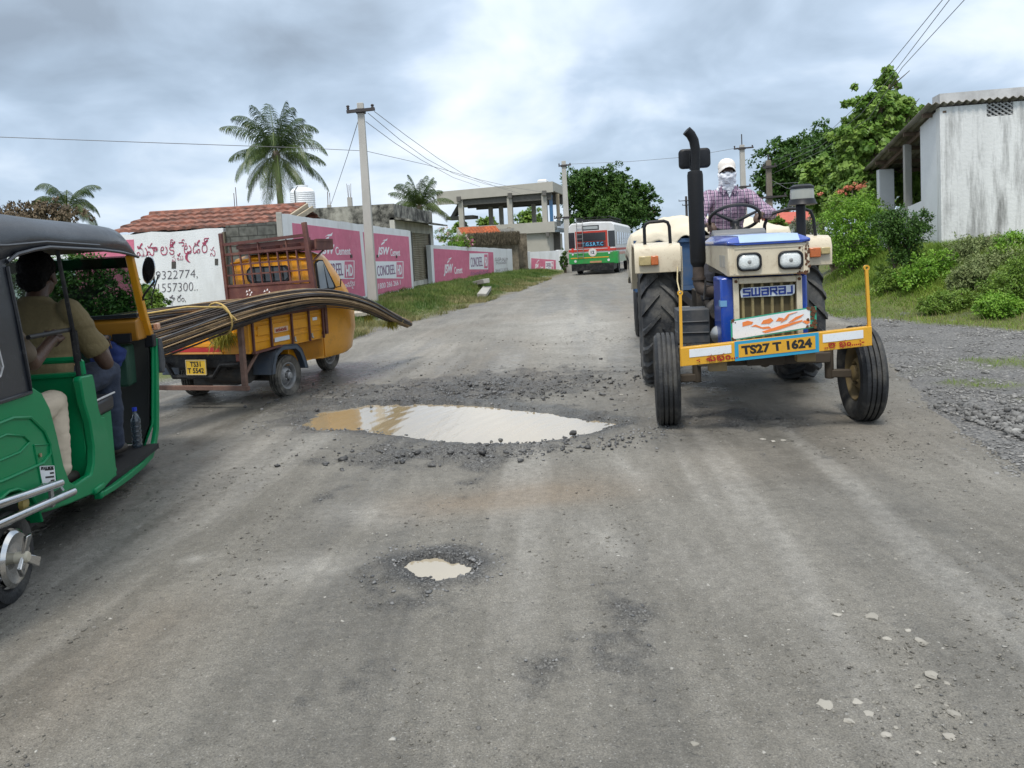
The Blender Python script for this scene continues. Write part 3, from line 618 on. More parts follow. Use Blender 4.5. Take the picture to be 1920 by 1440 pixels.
def frond(VV,FF,TT,base,d,L,droop,lf,w=.05,stiff=.35,tone=.5):
    """one palm leaf: a curved midrib with two rows of hanging leaflets"""
    d=Vector(d).normalized(); up=Vector((0,0,1)); pts=[];n=26; side=d.cross(up); side=side.normalized() if side.length>.05 else Vector((1,0,0)); p=Vector(base); dd=d.copy(); tw=random.uniform(-.25,.25)
    for i in range(n+1):
        pts.append((p.copy(),dd.copy())); p=p+dd*(L/n); dd=(dd+Vector((0,0,-droop/n*(.4+1.6*i/n)))).normalized()
    def quad(a,b,c,e,t):
        k=len(VV); VV.extend([tuple(a),tuple(b),tuple(c),tuple(e)]); FF.append((k,k+1,k+2,k+3)); TT.extend([t]*4)
    for i in range(n):
        a,da=pts[i]; b,_=pts[i+1]; wd=.03*(1-i/n)+.006
        quad(a-side*wd,a+side*wd,b+side*wd*.9,b-side*wd*.9,1.)
        for j in range(4):
            t=(i+j/4)/n
            if t<.12: continue
            q=a.lerp(b,j/4); ll=lf*(math.sin(PI*min(1,(t*.92+.06)))**.55)*random.uniform(.85,1.1)
            for s in (-1,1):
                nrm=side.cross(da).normalized(); v=(side*s*(1-stiff*t)+da*(.45+.5*t)-nrm*0+Vector((0,0,-.45-.6*random.random()+tw*s))).normalized()
                e1=q+v*ll*.55; v2=(v+Vector((0,0,-.6-.7*random.random()))).normalized(); e2=e1+v2*ll*.45; o=da*w*.5
                quad(q-o*.6,q+o*.6,e1+o,e1-o,tone+random.uniform(-.3,.3)); quad(e1-o,e1+o,e2+o*.15,e2-o*.15,tone+random.uniform(-.3,.3))
PALMM=leafmat('palm_leaf',(.03,.065,.02),(.13,.17,.05),.4,.15)
def palm(label,base,trunk_h,rr,nf,L,droop=(1.0,2.4),elev=(-.5,1.3),lean=(0,0),group=None,seed=1,lf=None,name='palm_tree'):
    random.seed(seed); t=thing(name,label,'palm tree',base,0,group); top=Vector((lean[0],lean[1],trunk_h))
    b=MB(); pts=[];rs=[]
    for i in range(25):
        u=i/24; pts.append((lean[0]*u**1.6,lean[1]*u**1.6,trunk_h*u)); rs.append(rr*(1.35-.45*u)*(1+.05*(i%2)))
    b.tube([(0,0,-.3)]+pts,[rr*1.6]+rs,12); b.ball(top,(rr*1.5,rr*1.5,rr*2)); b.build('trunk',mat('palm_bark',(.16,.13,.10),.9,var=.3,scale=6,bump=.6,bscale=18),t)
    VV=[];FF=[];TT=[]
    for i in range(nf):
        a=i*2.39996+random.uniform(-.3,.3); e=elev[0]+(elev[1]-elev[0])*((i+.5)/nf)**.8; d=(math.cos(a)*math.cos(e),math.sin(a)*math.cos(e),math.sin(e))
        frond(VV,FF,TT,top+Vector(d)*rr,d,L*random.uniform(.8,1.08),droop[0]+(droop[1]-droop[0])*random.random(),lf or L*.27,w=L*.0085,tone=.15+.5*(1-(i/nf)))
    link('crown',np_mesh('crown',VV,FF,dict(tint=np.clip(TT,0,1))),PALMM,t,False); return t
# ================================================================ LEFT SIDE: WALLS AND HOUSES
class Face:
    """a vertical face between two ground points; pt() reads a pixel of the photo as (distance along it, height)"""
    def __init__(s,A,B):
        s.A=Vector((A[0],A[1],0)); s.B=Vector((B[0],B[1],0)); s.u=(s.B-s.A).normalized(); s.L=(s.B-s.A).length; s.rz=math.atan2(s.u.y,s.u.x)
    def pt(s,px,py):
        d=ray(px,py); n=Vector((s.u.y,-s.u.x,0)); t=(s.A-C0).dot(n)/d.dot(n); p=C0+d*t; return (p-s.A).dot(s.u),p.z
    def quad(s,b,pts,off,th=.01):
        """flat panel from pixel corners, standing off the face by off"""
        q=[s.pt(*p) for p in pts]; b.prism([(a,z) for a,z in q],'y',-off-th,-off+.0)
WHITE=mat('whitewash',(.74,.76,.78),.85,var=.06,scale=2.5,bump=.25,bscale=30,dirt=(.42,.42,.40),damt=.35,dscale=1.6,thr=.56,stretch=(1,1,.35))
WHITE2=mat('old_whitewash',(.66,.67,.67),.9,var=.10,scale=1.4,bump=.4,bscale=14,dirt=(.15,.15,.145),damt=.85,dscale=2.6,thr=.54,stretch=(1,1,.13))
PINK=mat('pink_paint',(.60,.165,.26),.8,var=.09,scale=2.2,bump=.25,bscale=35,dirt=(.70,.36,.42),damt=.35,dscale=3,thr=.58)
WP=mat('white_paint',(.78,.80,.84),.75,var=.06,scale=8); PUR=mat('purple_lettering',(.22,.12,.22),.8,var=.2,scale=20)
CONC=mat('bare_concrete',(.34,.335,.31),.9,var=.15,scale=4,bump=.5,bscale=20,dirt=(.14,.135,.12),damt=.6,dscale=2.,thr=.55,stretch=(1,1,.4))
STAIN=mat('blackened_plaster',(.33,.32,.28),.95,var=.22,scale=5,bump=.6,bscale=16,dirt=(.025,.025,.022),damt=.97,dscale=1.1,thr=.47)
GREYP=mat('grey_render',(.40,.385,.34),.85,var=.06,scale=1.2,bump=.15,bscale=25,dirt=(.28,.27,.25),damt=.3,dscale=.7,thr=.56)
DARKIN=mat('dark_interior',(.07,.065,.06),.9,var=.2)
def brickmat(name,c1,c2,mortar,w,h,ms,bump=.5):
    m=bpy.data.materials.new(name); m.use_nodes=True; t=m.node_tree; L=t.links.new; bs=t.nodes['Principled BSDF']; bs.inputs['Roughness'].default_value=.95
    tc=t.nodes.new('ShaderNodeTexCoord'); sp=t.nodes.new('ShaderNodeSeparateXYZ'); cb=t.nodes.new('ShaderNodeCombineXYZ'); L(tc.outputs['Object'],sp.inputs[0]); L(sp.outputs[0],cb.inputs[0]); L(sp.outputs[2],cb.inputs[1])
    b=t.nodes.new('ShaderNodeTexBrick'); L(cb.outputs[0],b.inputs['Vector']); b.inputs['Color1'].default_value=(*c1,1); b.inputs['Color2'].default_value=(*c2,1); b.inputs['Mortar'].default_value=(*mortar,1)
    b.inputs['Scale'].default_value=1; b.inputs['Brick Width'].default_value=w; b.inputs['Row Height'].default_value=h; b.inputs['Mortar Size'].default_value=ms
    n=t.nodes.new('ShaderNodeTexNoise'); n.inputs['Scale'].default_value=9; n.inputs['Detail'].default_value=6; L(tc.outputs['Object'],n.inputs['Vector'])
    mr=t.nodes.new('ShaderNodeMapRange'); mr.inputs[1].default_value=.3; mr.inputs[2].default_value=.7; mr.inputs[3].default_value=.6; mr.inputs[4].default_value=1.4; L(n.outputs[0],mr.inputs[0])
    vm=t.nodes.new('ShaderNodeVectorMath'); vm.operation='SCALE'; L(b.outputs[0],vm.inputs[0]); L(mr.outputs[0],vm.inputs['Scale']); L(vm.outputs[0],bs.inputs['Base Color'])
    bp=t.nodes.new('ShaderNodeBump'); bp.inputs['Strength'].default_value=bump; bp.inputs['Distance'].default_value=.02; bp.invert=True; L(b.outputs['Fac'],bp.inputs['Height']); L(bp.outputs[0],bs.inputs['Normal']); return m
def wall_top(f,pA,pB): return f.pt(*pA)[1],f.pt(*pB)[1]
def masonry(f,t,name,m,s0,s1,z0,z1a,z1b,th=.22,wob=.015):
    """a wall body whose top runs from z1a to z1b, with slightly uneven top edge"""
    b=MB(); n=max(2,int((s1-s0)/.4)); top=[]
    for i in range(n+1):
        u=i/n; top.append((s0+(s1-s0)*u,z1a+(z1b-z1a)*u+random.uniform(-wob,wob)))
    b.prism([(s0,z0)]+top+[(s1,z0)],'y',0,th); return b.build(name,m,t,False)
def leafmark(b,f,p0,p1):
    """the two-leaf flame above the painted letters"""
    s0,z0=f.pt(*p0); s1,z1=f.pt(*p1); ds,dz=s1-s0,z1-z0
    def P(L): b.prism([(s0+ds*u,z0+dz*v) for u,v in L],'y',-.014,-.003)
    P([(0,0),(.12,.30),(.42,.52),(.62,.60),(.45,.30),(.2,.12)]); P([(.2,.56),(.5,.78),(.78,.84),(1,1),(.86,.66),(.62,.62),(.4,.66)])
def ad(f,t,leaf,j,c,box,hd,con,hdt,line=None,line2=None,jt='JSW'):
    """painted panel writing: marks given by their pixel boxes (x0,y0,x1,y1)"""
    b=MB(); leafmark(b,f,(leaf[0],leaf[3]),(leaf[2],leaf[1]))
    f.quad(b,[(box[0],box[1]),(box[2],box[1]),(box[2],box[3]),(box[0],box[3])],.003,.006); b.build('painted_mark',WP,t,False)
    b=MB(); f.quad(b,[(hd[0],hd[1]),(hd[2],hd[1]),(hd[2],hd[3]),(hd[0],hd[3])],.009,.003); b.build('painted_panel',PINK,t,False)
    def W(s,r,m,bold=0,sh=0,off=.004,nm='lettering'):
        s0,z0=f.pt(r[0],r[3]); s1,_=f.pt(r[2],r[3]); _,z1=f.pt((r[0]+r[2])/2,r[1]); _,zb=f.pt((r[0]+r[2])/2,r[3]); 
        lettering(nm,s,m,t,(s0,-off,zb),(1,0,0),(0,0,1),s1-s0,z1-zb,bold,sh,.006)
    W(jt,j,WP,.035,.28); W('Cement',c,WP,.012); W('CONCREEL',con,PUR,.0,0,.011); W('HD',hdt,WP,.03,0,.015)
    if line: W(line,line,WP) if False else W(line[0],line[1],WP,.0)
    if line2: W(line2[0],line2[1],PUR,.0)
# ---- long pink painted wall beside the road
f1=Face((-4.86,16.8),(-3.80,30.0)); t=thing('painted_wall','white roadside wall with two tall pink advertisement panels behind the near pole','wall',(f1.A.x,f1.A.y,0),f1.rz)
sR=f1.pt(776,543)[0]; zA,zB=f1.pt(540,402)[1],f1.pt(770,433)[1]
masonry(f1,t,'wall_body',WHITE,0,sR,-.2,zA,zB,.10)
b=MB(); f1.quad(b,[(547.4,418),(673.7,433.7),(684.7,554.4),(561,590)],.0,.006); b.build('painted_panel',PINK,t,False)
b=MB(); f1.quad(b,[(680,435),(766,443.8),(772,539),(690.5,556)],.0,.006); b.build('painted_panel',PINK,t,False)
def dy(q,d): return q
ad(f1,t,(606,436,623,455),(599,458,628,482),(629,463,657,478),(588,488.5,664,523),(645.5,490,662.5,521),(594,494,643,519),(648,496,661,518),line=('ణాపు అనప్రైశ',(632,528,666,543)))
ad(f1,t,(714,447,726,460),(707,463,731,482),(732,467,750,480),(703,490,756,522),(743,491.5,754.5,520),(707,497,741,516),(745,496.5,753,515),line=('1800 266 266 1',(709,528,751,538)))
b=MB(); 
for px,py in ((658,480),(707,480),(743,481)): 
    s,z=f1.pt(px,py); b.box(s-.09,s+.05,-.03,-.004,z-.05,z+.04)
b.build('weep_hole',DARKIN,t,False)
b=MB().box(-.05,-.003,-.01,.11,-.2,zA+.03); b.build('end_pier',CONC,t,bevel=.01)
# ---- wall with hand painted lettering (faces the camera) and the block wall joining it
f0=Face((-14.5,17.9),(-4.95,17.05)); s420=f0.pt(418,428)[0]
t=thing('lettered_wall','white compound wall hand painted with red and black lettering, tiled roof behind it','wall',(f0.A.x,f0.A.y,0),f0.rz)
zL,zR=f0.pt(240,440)[1],f0.pt(415,427)[1]; masonry(f0,t,'wall_body',WHITE,0,s420,-.3,zL-.05,zR,.2,.02)
b=MB(); f0.quad(b,[(140,455),(251,449),(257,600),(146,600)],0,.006); b.build('painted_panel',PINK,t,False)
RED=mat('red_lettering',(.36,.05,.11),.8,var=.3,scale=9); BLK=mat('black_lettering',(.12,.10,.12),.8,var=.3,scale=9)
def fw(s,x0,y0,x1,y1,m,bold=0,sh=.1):
    s0,_=f0.pt(x0,y1); s1,_=f0.pt(x1,y1); _,zb=f0.pt((x0+x1)/2,y1); _,zt=f0.pt((x0+x1)/2,y0)
    sl=0.0; lettering('lettering',s,m,t,(s0,-.004,zb),(1,0,sl),(-sl,0,1),s1-s0,zt-zb,bold,sh,.006)
fw([('మ',0,0,1),('హ',.95,0,1),('ా',1.62,0,1),('ల',2.15,0,1),('క్షీ'[0]+'ీ',2.95,0,1),('ష',3.15,-.38,.5),('మ',3.62,-.32,.55),('ట',4.25,0,1),('ే',4.38,0,1),('డ',5.05,0,1),('ర్',5.85,0,1),('స',6.6,-.2,.72)],258,448,405,492,RED,-.012)
fw([('(',0,0,1)],348,470,361,492,RED,0)
fw('89322774,',282,507,371,525,BLK,-.022); fw('9441557300..',264,531,371,547,BLK,-.022); fw([('అ',0,0,1),('న',.95,0,1),('న',1.05,-.35,.6),('ా',1.6,0,1),('రం,',2.1,0,1)],306,553,349,572,BLK,-.018)
b=MB()
for px,py,w_,h_ in ((326,497,8,13),(406,491,6,12)): f0.quad(b,[(px-w_/2,py-h_/2),(px+w_/2,py-h_/2),(px+w_/2,py+h_/2),(px-w_/2,py+h_/2)],0,.008)
b.build('hole',DARKIN,t,False)
b=MB(); f0.quad(b,[(279,526),(292,524),(292,532),(279,533)],0,.004); b.build('blue_smudge',mat('blue_smudge',(.38,.55,.75),.9),t,False)
t=thing('block_wall','dark grey unplastered concrete block wall between the lettered and the pink wall','wall',(f0.A.x,f0.A.y,0),f0.rz)
zt=f0.pt(470,421)[1]; masonry(f0,t,'wall_body',brickmat('grey_blocks',(.075,.08,.075),(.13,.13,.115),(.05,.05,.045),.42,.21,.012),s420+.06,f0.L,-.3,zt,zt+.04,.16,.03)
b=MB().box(s420+.0,s420+.055,-.08,.22,-.3,zR-.1); b.build('gate_post',mat('old_wood',(.14,.115,.08),.9,var=.3,stretch=(1,1,.2),scale=15),t)
# ---- tiled house behind
TILE=mat('clay_tiles',(.25,.105,.072),.9,var=.4,scale=4,bump=.4,bscale=40,dirt=(.06,.045,.04),damt=.85,dscale=3.,thr=.50,stretch=(1,1.6,1.6))
def tiled(name,t,x0,x1,y0,z0,y1,z1,m,tw=.22,tl=.26,amp=.03):
    nx=int((x1-x0)/tw)*6; L=math.hypot(y1-y0,z1-z0); rows=int(L/tl); V=[];Q=[]; k=0
    cx=np.linspace(x0,x1,nx+1); prof=amp*np.abs(np.sin(PI*(cx-x0)/tw))
    for r in range(rows):
        a,b_=r/rows,(r+1.12)/rows; jj=.012*NR.normal(0,1,nx+1).cumsum()*0+.008*NR.normal(0,1,nx+1)
        jit=np.repeat(NR.normal(0,.010,nx//6+1),6)[:nx+1]
        for u,lift in ((a,.065),(b_,.006)):
            V.append(np.stack([cx,np.full(nx+1,y0+(y1-y0)*min(u,1.))+jit,z0+(z1-z0)*min(u,1.)+lift+prof+jit*.5],1))
        V.append(np.stack([cx,np.full(nx+1,y0+(y1-y0)*a)+jit,z0+(z1-z0)*a+.010+prof*.3+jit*.5],1))
        i=np.arange(nx); b0=k; 
        Q.append(np.stack([b0+i,b0+i+1,b0+nx+1+i+1,b0+nx+1+i],1)); Q.append(np.stack([b0+2*(nx+1)+i,b0+2*(nx+1)+i+1,b0+i+1,b0+i],1)); k+=3*(nx+1)
    return link(name,np_mesh(name,np.concatenate(V),np.concatenate(Q)),m,t,True,50)
t=thing('tiled_house','low house with mossy red clay tile roof behind the lettered wall','house',(f0.A.x,f0.A.y,0),f0.rz)
er=f0.pt(497,416)[0]-.05; xL=f0.pt(160,442)[0]; eL=f0.pt(180,445)[0]; y0,z0,y1,z1=.9,2.36,2.75,2.85
tiled('roof',t,xL,er,y0,z0,y1,z1+.04,TILE,.24,.40,.035); tiled('roof',t,xL,er,y1+1.85,z0,y1,z1+.04,TILE,.24,.40,.035)
b=MB(); b.tube([(xL,y1,z1+.06),(er+.02,y1,z1+.06)],.08,8); b.build('ridge',TILE,t)
b=MB(); b.bar((er+.06,y0-.1,z0-.02),(er+.06,y1,z1+.03),.05,.16,(0,0,1)); b.bar((er+.16,y0+.3,z0+.04),(er+.16,y1+.1,z1-.02),.04,.12,(0,0,1)); b.build('bargeboard',mat('pale_timber',(.38,.32,.23),.8,var=.2,stretch=(1,.3,1),scale=12),t)
b=MB(); b.prism([(y0+.35,-.2),(y0+.35,z0-.05),(y1,z1-.1),(y1+1.6,z0-.05),(y1+1.6,-.2)],'x',xL+.2,er-.15); b.build('wall',CONC,t,False)
# ---- shop with roller shutter and blackened parapet
fs=Face((-4.50,31.0),(-3.68,38.2)); t=thing('shop','blackened concrete shop with a rolling shutter between the two pink walls','shop',(fs.A.x,fs.A.y,0),fs.rz)
zp=fs.pt(748,384)[1]; zc=fs.pt(766,416)[1]; a0,zs=fs.pt(771,436); a1,_=fs.pt(806,440); zb=.42
WL=-4.4
b=MB(); b.box(0,fs.L,0,.2,zs,zc); b.box(0,a0,0,.2,0,zs); b.box(a1,fs.L,0,.2,0,zs); b.box(a0,a1,.001,.2,0,zb)
b.build('front_wall',mat('pale_plaster',(.50,.49,.44),.9,var=.12,scale=3,dirt=(.2,.19,.17),damt=.6,dscale=1.8,stretch=(1,1,.3)),t,False)
b=MB(); b.box(.003,fs.L,.0+.003,6,zc+.1,zp); b.build('parapet',STAIN,t,False)
b=MB(); b.box(.0,.2,.2,6,-.2,zc+.1); b.box(fs.L-.2,fs.L,.2,6,-.2,zc+.1); b.box(.2,fs.L-.2,5.8,6,-.2,zc+.1); b.build('side_wall',STAIN,t,False)
b=MB(); b.prism([(0.0,zc+.02),(0.0,zc+.13),(-.72,zc-.02),(-.72,zc-.09)],'x',-.05,fs.L+.1); b.build('canopy',STAIN,t,False)
b=MB(); n=26
for i in range(n):
    z=zb+(zs-zb)*i/n; h_=(zs-zb)/n; b.prism([(.10,z),(.065,z+h_*.25),(.065,z+h_*.7),(.10,z+h_)],'x',a0,a1)
b.build('shutter',mat('shutter_metal',(.30,.27,.20),.55,metal=.3,var=.12,scale=4,dirt=(.16,.12,.07),damt=.5,dscale=2,stretch=(1,1,.5)),t,False)
b=MB(); 
for s in (a0,a1): b.box(s-.05,s+.05,-.02,.11,zb,zs+.04)
b.build('shutter_frame',mat('dark_rail',(.10,.095,.085),.7),t)
REB=mat('rusty_rod',(.09,.05,.035),.8,var=.3)
for i,(px,pyt,pyr,w_) in enumerate(((617,384,356,.17),(655.5,370,341,.2))):
    y=35.; p=at(px,pyt,y); q=thing('column_stub','unfinished concrete column with bare rods, '+('short and left' if i==0 else 'taller one beside the near pole')+' on the shop roof','column',(p.x,p.y,zp-1.0))
    MB().box(-w_/2,w_/2,-w_/2,w_/2,0,p.z-zp+1.0).build('column',CONC,q,bevel=.01); b=MB(); zt=at(px,pyr,y).z-zp+1.0
    for sx in (-1,1):
        for sy in (-1,1): b.tube([(sx*.05,sy*.05,p.z-zp+1.0),(sx*.05+random.uniform(-.04,.04),sy*.05,zt*random.uniform(.93,1))],.009,5)
    b.build('rod',REB,q)
for px,py0,py1 in ((440.5,362,392),(444.5,351,392)):
    p=at(px,py1,24.); zt=at(px,py0,24.).z; b=MB(); b.tube([(0,0,-.8),(0,0,zt-p.z)],.012,5); o=b.build('steel_rod',REB); o.location=p; tag(o,'thin bare steel rod sticking up behind the tiled roof','rod','bare rods behind the tiled roof')
# water tank
p=at(569,394,33.); t=thing('water_tank','white ribbed plastic water tank on the roof between palm and pole','water tank',(p.x,p.y,p.z))
zt=at(569,350,33.).z-p.z; prof=[(.46,0)]
for i in range(9): z=.04+(zt*.72)*i/9; prof+= [(.50,z),(.515,z+.03),(.515,z+.06),(.49,z+.075)]
prof+=[(.50,zt*.78),(.40,zt*.90),(.25,zt*.95),(.24,zt)]
b=MB().lathe(prof,n=28); b.build('tank_body',mat('white_plastic',(.78,.80,.82),.4,var=.03),t,ang=60)
b=MB().lathe([(.26,zt-.01),(.26,zt+.05),(.1,zt+.07)],n=20); b.build('lid',MATS['white_plastic'],t)
b=MB().tube([(-.18,-.52,-.5),(-.18,-.53,zt*.8),(-.1,-.3,zt)],.018,6); b.build('pipe',mat('black_pipe',(.03,.03,.03),.5),t)
b=MB().box(-.6,.6,-.6,.6,-.6,-.002); b.build('plinth',STAIN,t)
# ---- second pink wall, gate pier, far pink wall
f2=Face((-3.62,36.3),(.09,48.2)); t=thing('painted_wall','low white wall with one wide pink advertisement right of the rolling shutter','wall',(f2.A.x,f2.A.y,0),f2.rz)
s0=f2.pt(807,457)[0]; zA,zB=f2.pt(822,459)[1],f2.pt(960,467)[1]; masonry(f2,t,'wall_body',WHITE,s0,f2.pt(963,530)[0],-.4,zA,zB)
b=MB(); f2.quad(b,[(812.5,466),(924.5,473),(927.7,533),(816,538)],0,.006); b.build('painted_panel',PINK,t,False)
ad(f2,t,(838,482,846,494),(832,495,850,517),(852,500,867,513),(880,475,915,505),(907.5,477,914,503),(882.5,482,905,500),(909,482,913.5,499),line=('800 266 266 1',(887,524,914,531)),line2=('ప్రమంయటేపంచేవయో',(882,507.5,916,514)))
def f2w(s,r,m):
    s0,_=f2.pt(r[0],r[3]); s1,_=f2.pt(r[2],r[3]); _,zb=f2.pt((r[0]+r[2])/2,r[3]); _,zt=f2.pt((r[0]+r[2])/2,r[1]); lettering('lettering',s,m,t,(s0,-.004,zb),(1,0,0),(0,0,1),s1-s0,zt-zb,0,0,.006)
GRL=mat('faded_lettering',(.38,.36,.38),.8); f2w('స్వస్తి దళ మా',(928,482,952,489),GRL); f2w('రామచంద్ర',(930,488,950,495),GRL); f2w('94415 573',(929,503,952,509),GRL)
f3=Face((.35,51.5),(1.55,53.6)); t=thing('gate_pier_wall','short white wall stub with a dark hole between the two low pink walls','wall',(f3.A.x,f3.A.y,0),f3.rz)
zt=f3.pt(982,472)[1]; b=MB().box(f3.pt(969,500)[0],f3.pt(995,500)[0],0,.3,-.5,zt); b.build('wall_body',WHITE2,t,bevel=.01); s,z=f3.pt(976,479); b=MB().lathe([(.13,-.01),(.13,.0)],'y',(s,0,z),16); b.build('hole',DARKIN,t)
f4=Face((1.35,53.8),(3.45,55.6)); t=thing('painted_wall','small far white wall with a pink advertisement just left of the bus','wall',(f4.A.x,f4.A.y,0),f4.rz)
zt=f4.pt(1020,471)[1]; s1=f4.pt(1049,490)[0]; masonry(f4,t,'wall_body',WHITE,0,s1,-.5,zt,zt,.25,0); b=MB().box(s1,s1+.35,-.06,.35,-.5,zt+.04); b.build('end_pier',WHITE,t)
b=MB(); f4.quad(b,[(996,484),(1042,487.5),(1042.5,512),(996,512)],0,.006); b.build('painted_panel',PINK,t,False)
ad(f4,t,(1006,487,1011,493),(1003,494.5,1010.5,505),(1012.5,499,1018.5,503),(1022.5,490,1037.5,508),(1034,491.5,1036.6,506.5),(1024,493,1033,500),(1034.5,494,1036.3,500),line2=('కాంక్రీల్',(1024,501,1033,506)))
# ---- old cottage behind the second wall
f5=Face((-2.75,49.5),(1.2,50.3)); t=thing('old_cottage','run down mud brick cottage with ragged thatch front and orange tiles behind the low wall','cottage',(f5.A.x,f5.A.y,0),f5.rz)
s0=f5.pt(879,455)[0]; s1=f5.pt(971,455)[0]; s2=f5.pt(992,455)[0]; zt=f5.pt(930,440)[1]
MUD=mat('mud_plaster',(.20,.17,.125),.95,var=.3,scale=4,bump=.6,bscale=12,dirt=(.06,.05,.035),damt=.8,dscale=1.6)
b=MB().box(s0,s1,0,.25,-.5,zt); b.box(s0,s0+.25,.25,4,-.5,zt); b.prism([(0.25,-.5),(0.25,zt),(2.,zt+.5),(4,zt-.1),(4,-.5)],'x',s1-.25,s1); b.box(s1,s2,.6,.85,-.5,f5.pt(980,437)[1]); b.build('wall',MUD,t,False)
tiled('roof',t,s0-.4,f5.pt(940,440)[0],.2,zt+.12,2.,zt+.62,mat('orange_tiles',(.50,.15,.06),.85,var=.3,scale=5,dirt=(.15,.08,.05),damt=.6,dscale=2))
b=MB().box(f5.pt(939,430)[0],f5.pt(966,430)[0],.3,1.5,zt,f5.pt(950,428)[1]); b.build('roof_box',CONC,t)
# ragged thatch fringe: many hanging straws
n=2600; xs=NR.uniform(s0-.1,s1+.1,n); zs_=zt+.08-NR.uniform(0,.75,n)**1.3; V,Q=leaf_quads(np.stack([xs,-.12-.25*NR.uniform(0,1,n),zs_],1),np.stack([NR.normal(0,.25,n),-.15+NR.normal(0,.1,n),-np.ones(n)],1),np.stack([NR.normal(0,.4,n),-np.ones(n),NR.normal(0,.2,n)],1),NR.uniform(.15,.4,n),.12)
link('thatch',np_mesh('thatch',V,Q,dict(tint=np.repeat(NR.uniform(0,1,n),4))),leafmat('thatch',(.05,.042,.03),(.13,.11,.075),.9,.0),t,False)
# ---- unfinished two storey building
fb=Face(tuple(at(820,384,59.5))[:2],tuple(at(1037,360,57.5))[:2]); t=thing('unfinished_building','grey two storey building with open pillared upper floor left of the bus','building',(fb.A.x,fb.A.y,0),fb.rz)
P=fb.pt; zR0=P(1037,340)[1]; zRb=P(1035,360)[1]; zF1=P(1039,415)[1]; zF0=P(1039,435)[1]; L=fb.L; sc=P(862,400)[0]; D=6.5; zL0=P(820,360)[1]; zLb=P(826,384)[1]
b=MB(); b.prism([(0,zRb-.1),(L,zRb),(L,zR0),(0,zL0)],'y',0,.18); b.box(L-.18,L,.18,D,zRb+.1,zR0); b.box(0,.18,.18,D,zRb-.1,zL0); b.box(.18,L-.18,D-.18,D,zRb-.3,zL0); b.box(-.003,sc,-.02,.15,zLb,zRb+.2); b.build('parapet',GREYP,t,False)
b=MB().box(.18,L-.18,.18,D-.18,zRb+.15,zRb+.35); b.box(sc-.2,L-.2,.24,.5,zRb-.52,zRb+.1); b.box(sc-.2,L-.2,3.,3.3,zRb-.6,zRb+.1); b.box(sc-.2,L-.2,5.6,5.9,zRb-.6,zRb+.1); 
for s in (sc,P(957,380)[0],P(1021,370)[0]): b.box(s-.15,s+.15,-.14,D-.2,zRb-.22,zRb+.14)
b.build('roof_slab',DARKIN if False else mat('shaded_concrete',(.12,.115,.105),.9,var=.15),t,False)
b=MB().box(sc-.3,L+.003,-.08,.1,zF0,zF1); b.box(sc-.3,L,.1,D,zF0+.1,zF0+.35); b.box(L-.15,L,.1,1.,zF0,zF1); b.build('floor_band',GREYP,t,False)
for s in (P(866,450)[0],P(958,450)[0],P(1022,430)[0]):
    MB().box(s-.19,s+.19,.12,.5,zF1-.6,zRb+.1).build('pillar',GREYP,t,bevel=.02)
for s in (P(886,430)[0]+.2,P(907,430)[0]+.2,P(978,430)[0],P(993,430)[0]+.3):
    MB().box(s-.16,s+.16,D-1.5,D-1.15,zF1-.6,zRb+.1).build('pillar',GREYP,t,bevel=.02)
s=P(1029,450)[0]; b=MB().box(P(930,450)[0],s,.2,.4,-.5,zF0); b.box(s-.2,s,.4,D,-.5,zF0); b.build('ground_floor_wall',GREYP,t,False)
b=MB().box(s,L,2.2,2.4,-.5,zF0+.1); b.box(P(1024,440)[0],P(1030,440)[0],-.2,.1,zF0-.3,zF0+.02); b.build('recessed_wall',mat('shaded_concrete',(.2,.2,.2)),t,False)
b=MB(); b.box(L-.9,L-.62,.3,.42,zF1-.3,zRb); b.box(L-.14,L+.1,2.,2.2,zF1-.3,zRb); b.build('timber_post',mat('pale_timber',(.4,.33,.2)),t)
b=MB().box(L-.42,L-.16,.5,.56,zF1-.2,zRb-.2); b.build('blue_pane',mat('blue_glass',(.03,.13,.28),.15,coat=.5),t)
b=MB()
for i in range(8): b.tube([(L+.15,.2+i*.42,zF0+.1),(L+.15,.2+i*.42,zF1+.05)],.02,5)
b.bar((L+.15,0,zF1+.05),(L+.15,3.3,zF1+.05),.06); b.box(L,L+.3,0,3.3,zF0,zF0+.15); b.build('balcony_railing',mat('grey_blue_rail',(.12,.16,.19),.5),t)
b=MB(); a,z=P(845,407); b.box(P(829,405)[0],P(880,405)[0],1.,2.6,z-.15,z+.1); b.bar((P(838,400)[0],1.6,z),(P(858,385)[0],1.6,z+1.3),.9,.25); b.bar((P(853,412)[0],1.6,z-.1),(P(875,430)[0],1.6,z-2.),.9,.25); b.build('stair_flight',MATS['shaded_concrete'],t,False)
b=MB().box(P(1000,338)[0],P(1018,338)[0],1.5,2.6,zR0-.4,zR0+.35); b.build('roof_tank',WHITE,t,bevel=.1)
MB().box(.2,s-.2,D-.4,D-.2,-.5,zF0).build('rear_wall',GREYP,t,False)
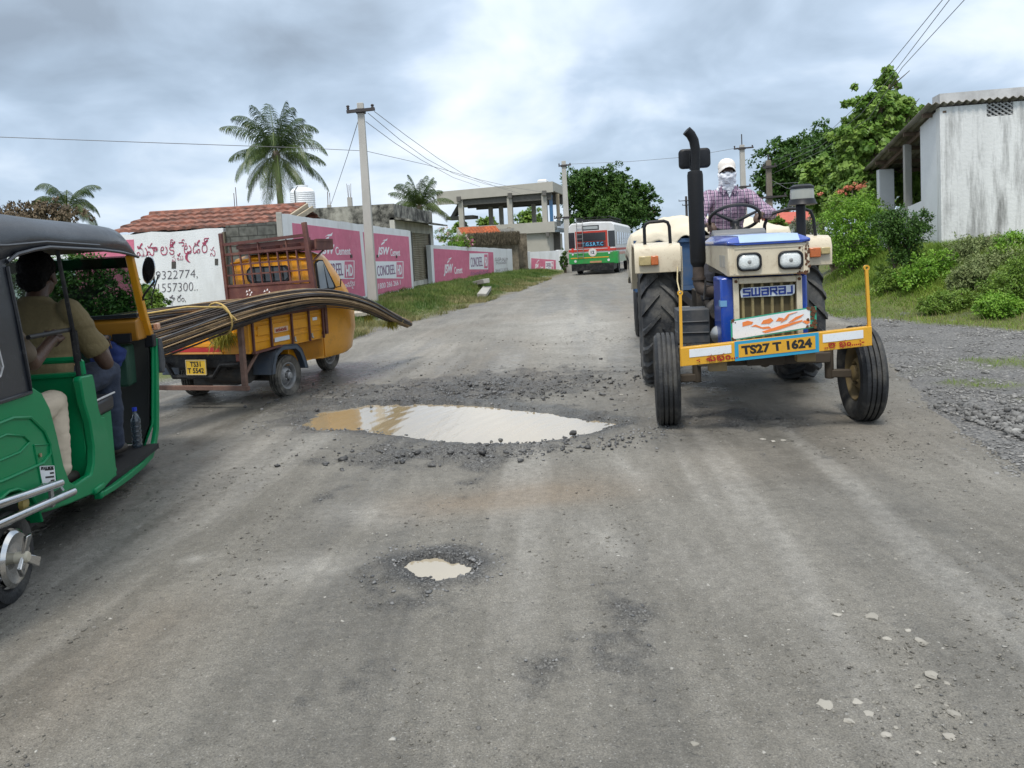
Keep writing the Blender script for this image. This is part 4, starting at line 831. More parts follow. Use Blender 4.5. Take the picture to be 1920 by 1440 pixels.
# ================================================================ RIGHT SIDE: WHITE HOUSE WITH VERANDA
hx,hy=10.05,18.; rz=-math.atan(.188); t=thing('white_house','stained white house with sloping sheet roof and a pillared veranda on the bank at right','house',(hx,hy,0),rz)
fh=Face((hx,hy),(hx+math.cos(rz)*8,hy+math.sin(rz)*8)); fsd=Face((hx,hy),(hx-math.sin(rz)*7,hy+math.cos(rz)*7))
z0=fh.pt(1772,199)[1]; a,wz1=fh.pt(1850,190); wa,wz0=fh.pt(1850,219); wb=fh.pt(1900,215)[0]; sl=(z0-fsd.pt(1637,322)[1])/ (fsd.pt(1637,322)[0]); sl=min(sl,.2)
rf=lambda y,x=0: z0-sl*y+.0*x
b=MB(); b.box(0,wa,0,.25,.3,z0-.02); b.box(wb,8,0,.25,.3,z0-.02); b.box(wa,wb,0,.25,.3,wz0); b.build('front_wall',WHITE2,t,False)
d1=fsd.pt(1726,300)[0]; b=MB(); b.prism([(.25,.3),(.25,rf(.25)-.03),(d1,rf(d1)-.03),(d1,.3)],'x',0,.22)
zl0=fsd.pt(1696,388)[1]; b.prism([(d1,.3),(d1,fsd.pt(1726,377)[1]),(d1+.9,zl0),(5.2,zl0-.05),(5.2,.3)],'x',0.003,.2); b.build('side_wall',mat('whitewash_plain',(.66,.68,.70),.9,var=.05,scale=2,bump=.2,bscale=20),t,False)
p1=fsd.pt(1647,350)[0]; p0=p1-.28; MB().box(-.05,.36,p0,p1,.3,rf(p1)-.1).build('pillar',MATS['whitewash_plain'],t,bevel=.01)
pp=fsd.pt(1699,330)[0]; MB().box(-.05,.12,pp-.08,pp+.08,zl0-.1,rf(pp)-.12).build('post',CONC,t,bevel=.01)
EAV=6.6; V=[];nx=230; cx=np.linspace(-.28,8.2,nx+1); pr=.028*np.sin(2*PI*(cx)/.16)
ys=[-.12,1.5,3.,4.5,EAV]; V=[np.stack([cx,np.full(nx+1,y),rf(y)+.05+pr],1) for y in ys]; i=np.arange(nx); Q=np.concatenate([np.stack([k*(nx+1)+i,k*(nx+1)+i+1,(k+1)*(nx+1)+i+1,(k+1)*(nx+1)+i],1) for k in range(4)])
o=link('roof_sheets',np_mesh('roof_sheets',np.concatenate(V),Q),mat('asbestos_sheet',(.24,.22,.19),.85,var=.18,scale=2.5,dirt=(.09,.075,.06),damt=.7,dscale=1.5),t,True,80); o.modifiers.new('s','SOLIDIFY').thickness=.012
b=MB()
for y in (.5,1.9,3.2,4.5,5.6): b.bar((-.22,y,rf(y)-.03),(8,y,rf(y)-.03),.07,.1,(0,0,1))
b.bar((.1,0,rf(0)-.1),(.1,EAV-.1,rf(EAV-.1)-.1),.08,.1,(0,0,1)); b.build('rafter',mat('dark_timber',(.12,.085,.06),.9,var=.3),t,False)
b=MB(); b.box(wa,wb,.10,.2,wz0,z0-.05); 
w_,h_=wb-wa,z0-wz0
b=MB(); nd=4
for i in range(-4,nd+4):
    for s in (-1,1):
        x0=wa+w_*i/nd; x1=x0+s*h_*1.3
        # clip to the opening
        P0=[x0,wz0];P1=[x1,z0-.02]
        def clip(P,Qp):
            (xa,za),(xb,zb)=P,Qp
            if xa>xb: xa,za,xb,zb=xb,zb,xa,za
            if xb<wa or xa>wb: return None
            if xa<wa: za+=(zb-za)*(wa-xa)/(xb-xa); xa=wa
            if xb>wb: zb=za+(zb-za)*(wb-xa)/(xb-xa); xb=wb
            return (xa,za),(xb,zb)
        c=clip(P0,P1)
        if c and c[1][0]-c[0][0]>.03: b.bar((c[0][0],.05+.012*s,c[0][1]),(c[1][0],.05+.012*s,c[1][1]),.05,.03)
b.build('lattice_window',mat('grey_lattice',(.36,.36,.36),.9),t,False)
MB().box(wa,wb,.2,.24,wz0,z0).build('window_void',DARKIN,t,False)
zt=at(1765,176,18.35).z; b=MB().box(.12,8,.35,.85,rf(.85)-.3,zt); b.build('upper_block',mat('old_whitewash_grey',(.50,.51,.51),.9,var=.1,scale=2,dirt=(.25,.25,.25),damt=.5,dscale=1.5),t,False)
TREEBEHIND=True
# small red roofed shed far behind
p=gp(1505,443); t=thing('red_roof_shed','tiny pale shed with red roof glimpsed behind the tractor air cleaner','shed',at(1508,412,38.).xy.to_3d(),0)
zb=at(1508,412,38.).z; MB().box(-1.4,.9,0,2,-.2,zb-.1).build('wall',WHITE,t,False); b=MB(); b.prism([(-.3,zb-.15),(-.3,zb-.08),(1,zb+.45),(2.3,zb-.08),(2.3,zb-.15)],'x',-1.6,1.1); b.build('roof',mat('red_sheet',(.42,.09,.06),.6,var=.15),t,False)
# ================================================================ POLES AND WIRES
POLE=mat('pole_concrete',(.43,.42,.39),.85,var=.08,scale=3,bump=.2,bscale=30,dirt=(.3,.29,.27),damt=.4,dscale=1.2,stretch=(1,1,.3)); IRON=mat('dark_iron',(.045,.04,.042),.7,var=.2)
def pole(label,pxb,pyb,Y,pxt,pyt,w0,w1,m,arms,group=None,spike=0.,name='utility_pole'):
    b0=at(pxb,pyb,Y); zt=at(pxt,pyt,Y).z; zg=hz(b0.x,Y)-.25; t=thing(name,label,'utility pole',(b0.x,Y,zg)); h=zt-zg
    MB().loft([[(sx*w/2,sy*w*.4,z) for sx,sy in ((-1,-1),(1,-1),(1,1),(-1,1))] for w,z in ((w0,0),(w1,h))]).build('post',m,t,bevel=.012)
    for dz,xl,xr,yy in arms:
        b=MB(); b.bar((xl,yy,h-dz-.02),(xr,yy,h-dz+.02),.08,.08,(0,0,1)); b.box(-w1*.7,w1*.7,-w1*.6,w1*.6,h-dz-.06,h-dz+.06); b.build('cross_arm',IRON,t)
        for x in (xl+.04,xr-.06): MB().lathe([(.02,0),(.045,.03),(.03,.06),(.05,.09),(.03,.12)],c=(x,yy,h-dz+.03),n=10).build('insulator',IRON,t)
    if spike: MB().tube([(0,0,h),(0,0,h+spike)],.03,6).build('spike',IRON,t)
    return t
pole('tall pale concrete utility pole standing in front of the pink wall',700,570,21.3,679,193,.27,.17,POLE,((.22,-.36,.40,-.12),))
pole('thin pale concrete pole standing at the left corner of the bus',1066,500,50.,1056,302,.42,.26,POLE,((.3,-.35,.45,-.15),(3.6,-.8,.3,-.15)))
pole('pale concrete pole rising behind the tractor driver',1395,400,44.,1386,272,.36,.24,POLE,((.2,-.5,.6,-.15),(2.35,-.4,.4,-.15)),spike=.6)
pole('brown weathered pole with tangled wires before the dark tree',1444,420,34.,1452,300,.28,.2,mat('weathered_pole',(.17,.145,.12),.9,var=.25),((.3,-.3,.3,-.15),(1.6,-.6,.7,-.15)),spike=.25)
pole('tiny distant pole between the bus and the tractor exhaust',1288,415,88.,1285,368,.3,.22,IRON,((.5,-.9,.9,-.2),(1.,-.5,.5,-.2)))
WIRE=mat('wire',(.16,.165,.175),.6,var=0)
def wire(label,pts,r=.009,group='overhead wires'):
    """pts: (px,py,Y) the wire passes through; it sags between them as drawn"""
    P=[at(*p) for p in pts]; b=MB(); out=[]
    for i in range(len(P)-1):
        a,c=P[i],P[i+1]
        for k in range(8): out.append(a.lerp(c,k/8))
    out.append(P[-1]); b.tube(out,r*.75,5); o=b.build('overhead_wire',WIRE); return tag(o,label,'wire',group)
wire('long wire crossing the sky from the left edge past the palm to the near pole',((-200,249,18),(0,257,18.5),(300,268,20),(560,277,23),(685,283,24),(800,309,30),(900,337,38),(960,351,44),(1030,362,54)),.012)
wire('upper wire running from the near pole arm to the building roof',((702,209,21.2),(760,253,25),(820,296,30),(870,327,36),(930,350,44),(975,363,56)),.012)
wire('middle wire running from the near pole arm to the building roof',((690,212,21.3),(750,262,25),(800,298,30),(850,325,36),(910,345,44),(960,355,56)),.012)
wire('lower wire running from the near pole down to the old cottage',((686,228,21.3),(740,268,25),(790,300,30),(850,333,38),(900,350,47)),.012)
wire('slanting stay wire from the near pole down to the column stub',((675,216,21.3),(652,290,27),(621,382,34.5)),.014)
wire('wire from the far left pole across to the pole behind the tractor',((1060,308,50),(1180,303,49),(1290,294,46),(1384,277,44)),.016)
for i,(x0,x1,lab) in enumerate(((1767,1664,'leftmost'),(1780,1684,'middle'),(1808,1692,'rightmost'))):
    wire(lab+' of the three wires at the top right corner above the leafy tree',((x0+40,-60,12),(x0,0,14),(x1,126,18),(1600+i*15,205+i*8,22),(1530+i*6,270+i*6,27),(1452,300+i*12,34)),.010)
wire('wire sagging from the brown pole to the right behind the leafy tree',((1448,345,34),(1500,342,30),(1560,325,26)),.01)
wire('lowest wire looping from the brown pole to the right',((1448,338,34),(1475,353,31),(1505,356,29),(1550,346,26)),.01)
# ================================================================ TREES, PALMS, BUSHES
palm('tall coconut palm with a full drooping crown behind the tiled roof',(at(529,400,45.).x,45.,0),at(526,292,45.).z,.17,36,3.4,(1.0,2.6),(-.85,1.5),(-.1,0),seed=5)
palm('short palm whose crown shows above the shop roof',(at(787,400,52.).x,52.,0),at(782,392,52.).z,.16,26,2.4,(1.1,2.2),(.05,1.5),(0,0),seed=9)
palm('wind blown palm above the black auto hood at the left',(at(128,420,40.).x,40.,0),at(125,392,40.).z,.15,18,2.2,(1.2,2.8),(-.2,1.3),(0,0),seed=3)
random.seed(21)
DG=leafmat('dark_leaf',(.03,.085,.015),(.085,.17,.03),.5,.28); MG=leafmat('mid_leaf',(.08,.17,.02),(.23,.34,.06),.45,.25); BG=leafmat('bright_leaf',(.09,.23,.02),(.25,.42,.05),.5,.3)
TG=leafmat('broad_leaf',(.085,.20,.025),(.32,.46,.11),.4,.38); BR=leafmat('dead_leaf',(.07,.05,.03),(.15,.115,.07),.7,.1)
def base(px,Y): 
    x=at(px,450,Y).x; return (x,Y,hz(x,Y)-.1)
def E(px,py,rx,ry,Y,bx): # ellipsoid from picture size at depth Y, relative to base bx
    p=at(px,py,Y); k=Y/F; return (p.x-bx[0],0,p.z-bx[2],rx*k,rx*k*.8,ry*k)
Y=70.; bs=base(1140,Y); tree('dense_tree','big round dark green tree rising behind the bus',bs,9,[E(1095,355,48,40,Y,bs),E(1135,345,45,34,Y,bs),E(1175,362,42,32,Y,bs),E(1150,395,70,38,Y,bs),E(1212,385,26,30,Y,bs),E(1215,405,24,18,Y,bs),E(1080,400,30,30,Y,bs),E(1095,335,30,22,Y,bs)],DG,900,42,.26,.5,cr=.2,asp=.6)
Y=31.; bs=base(1712,Y); tree('dense_tree','green tree seen through the open veranda of the white house',bs,4.2,[E(1700,350,30,30,Y,bs),E(1730,365,40,40,Y,bs),E(1690,390,30,26,Y,bs),E(1750,390,40,30,Y,bs)],MG,170,34,.13,.12,cr=.3)
Y=46.; bs=base(1500,Y); tree('dense_tree','large dark tree behind the brown pole at right',bs,9,[E(1500,300,75,45,Y,bs),E(1560,265,50,36,Y,bs),E(1450,340,40,38,Y,bs),E(1530,350,80,40,Y,bs),E(1425,355,22,22,Y,bs),E(1600,310,50,50,Y,bs),E(1470,280,22,18,Y,bs)],DG,800,44,.22,.4,cr=.22,asp=.55,shell=.5)
Y=24.; bs=base(1650,Y); tree('broad_leaved_tree','tall tree with big pale green leaves beside the white house',bs,7.5,[E(1668,158,28,30,Y,bs),E(1640,205,50,38,Y,bs),E(1685,215,40,36,Y,bs),E(1620,265,52,40,Y,bs),E(1680,290,50,50,Y,bs),E(1590,300,34,34,Y,bs),E(1630,345,62,40,Y,bs),E(1705,200,22,20,Y,bs),E(1700,340,50,60,Y,bs),E(1600,255,30,30,Y,bs)],TG,640,46,.155,.16,cr=.26,asp=.8,droop=.9,shell=.5)
Y=27.; bs=base(1545,Y); tree('broad_leaved_tree','smaller pale leaved tree left of the tall one behind the air cleaner',bs,3.5,[E(1530,320,34,26,Y,bs),E(1565,335,40,34,Y,bs),E(1510,350,22,20,Y,bs),E(1550,375,45,30,Y,bs)],TG,240,36,.17,.1,cr=.3,asp=.75,droop=.8)
for i,(px,py,rx,ry,lb) in enumerate(((862,422,14,8,'leftmost low tree seen through the open upper floor'),(915,414,18,11,'small tree seen between the middle pillars'),(990,404,26,20,'rounded tree seen through the right bay of the building'))):
    Y=95.; bs=(at(px,450,Y).x,Y,0); tree('distant_tree',lb,bs,6,[E(px,py+3,rx,ry,Y,bs),E(px+6,py+12,rx,ry,Y,bs),E(px,py+25,rx,ry,Y,bs)],MG,120,26,.4,.25,group='trees beyond the unfinished building',cr=.3)
Y=33.; bs=base(50,Y); tree('withered_tree','thin tree with brown withered leaves above the black auto hood',bs,4.4,[E(20,395,40,20,Y,bs),E(75,392,40,18,Y,bs),E(105,372,16,26,Y,bs),E(130,405,40,20,Y,bs),E(-40,390,40,26,Y,bs),E(40,420,80,30,Y,bs)],BR,330,20,.15,.1,cr=.25,asp=.5,droop=1.)
def bush(label,px,Y,ell,m,nc,nl,size,cat='bush',name='bush',**k):
    k.setdefault('flat',1.)
    bs=base(px,Y); t=thing(name,label,cat,bs); es=[E(*e,Y,bs) for e in ell]; b=MB()
    for i in range(9):
        e=random.choice(es); q=Vector((e[0]+random.uniform(-.5,.5)*e[3],random.uniform(-.4,.4)*e[4],e[2]+random.uniform(-.2,.7)*e[5])); b.tube([(random.uniform(-.05,.05),0,0),q*.5+Vector((random.uniform(-.1,.1),0,.1)),q],[.03,.018,.006],5)
    b.build('stem',BARK,t); cloud('foliage',m,t,[(*e,e[3]*e[4]*e[5]) for e in es],nc,nl,size,**k); return t
bush('dark green shrub standing in front of the white house corner',1690,15.5,((1690,430,46,38),(1690,480,30,24),(1660,420,34,30),(1730,415,22,22),(1700,465,30,30),(1650,400,14,14),(1735,395,8,12)),DG,360,30,.055,cr=.28)
bush('bright green creeper covered bush behind the wooden stake',1600,18.5,((1600,410,48,40),(1590,485,44,26),(1640,480,30,30),(1570,400,36,30),(1630,390,36,28),(1600,450,50,34),(1640,450,36,40)),BG,420,34,.06,cr=.3)
bush('yellowish trailing bush beside the tractor wheel',1562,20.,((1555,440,26,30),(1575,470,26,20),(1540,460,16,22)),MG,170,26,.06,cr=.3)
bush('grey green bush seen under the red roofed shed',1515,30.,((1512,425,34,20),),leafmat('grey_leaf',(.12,.15,.10),(.22,.25,.17),.6,.2),90,26,.09)
bush('low green bush behind the tarp at the right',1450,24.,((1452,420,20,16),(1468,430,12,20)),MG,90,26,.09)
bs=base(1600,21.5); t=thing('flowering_shrub','shrub with salmon coloured flower heads above the bright bush','shrub',bs); Y=21.5
b=MB(); b.tube([(0,0,0),(0,0,1.9)],[.04,.02],6); b.build('stem',BARK,t); cloud('foliage',MG,t,[(*E(1600,385,60,22,Y,bs),1),(*E(1620,395,50,20,Y,bs),1)],80,24,.1)
cloud('flower',leafmat('salmon_petal',(.55,.16,.10),(.75,.33,.22),.6,.3),t,[(*e,e[3]) for e in (E(1608,350,14,7,Y,bs),E(1575,360,12,5,Y,bs),E(1590,352,8,4,Y,bs),E(1540,365,7,5,Y,bs))],26,20,.06,cr=.5)
for lb,px,Y,el,m,nc,sz in (
    ('lush green weeds nearest the shrub on the bank',1735,13.6,((1735,505,34,26),(1765,495,30,28),(1710,525,26,22),(1755,530,40,22)),BG,230,.05),
    ('tall pale weeds against the foot of the white house',1830,15.,((1830,470,50,22),(1790,478,26,18),(1870,460,30,22)),leafmat('pale_weed',(.11,.16,.05),(.24,.28,.12),.6,.25),230,.05),
    ('bushy weed mound at the right edge of the picture',1890,12.6,((1885,545,40,34),(1915,520,30,40),(1860,560,30,20)),MG,260,.04),
    ('round low weed clump in the middle of the bank',1775,12.4,((1770,570,34,24),(1745,575,22,16),(1800,565,30,22)),MG,230,.035),
    ('feathery weeds around the grey block',1850,13.8,((1845,500,40,22),(1890,490,40,26),(1815,510,20,16)),MATS['pale_weed'],230,.045),
    ('low dark weeds left of the lush ones',1680,14.4,((1680,520,22,16),(1660,535,18,12),(1640,545,14,8)),MG,120,.04),
    ('broad patch of leafy weeds on the slope below the shrub',1700,15.,((1700,500,30,16),(1670,508,24,14),(1725,495,20,14)),MG,150,.045),
    ('pale tufted weeds between the lush ones and the picture edge',1820,14.,((1820,520,34,22),(1800,535,24,18),(1845,545,26,20)),MATS['pale_weed'],220,.045),
    ('green weeds in front of the grey block at the right edge',1870,13.,((1870,575,34,24),(1900,585,26,20)),BG,200,.04),
    ('young weeds climbing the wall foot at the picture edge',1905,15.6,((1905,455,24,20),(1890,470,30,16)),BG,110,.05)):
    Y=hit(px,max(e[1]+e[3]*.9 for e in el))+.25; bush(lb,px,Y,[(a_,b_,c_*1.08,d_*1.12) for a_,b_,c_,d_ in el],m,int(nc*1.25),26,sz*1.1,'weeds','weed_clump',cr=.3)
bush('tall wild bush growing behind the auto before the lettered wall',235,12.5,((190,560,50,60),(250,560,44,50),(160,520,50,60),(120,580,60,60),(285,570,26,40),(60,540,60,60),(225,600,70,50)),DG,560,36,.065,cr=.25)
bush('light green spray of the wild bush reaching past the auto pillar',285,11.8,((285,560,24,26),(300,575,16,16)),MG,60,20,.055,cr=.35)
bush('low green plants at the road edge under the truck tail',320,11.6,((320,712,26,14),(300,718,20,12)),BG,60,24,.05)
Y=41.; bs=base(850,Y); t=thing('oleander','oleander with pale and pink blossoms above the second pink wall','flowering bush',bs)
b=MB()
for i in range(7): b.tube([(0,0,0),(random.uniform(-1,1),0,2.3)],[.03,.01],5)
b.build('stem',BARK,t); el=[E(850,445,28,18,Y,bs),E(835,440,18,18,Y,bs),E(870,458,20,10,Y,bs)]
cloud('foliage',MG,t,[(*e,1) for e in el],130,26,.12,asp=.25); cloud('flower',leafmat('pale_blossom',(.62,.42,.42),(.8,.68,.62),.6,.3),t,[(*e,1) for e in el],60,9,.09); cloud('flower',leafmat('pink_blossom',(.62,.2,.3),(.75,.4,.48),.6,.3),t,[(*E(884,455,5,11,Y,bs),1)],10,16,.09,cr=.6)
bush('yellow green bush inside the second pink wall',862,40.5,((850,462,22,8),),BG,50,22,.1)
bush('dark hedge clump between the far pink wall and the bus',1058,49.,((1057,490,8,20),),DG,50,24,.12)
# ---- grass (uncountable)
def grass(name,label,n,xr,yr,dens,h,w,m,cat='grass'):
    y=NR.uniform(*yr,n) if yr[1]<20 else yr[0]*np.exp(NR.uniform(0,1,n)*math.log(yr[1]/yr[0])); x=xr(y)+0*y; k=NR.uniform(0,1,n)<dens(x,y); x,y=x[k],y[k]; n=len(x)
    z=hgt(x,y)-.02; hh=h(x,y)*NR.uniform(.5,1.3,n); a=NR.uniform(0,2*PI,n); ww=w*(.6+.04*y); l=NR.normal(0,.45,(n,2))*hh[:,None]
    B=np.stack([x,y,z],1); u=np.stack([np.cos(a)*ww,np.sin(a)*ww,0*a],1); M_=B+np.stack([l[:,0]*.35,l[:,1]*.35,hh*.6],1); T=B+np.stack([l[:,0],l[:,1],hh],1)
    V=np.stack([B-u,B+u,M_+u*.7,T,M_-u*.7],1).reshape(-1,3); i=np.arange(n)[:,None]*5
    Q=np.concatenate([i+np.array([[0,1,2,4]]),i+np.array([[4,2,3,3]])]); Q=np.concatenate([i+np.array([[0,1,2,4]]) ]); T3=i+np.array([[4,2,3]])
    me=bpy.data.meshes.new(name); Vf=V.astype(np.float32); me.vertices.add(len(V)); me.vertices.foreach_set('co',Vf.ravel())
    lp=np.concatenate([Q.ravel(),T3.ravel()]).astype(np.int32); me.loops.add(len(lp)); me.loops.foreach_set('vertex_index',lp)
    st=np.concatenate([np.arange(n)*4,n*4+np.arange(n)*3]).astype(np.int32); me.polygons.add(2*n); me.polygons.foreach_set('loop_start',st); me.update(calc_edges=True)
    tt=np.clip(fbm(x*1.3,y*1.3,4,300)*1.6-.35+NR.normal(0,.15,n),0,1); a_=me.attributes.new('tint','FLOAT','POINT'); a_.data.foreach_set('value',np.repeat(tt,5).astype(np.float32))
    return tag(link(name,me,m,None,False),label,cat,kind='stuff')
GR1=leafmat('grass_blade',(.10,.19,.022),(.26,.35,.06),.6,.25); GR2=leafmat('dry_grass',(.10,.13,.035),(.30,.26,.13),.7,.2)
grass('grass','short bright green grass on the bank at right',95000,lambda y:np.interp(y,BY,BX)-.5+NR.uniform(0,1,len(y))**.8*(5.2),(8.6,19.5),lambda x,y:veg_at(x,y)*np.clip(1-1.1*straw_at(x,y),0,1),lambda x,y:.045+.15*sst(.7,2.2,x-np.interp(y,BY,BX))*fbm(x*1.7,y*1.7,3,310)*2,.005,GR1)
grass('grass','small grass tufts growing in the gravel shoulder at right',34000,lambda y:NR.uniform(3,8,len(y)),(4.5,9.5),lambda x,y:sst(.15,.6,veg_at(x,y))*(x>road_r(y)+.2),lambda x,y:.05+0*x,.003,GR1)
grass('dry_grass','straw coloured dry grass on the bank beside the tractor',30000,lambda y:np.interp(y,BY,BX)-.4+NR.uniform(0,1,len(y))*4,(9.5,24),lambda x,y:.12+1.3*straw_at(x,y),lambda x,y:.10+.05*NR.uniform(0,1,len(x)),.004,GR2)
grass('grass','weedy grass along the foot of the pink walls',80000,lambda y:road_l(y)-.0-NR.uniform(0,1,len(y))**1.2*4.2,(12.8,52),lambda x,y:(.12+veg_at(x,y))*sst(.05,.5,road_l(y)-x)*.9,lambda x,y:(.045+.13*sst(.4,1.8,road_l(y)-x)*fbm(x*1.2,y*1.2,3,315)*1.9),.005,leafmat('verge_grass',(.045,.105,.018),(.17,.215,.055),.6,.2))
grass('dry_grass','brownish dead grass mixed into the left verge',60000,lambda y:road_l(y)-.0-NR.uniform(0,1,len(y))**1.1*3.6,(13.,40),lambda x,y:sst(.38,.60,fbm(x*.9,y*.9,3,330)),lambda x,y:.13+0*x,.005,GR2)
# a few leaning things on the verges
t=thing('wooden_stake','leaning weathered stake in front of the bright green bush','stake',(at(1597,490,19.).x,19.,hz(at(1597,490,19.).x,19.)),0)
MB().tube([(.02,0,-.1),(0,0,.3),(-.05,.02,at(1587,428,19.).z-hz(at(1597,490,19.).x,19.))],[.05,.045,.035],7).build('post',mat('grey_wood',(.24,.18,.13),.9,var=.3),t)
def slab(label,p0,p1,w_,h_,m,name='concrete_slab',cat='slab',z=.05):
    a,c=gp(*p0),gp(*p1); mid=(a+c)/2; zz=hz(mid.x,mid.y); t=MB(); d=(c-a).xy.to_3d(); L=d.length; t.box(-L/2,L/2,-w_/2,w_/2,0,h_); o=t.build(name,m,None,bevel=.012); o.location=(mid.x,mid.y,zz+z); o.rotation_euler=(R(4),R(-3),math.atan2(d.y,d.x)); return tag(o,label,cat)
slab('fallen pale concrete post lying in the grass of the left verge',(882,540),(914,553),.22,.16,CONC,'concrete_post','post')
slab('short broken concrete piece at the road end of the fallen post',(903,560),(914,552),.3,.14,CONC,'concrete_piece','rubble')
slab('pale plank on the ground just right of the yellow truck',(640,608),(705,603),.35,.10,mat('pale_plank',(.42,.38,.32),.8,var=.2),'plank','plank')
slab('second darker plank behind the pale one by the truck',(648,596),(700,592),.12,.10,MATS['dark_timber'],'plank','plank',.08)
# ================================================================ WHEELS
RUB=mat('tyre_rubber',(.013,.015,.018),.62,var=.3,scale=9,bump=.3,bscale=60,dirt=(.12,.115,.10),damt=.55,dscale=5,thr=.53)
RUBD=mat('muddy_rubber',(.020,.023,.028),.65,var=.35,scale=9,bump=.3,bscale=50,dirt=(.15,.145,.13),damt=.6,dscale=4,thr=.50)
BLACK=mat('black_metal',(.009,.0095,.011),.5,spec=.3,var=.2,dirt=(.10,.095,.085),damt=.4,dscale=6,thr=.55); BPL=mat('black_plastic',(.011,.012,.015),.45,spec=.3,var=.1)
def wheel(parent,c,Rr,W,rimR,rim,tyre=None,lugs=0,grooves=0,rz=0.,name='wheel',steer=0.,dish=.0,hub=True,flip=1):
    """c = centre (local to parent), axle along x; flip=+1 puts the outer face of the rim on +x"""
    tyre=tyre or RUB; w=bpy.data.objects.new(name,None); COL.objects.link(w); w.parent=parent; w.location=c; w.rotation_euler=(0,0,steer)
    s=Rr-rimR; h=W/2; b=MB(); prof=[(rimR,-h*.62),(rimR+s*.12,-h*.80),(rimR+s*.5,-h),(rimR+s*.82,-h*.93),(Rr-.012,-h*.74)]
    if grooves:
        n=grooves; e=[(-h*.74+2*h*.74*i/n) for i in range(n+1)]
        for i in range(n):
            a,b_=e[i],e[i+1]; prof+=[(Rr,a+.006),(Rr+.003*(1-abs((a+b_)/2)/h),(a+b_)/2),(Rr,b_-.006)]+([(Rr-.018,b_-.004),(Rr-.018,b_+.004)] if i<n-1 else [])
    else: prof+=[(Rr,-h*.6),(Rr+.008,0),(Rr,h*.6)]
    prof+=[(Rr-.012,h*.74),(rimR+s*.82,h*.93),(rimR+s*.5,h),(rimR+s*.12,h*.80),(rimR,h*.62)]
    b.lathe(prof,'x',n=56,caps=False)
    if lugs:
        for i in range(lugs):
            for sd in (-1,1):
                a0=2*PI*(i+(.5 if sd>0 else 0))/lugs; pr=[]
                for k in range(5):
                    u=k/4; a=a0+u*.30; x=sd*h*(.02+.98*u); rr=Rr-.012-(.05*max(0,u-.75)/.25)
                    ca,sa=math.cos(a),math.sin(a); tg=Vector((0,-sa,ca)); rd=Vector((0,ca,sa)); p=Vector((x,0,0))+rd*rr; wd=.032; hh=.045
                    pr.append([p-tg*wd-rd*.02,p-tg*wd*.75+rd*hh,p+tg*wd*.75+rd*hh,p+tg*wd-rd*.02])
                b.loft(pr)
    b.build('tyre',tyre,w,ang=40)
    b=MB(); f=flip; b.lathe([(rimR+.004,-h*.64),(rimR-.006,-h*.5),(rimR*.90,-h*.3),(rimR*.88,h*.3),(rimR-.006,h*.5),(rimR+.004,h*.64),(rimR-.012,h*.64),(rimR*.84,h*.35),(rimR*.84,-h*.35),(rimR-.012,-h*.64)],'x',n=48,caps=False)
    d=h*(.15+dish)*f; b.lathe([(rimR*.86,d-.02*f),(rimR*.72,d-.045*f),(rimR*.52,d+.02*f),(rimR*.42,d+.03*f),(rimR*.36,d),(.001,d)],'x',n=40,caps=False)
    if hub: b.lathe([(rimR*.30,d),(rimR*.28,d+.05*f),(rimR*.18,d+.065*f),(.001,d+.065*f)],'x',n=20,caps=False)
    for i in range(5):
        a=2*PI*i/5; b.ball((d+.03*f,rimR*.38*math.cos(a),rimR*.38*math.sin(a)),.012,6)
    b.build('rim',rim,w,ang=40); return w
# ================================================================ PEOPLE
def hand(b,w,d,n,side,curl=.9,k=1.,spread=.16):
    """palm with four bent fingers and a thumb; w wrist, d towards the fingers, n the way the palm faces, side +-1 puts the thumb"""
    w=Vector(w); d=Vector(d).normalized(); n=Vector(n); n=(n-d*n.dot(d)).normalized(); l=d.cross(n)*side
    L=[.088,.092,.088,.080]; FL=[(.042,.026,.020),(.046,.029,.021),(.043,.027,.020),(.034,.021,.018)]
    for i in range(4):
        o=(1.5-i)*.0205*k; kn=w+d*L[i]*k+l*o; b.cap(w+l*o*.7+d*.01,kn,.0145*k,.0115*k,8); p=kn; dd=(d+l*(1.5-i)*spread*.25).normalized()
        c=curl*(.8+.12*i)
        for j,s in enumerate(FL[i]):
            dd=(dd*math.cos(c*(1.0,.95,.6)[j])+n*math.sin(c*(1.0,.95,.6)[j])).normalized(); q=p+dd*s*k; b.cap(p,q,(.0098,.0088,.008)[j]*k,(.009,.0082,.0068)[j]*k,8); p=q
            
    t0=w+d*.022*k+l*.026*k; t1=t0+(d*.6+l*.55+n*.45).normalized()*.045*k; t2=t1+(d*.75+l*.05+n*.75).normalized()*.034*k; t3=t2+(d*.5-l*.3+n*.9).normalized()*.026*k
    b.cap(t0,t1,.015*k,.0115*k,8); b.cap(t1,t2,.0112*k,.0098*k,8); b.cap(t2,t3,.0098*k,.008*k,8)
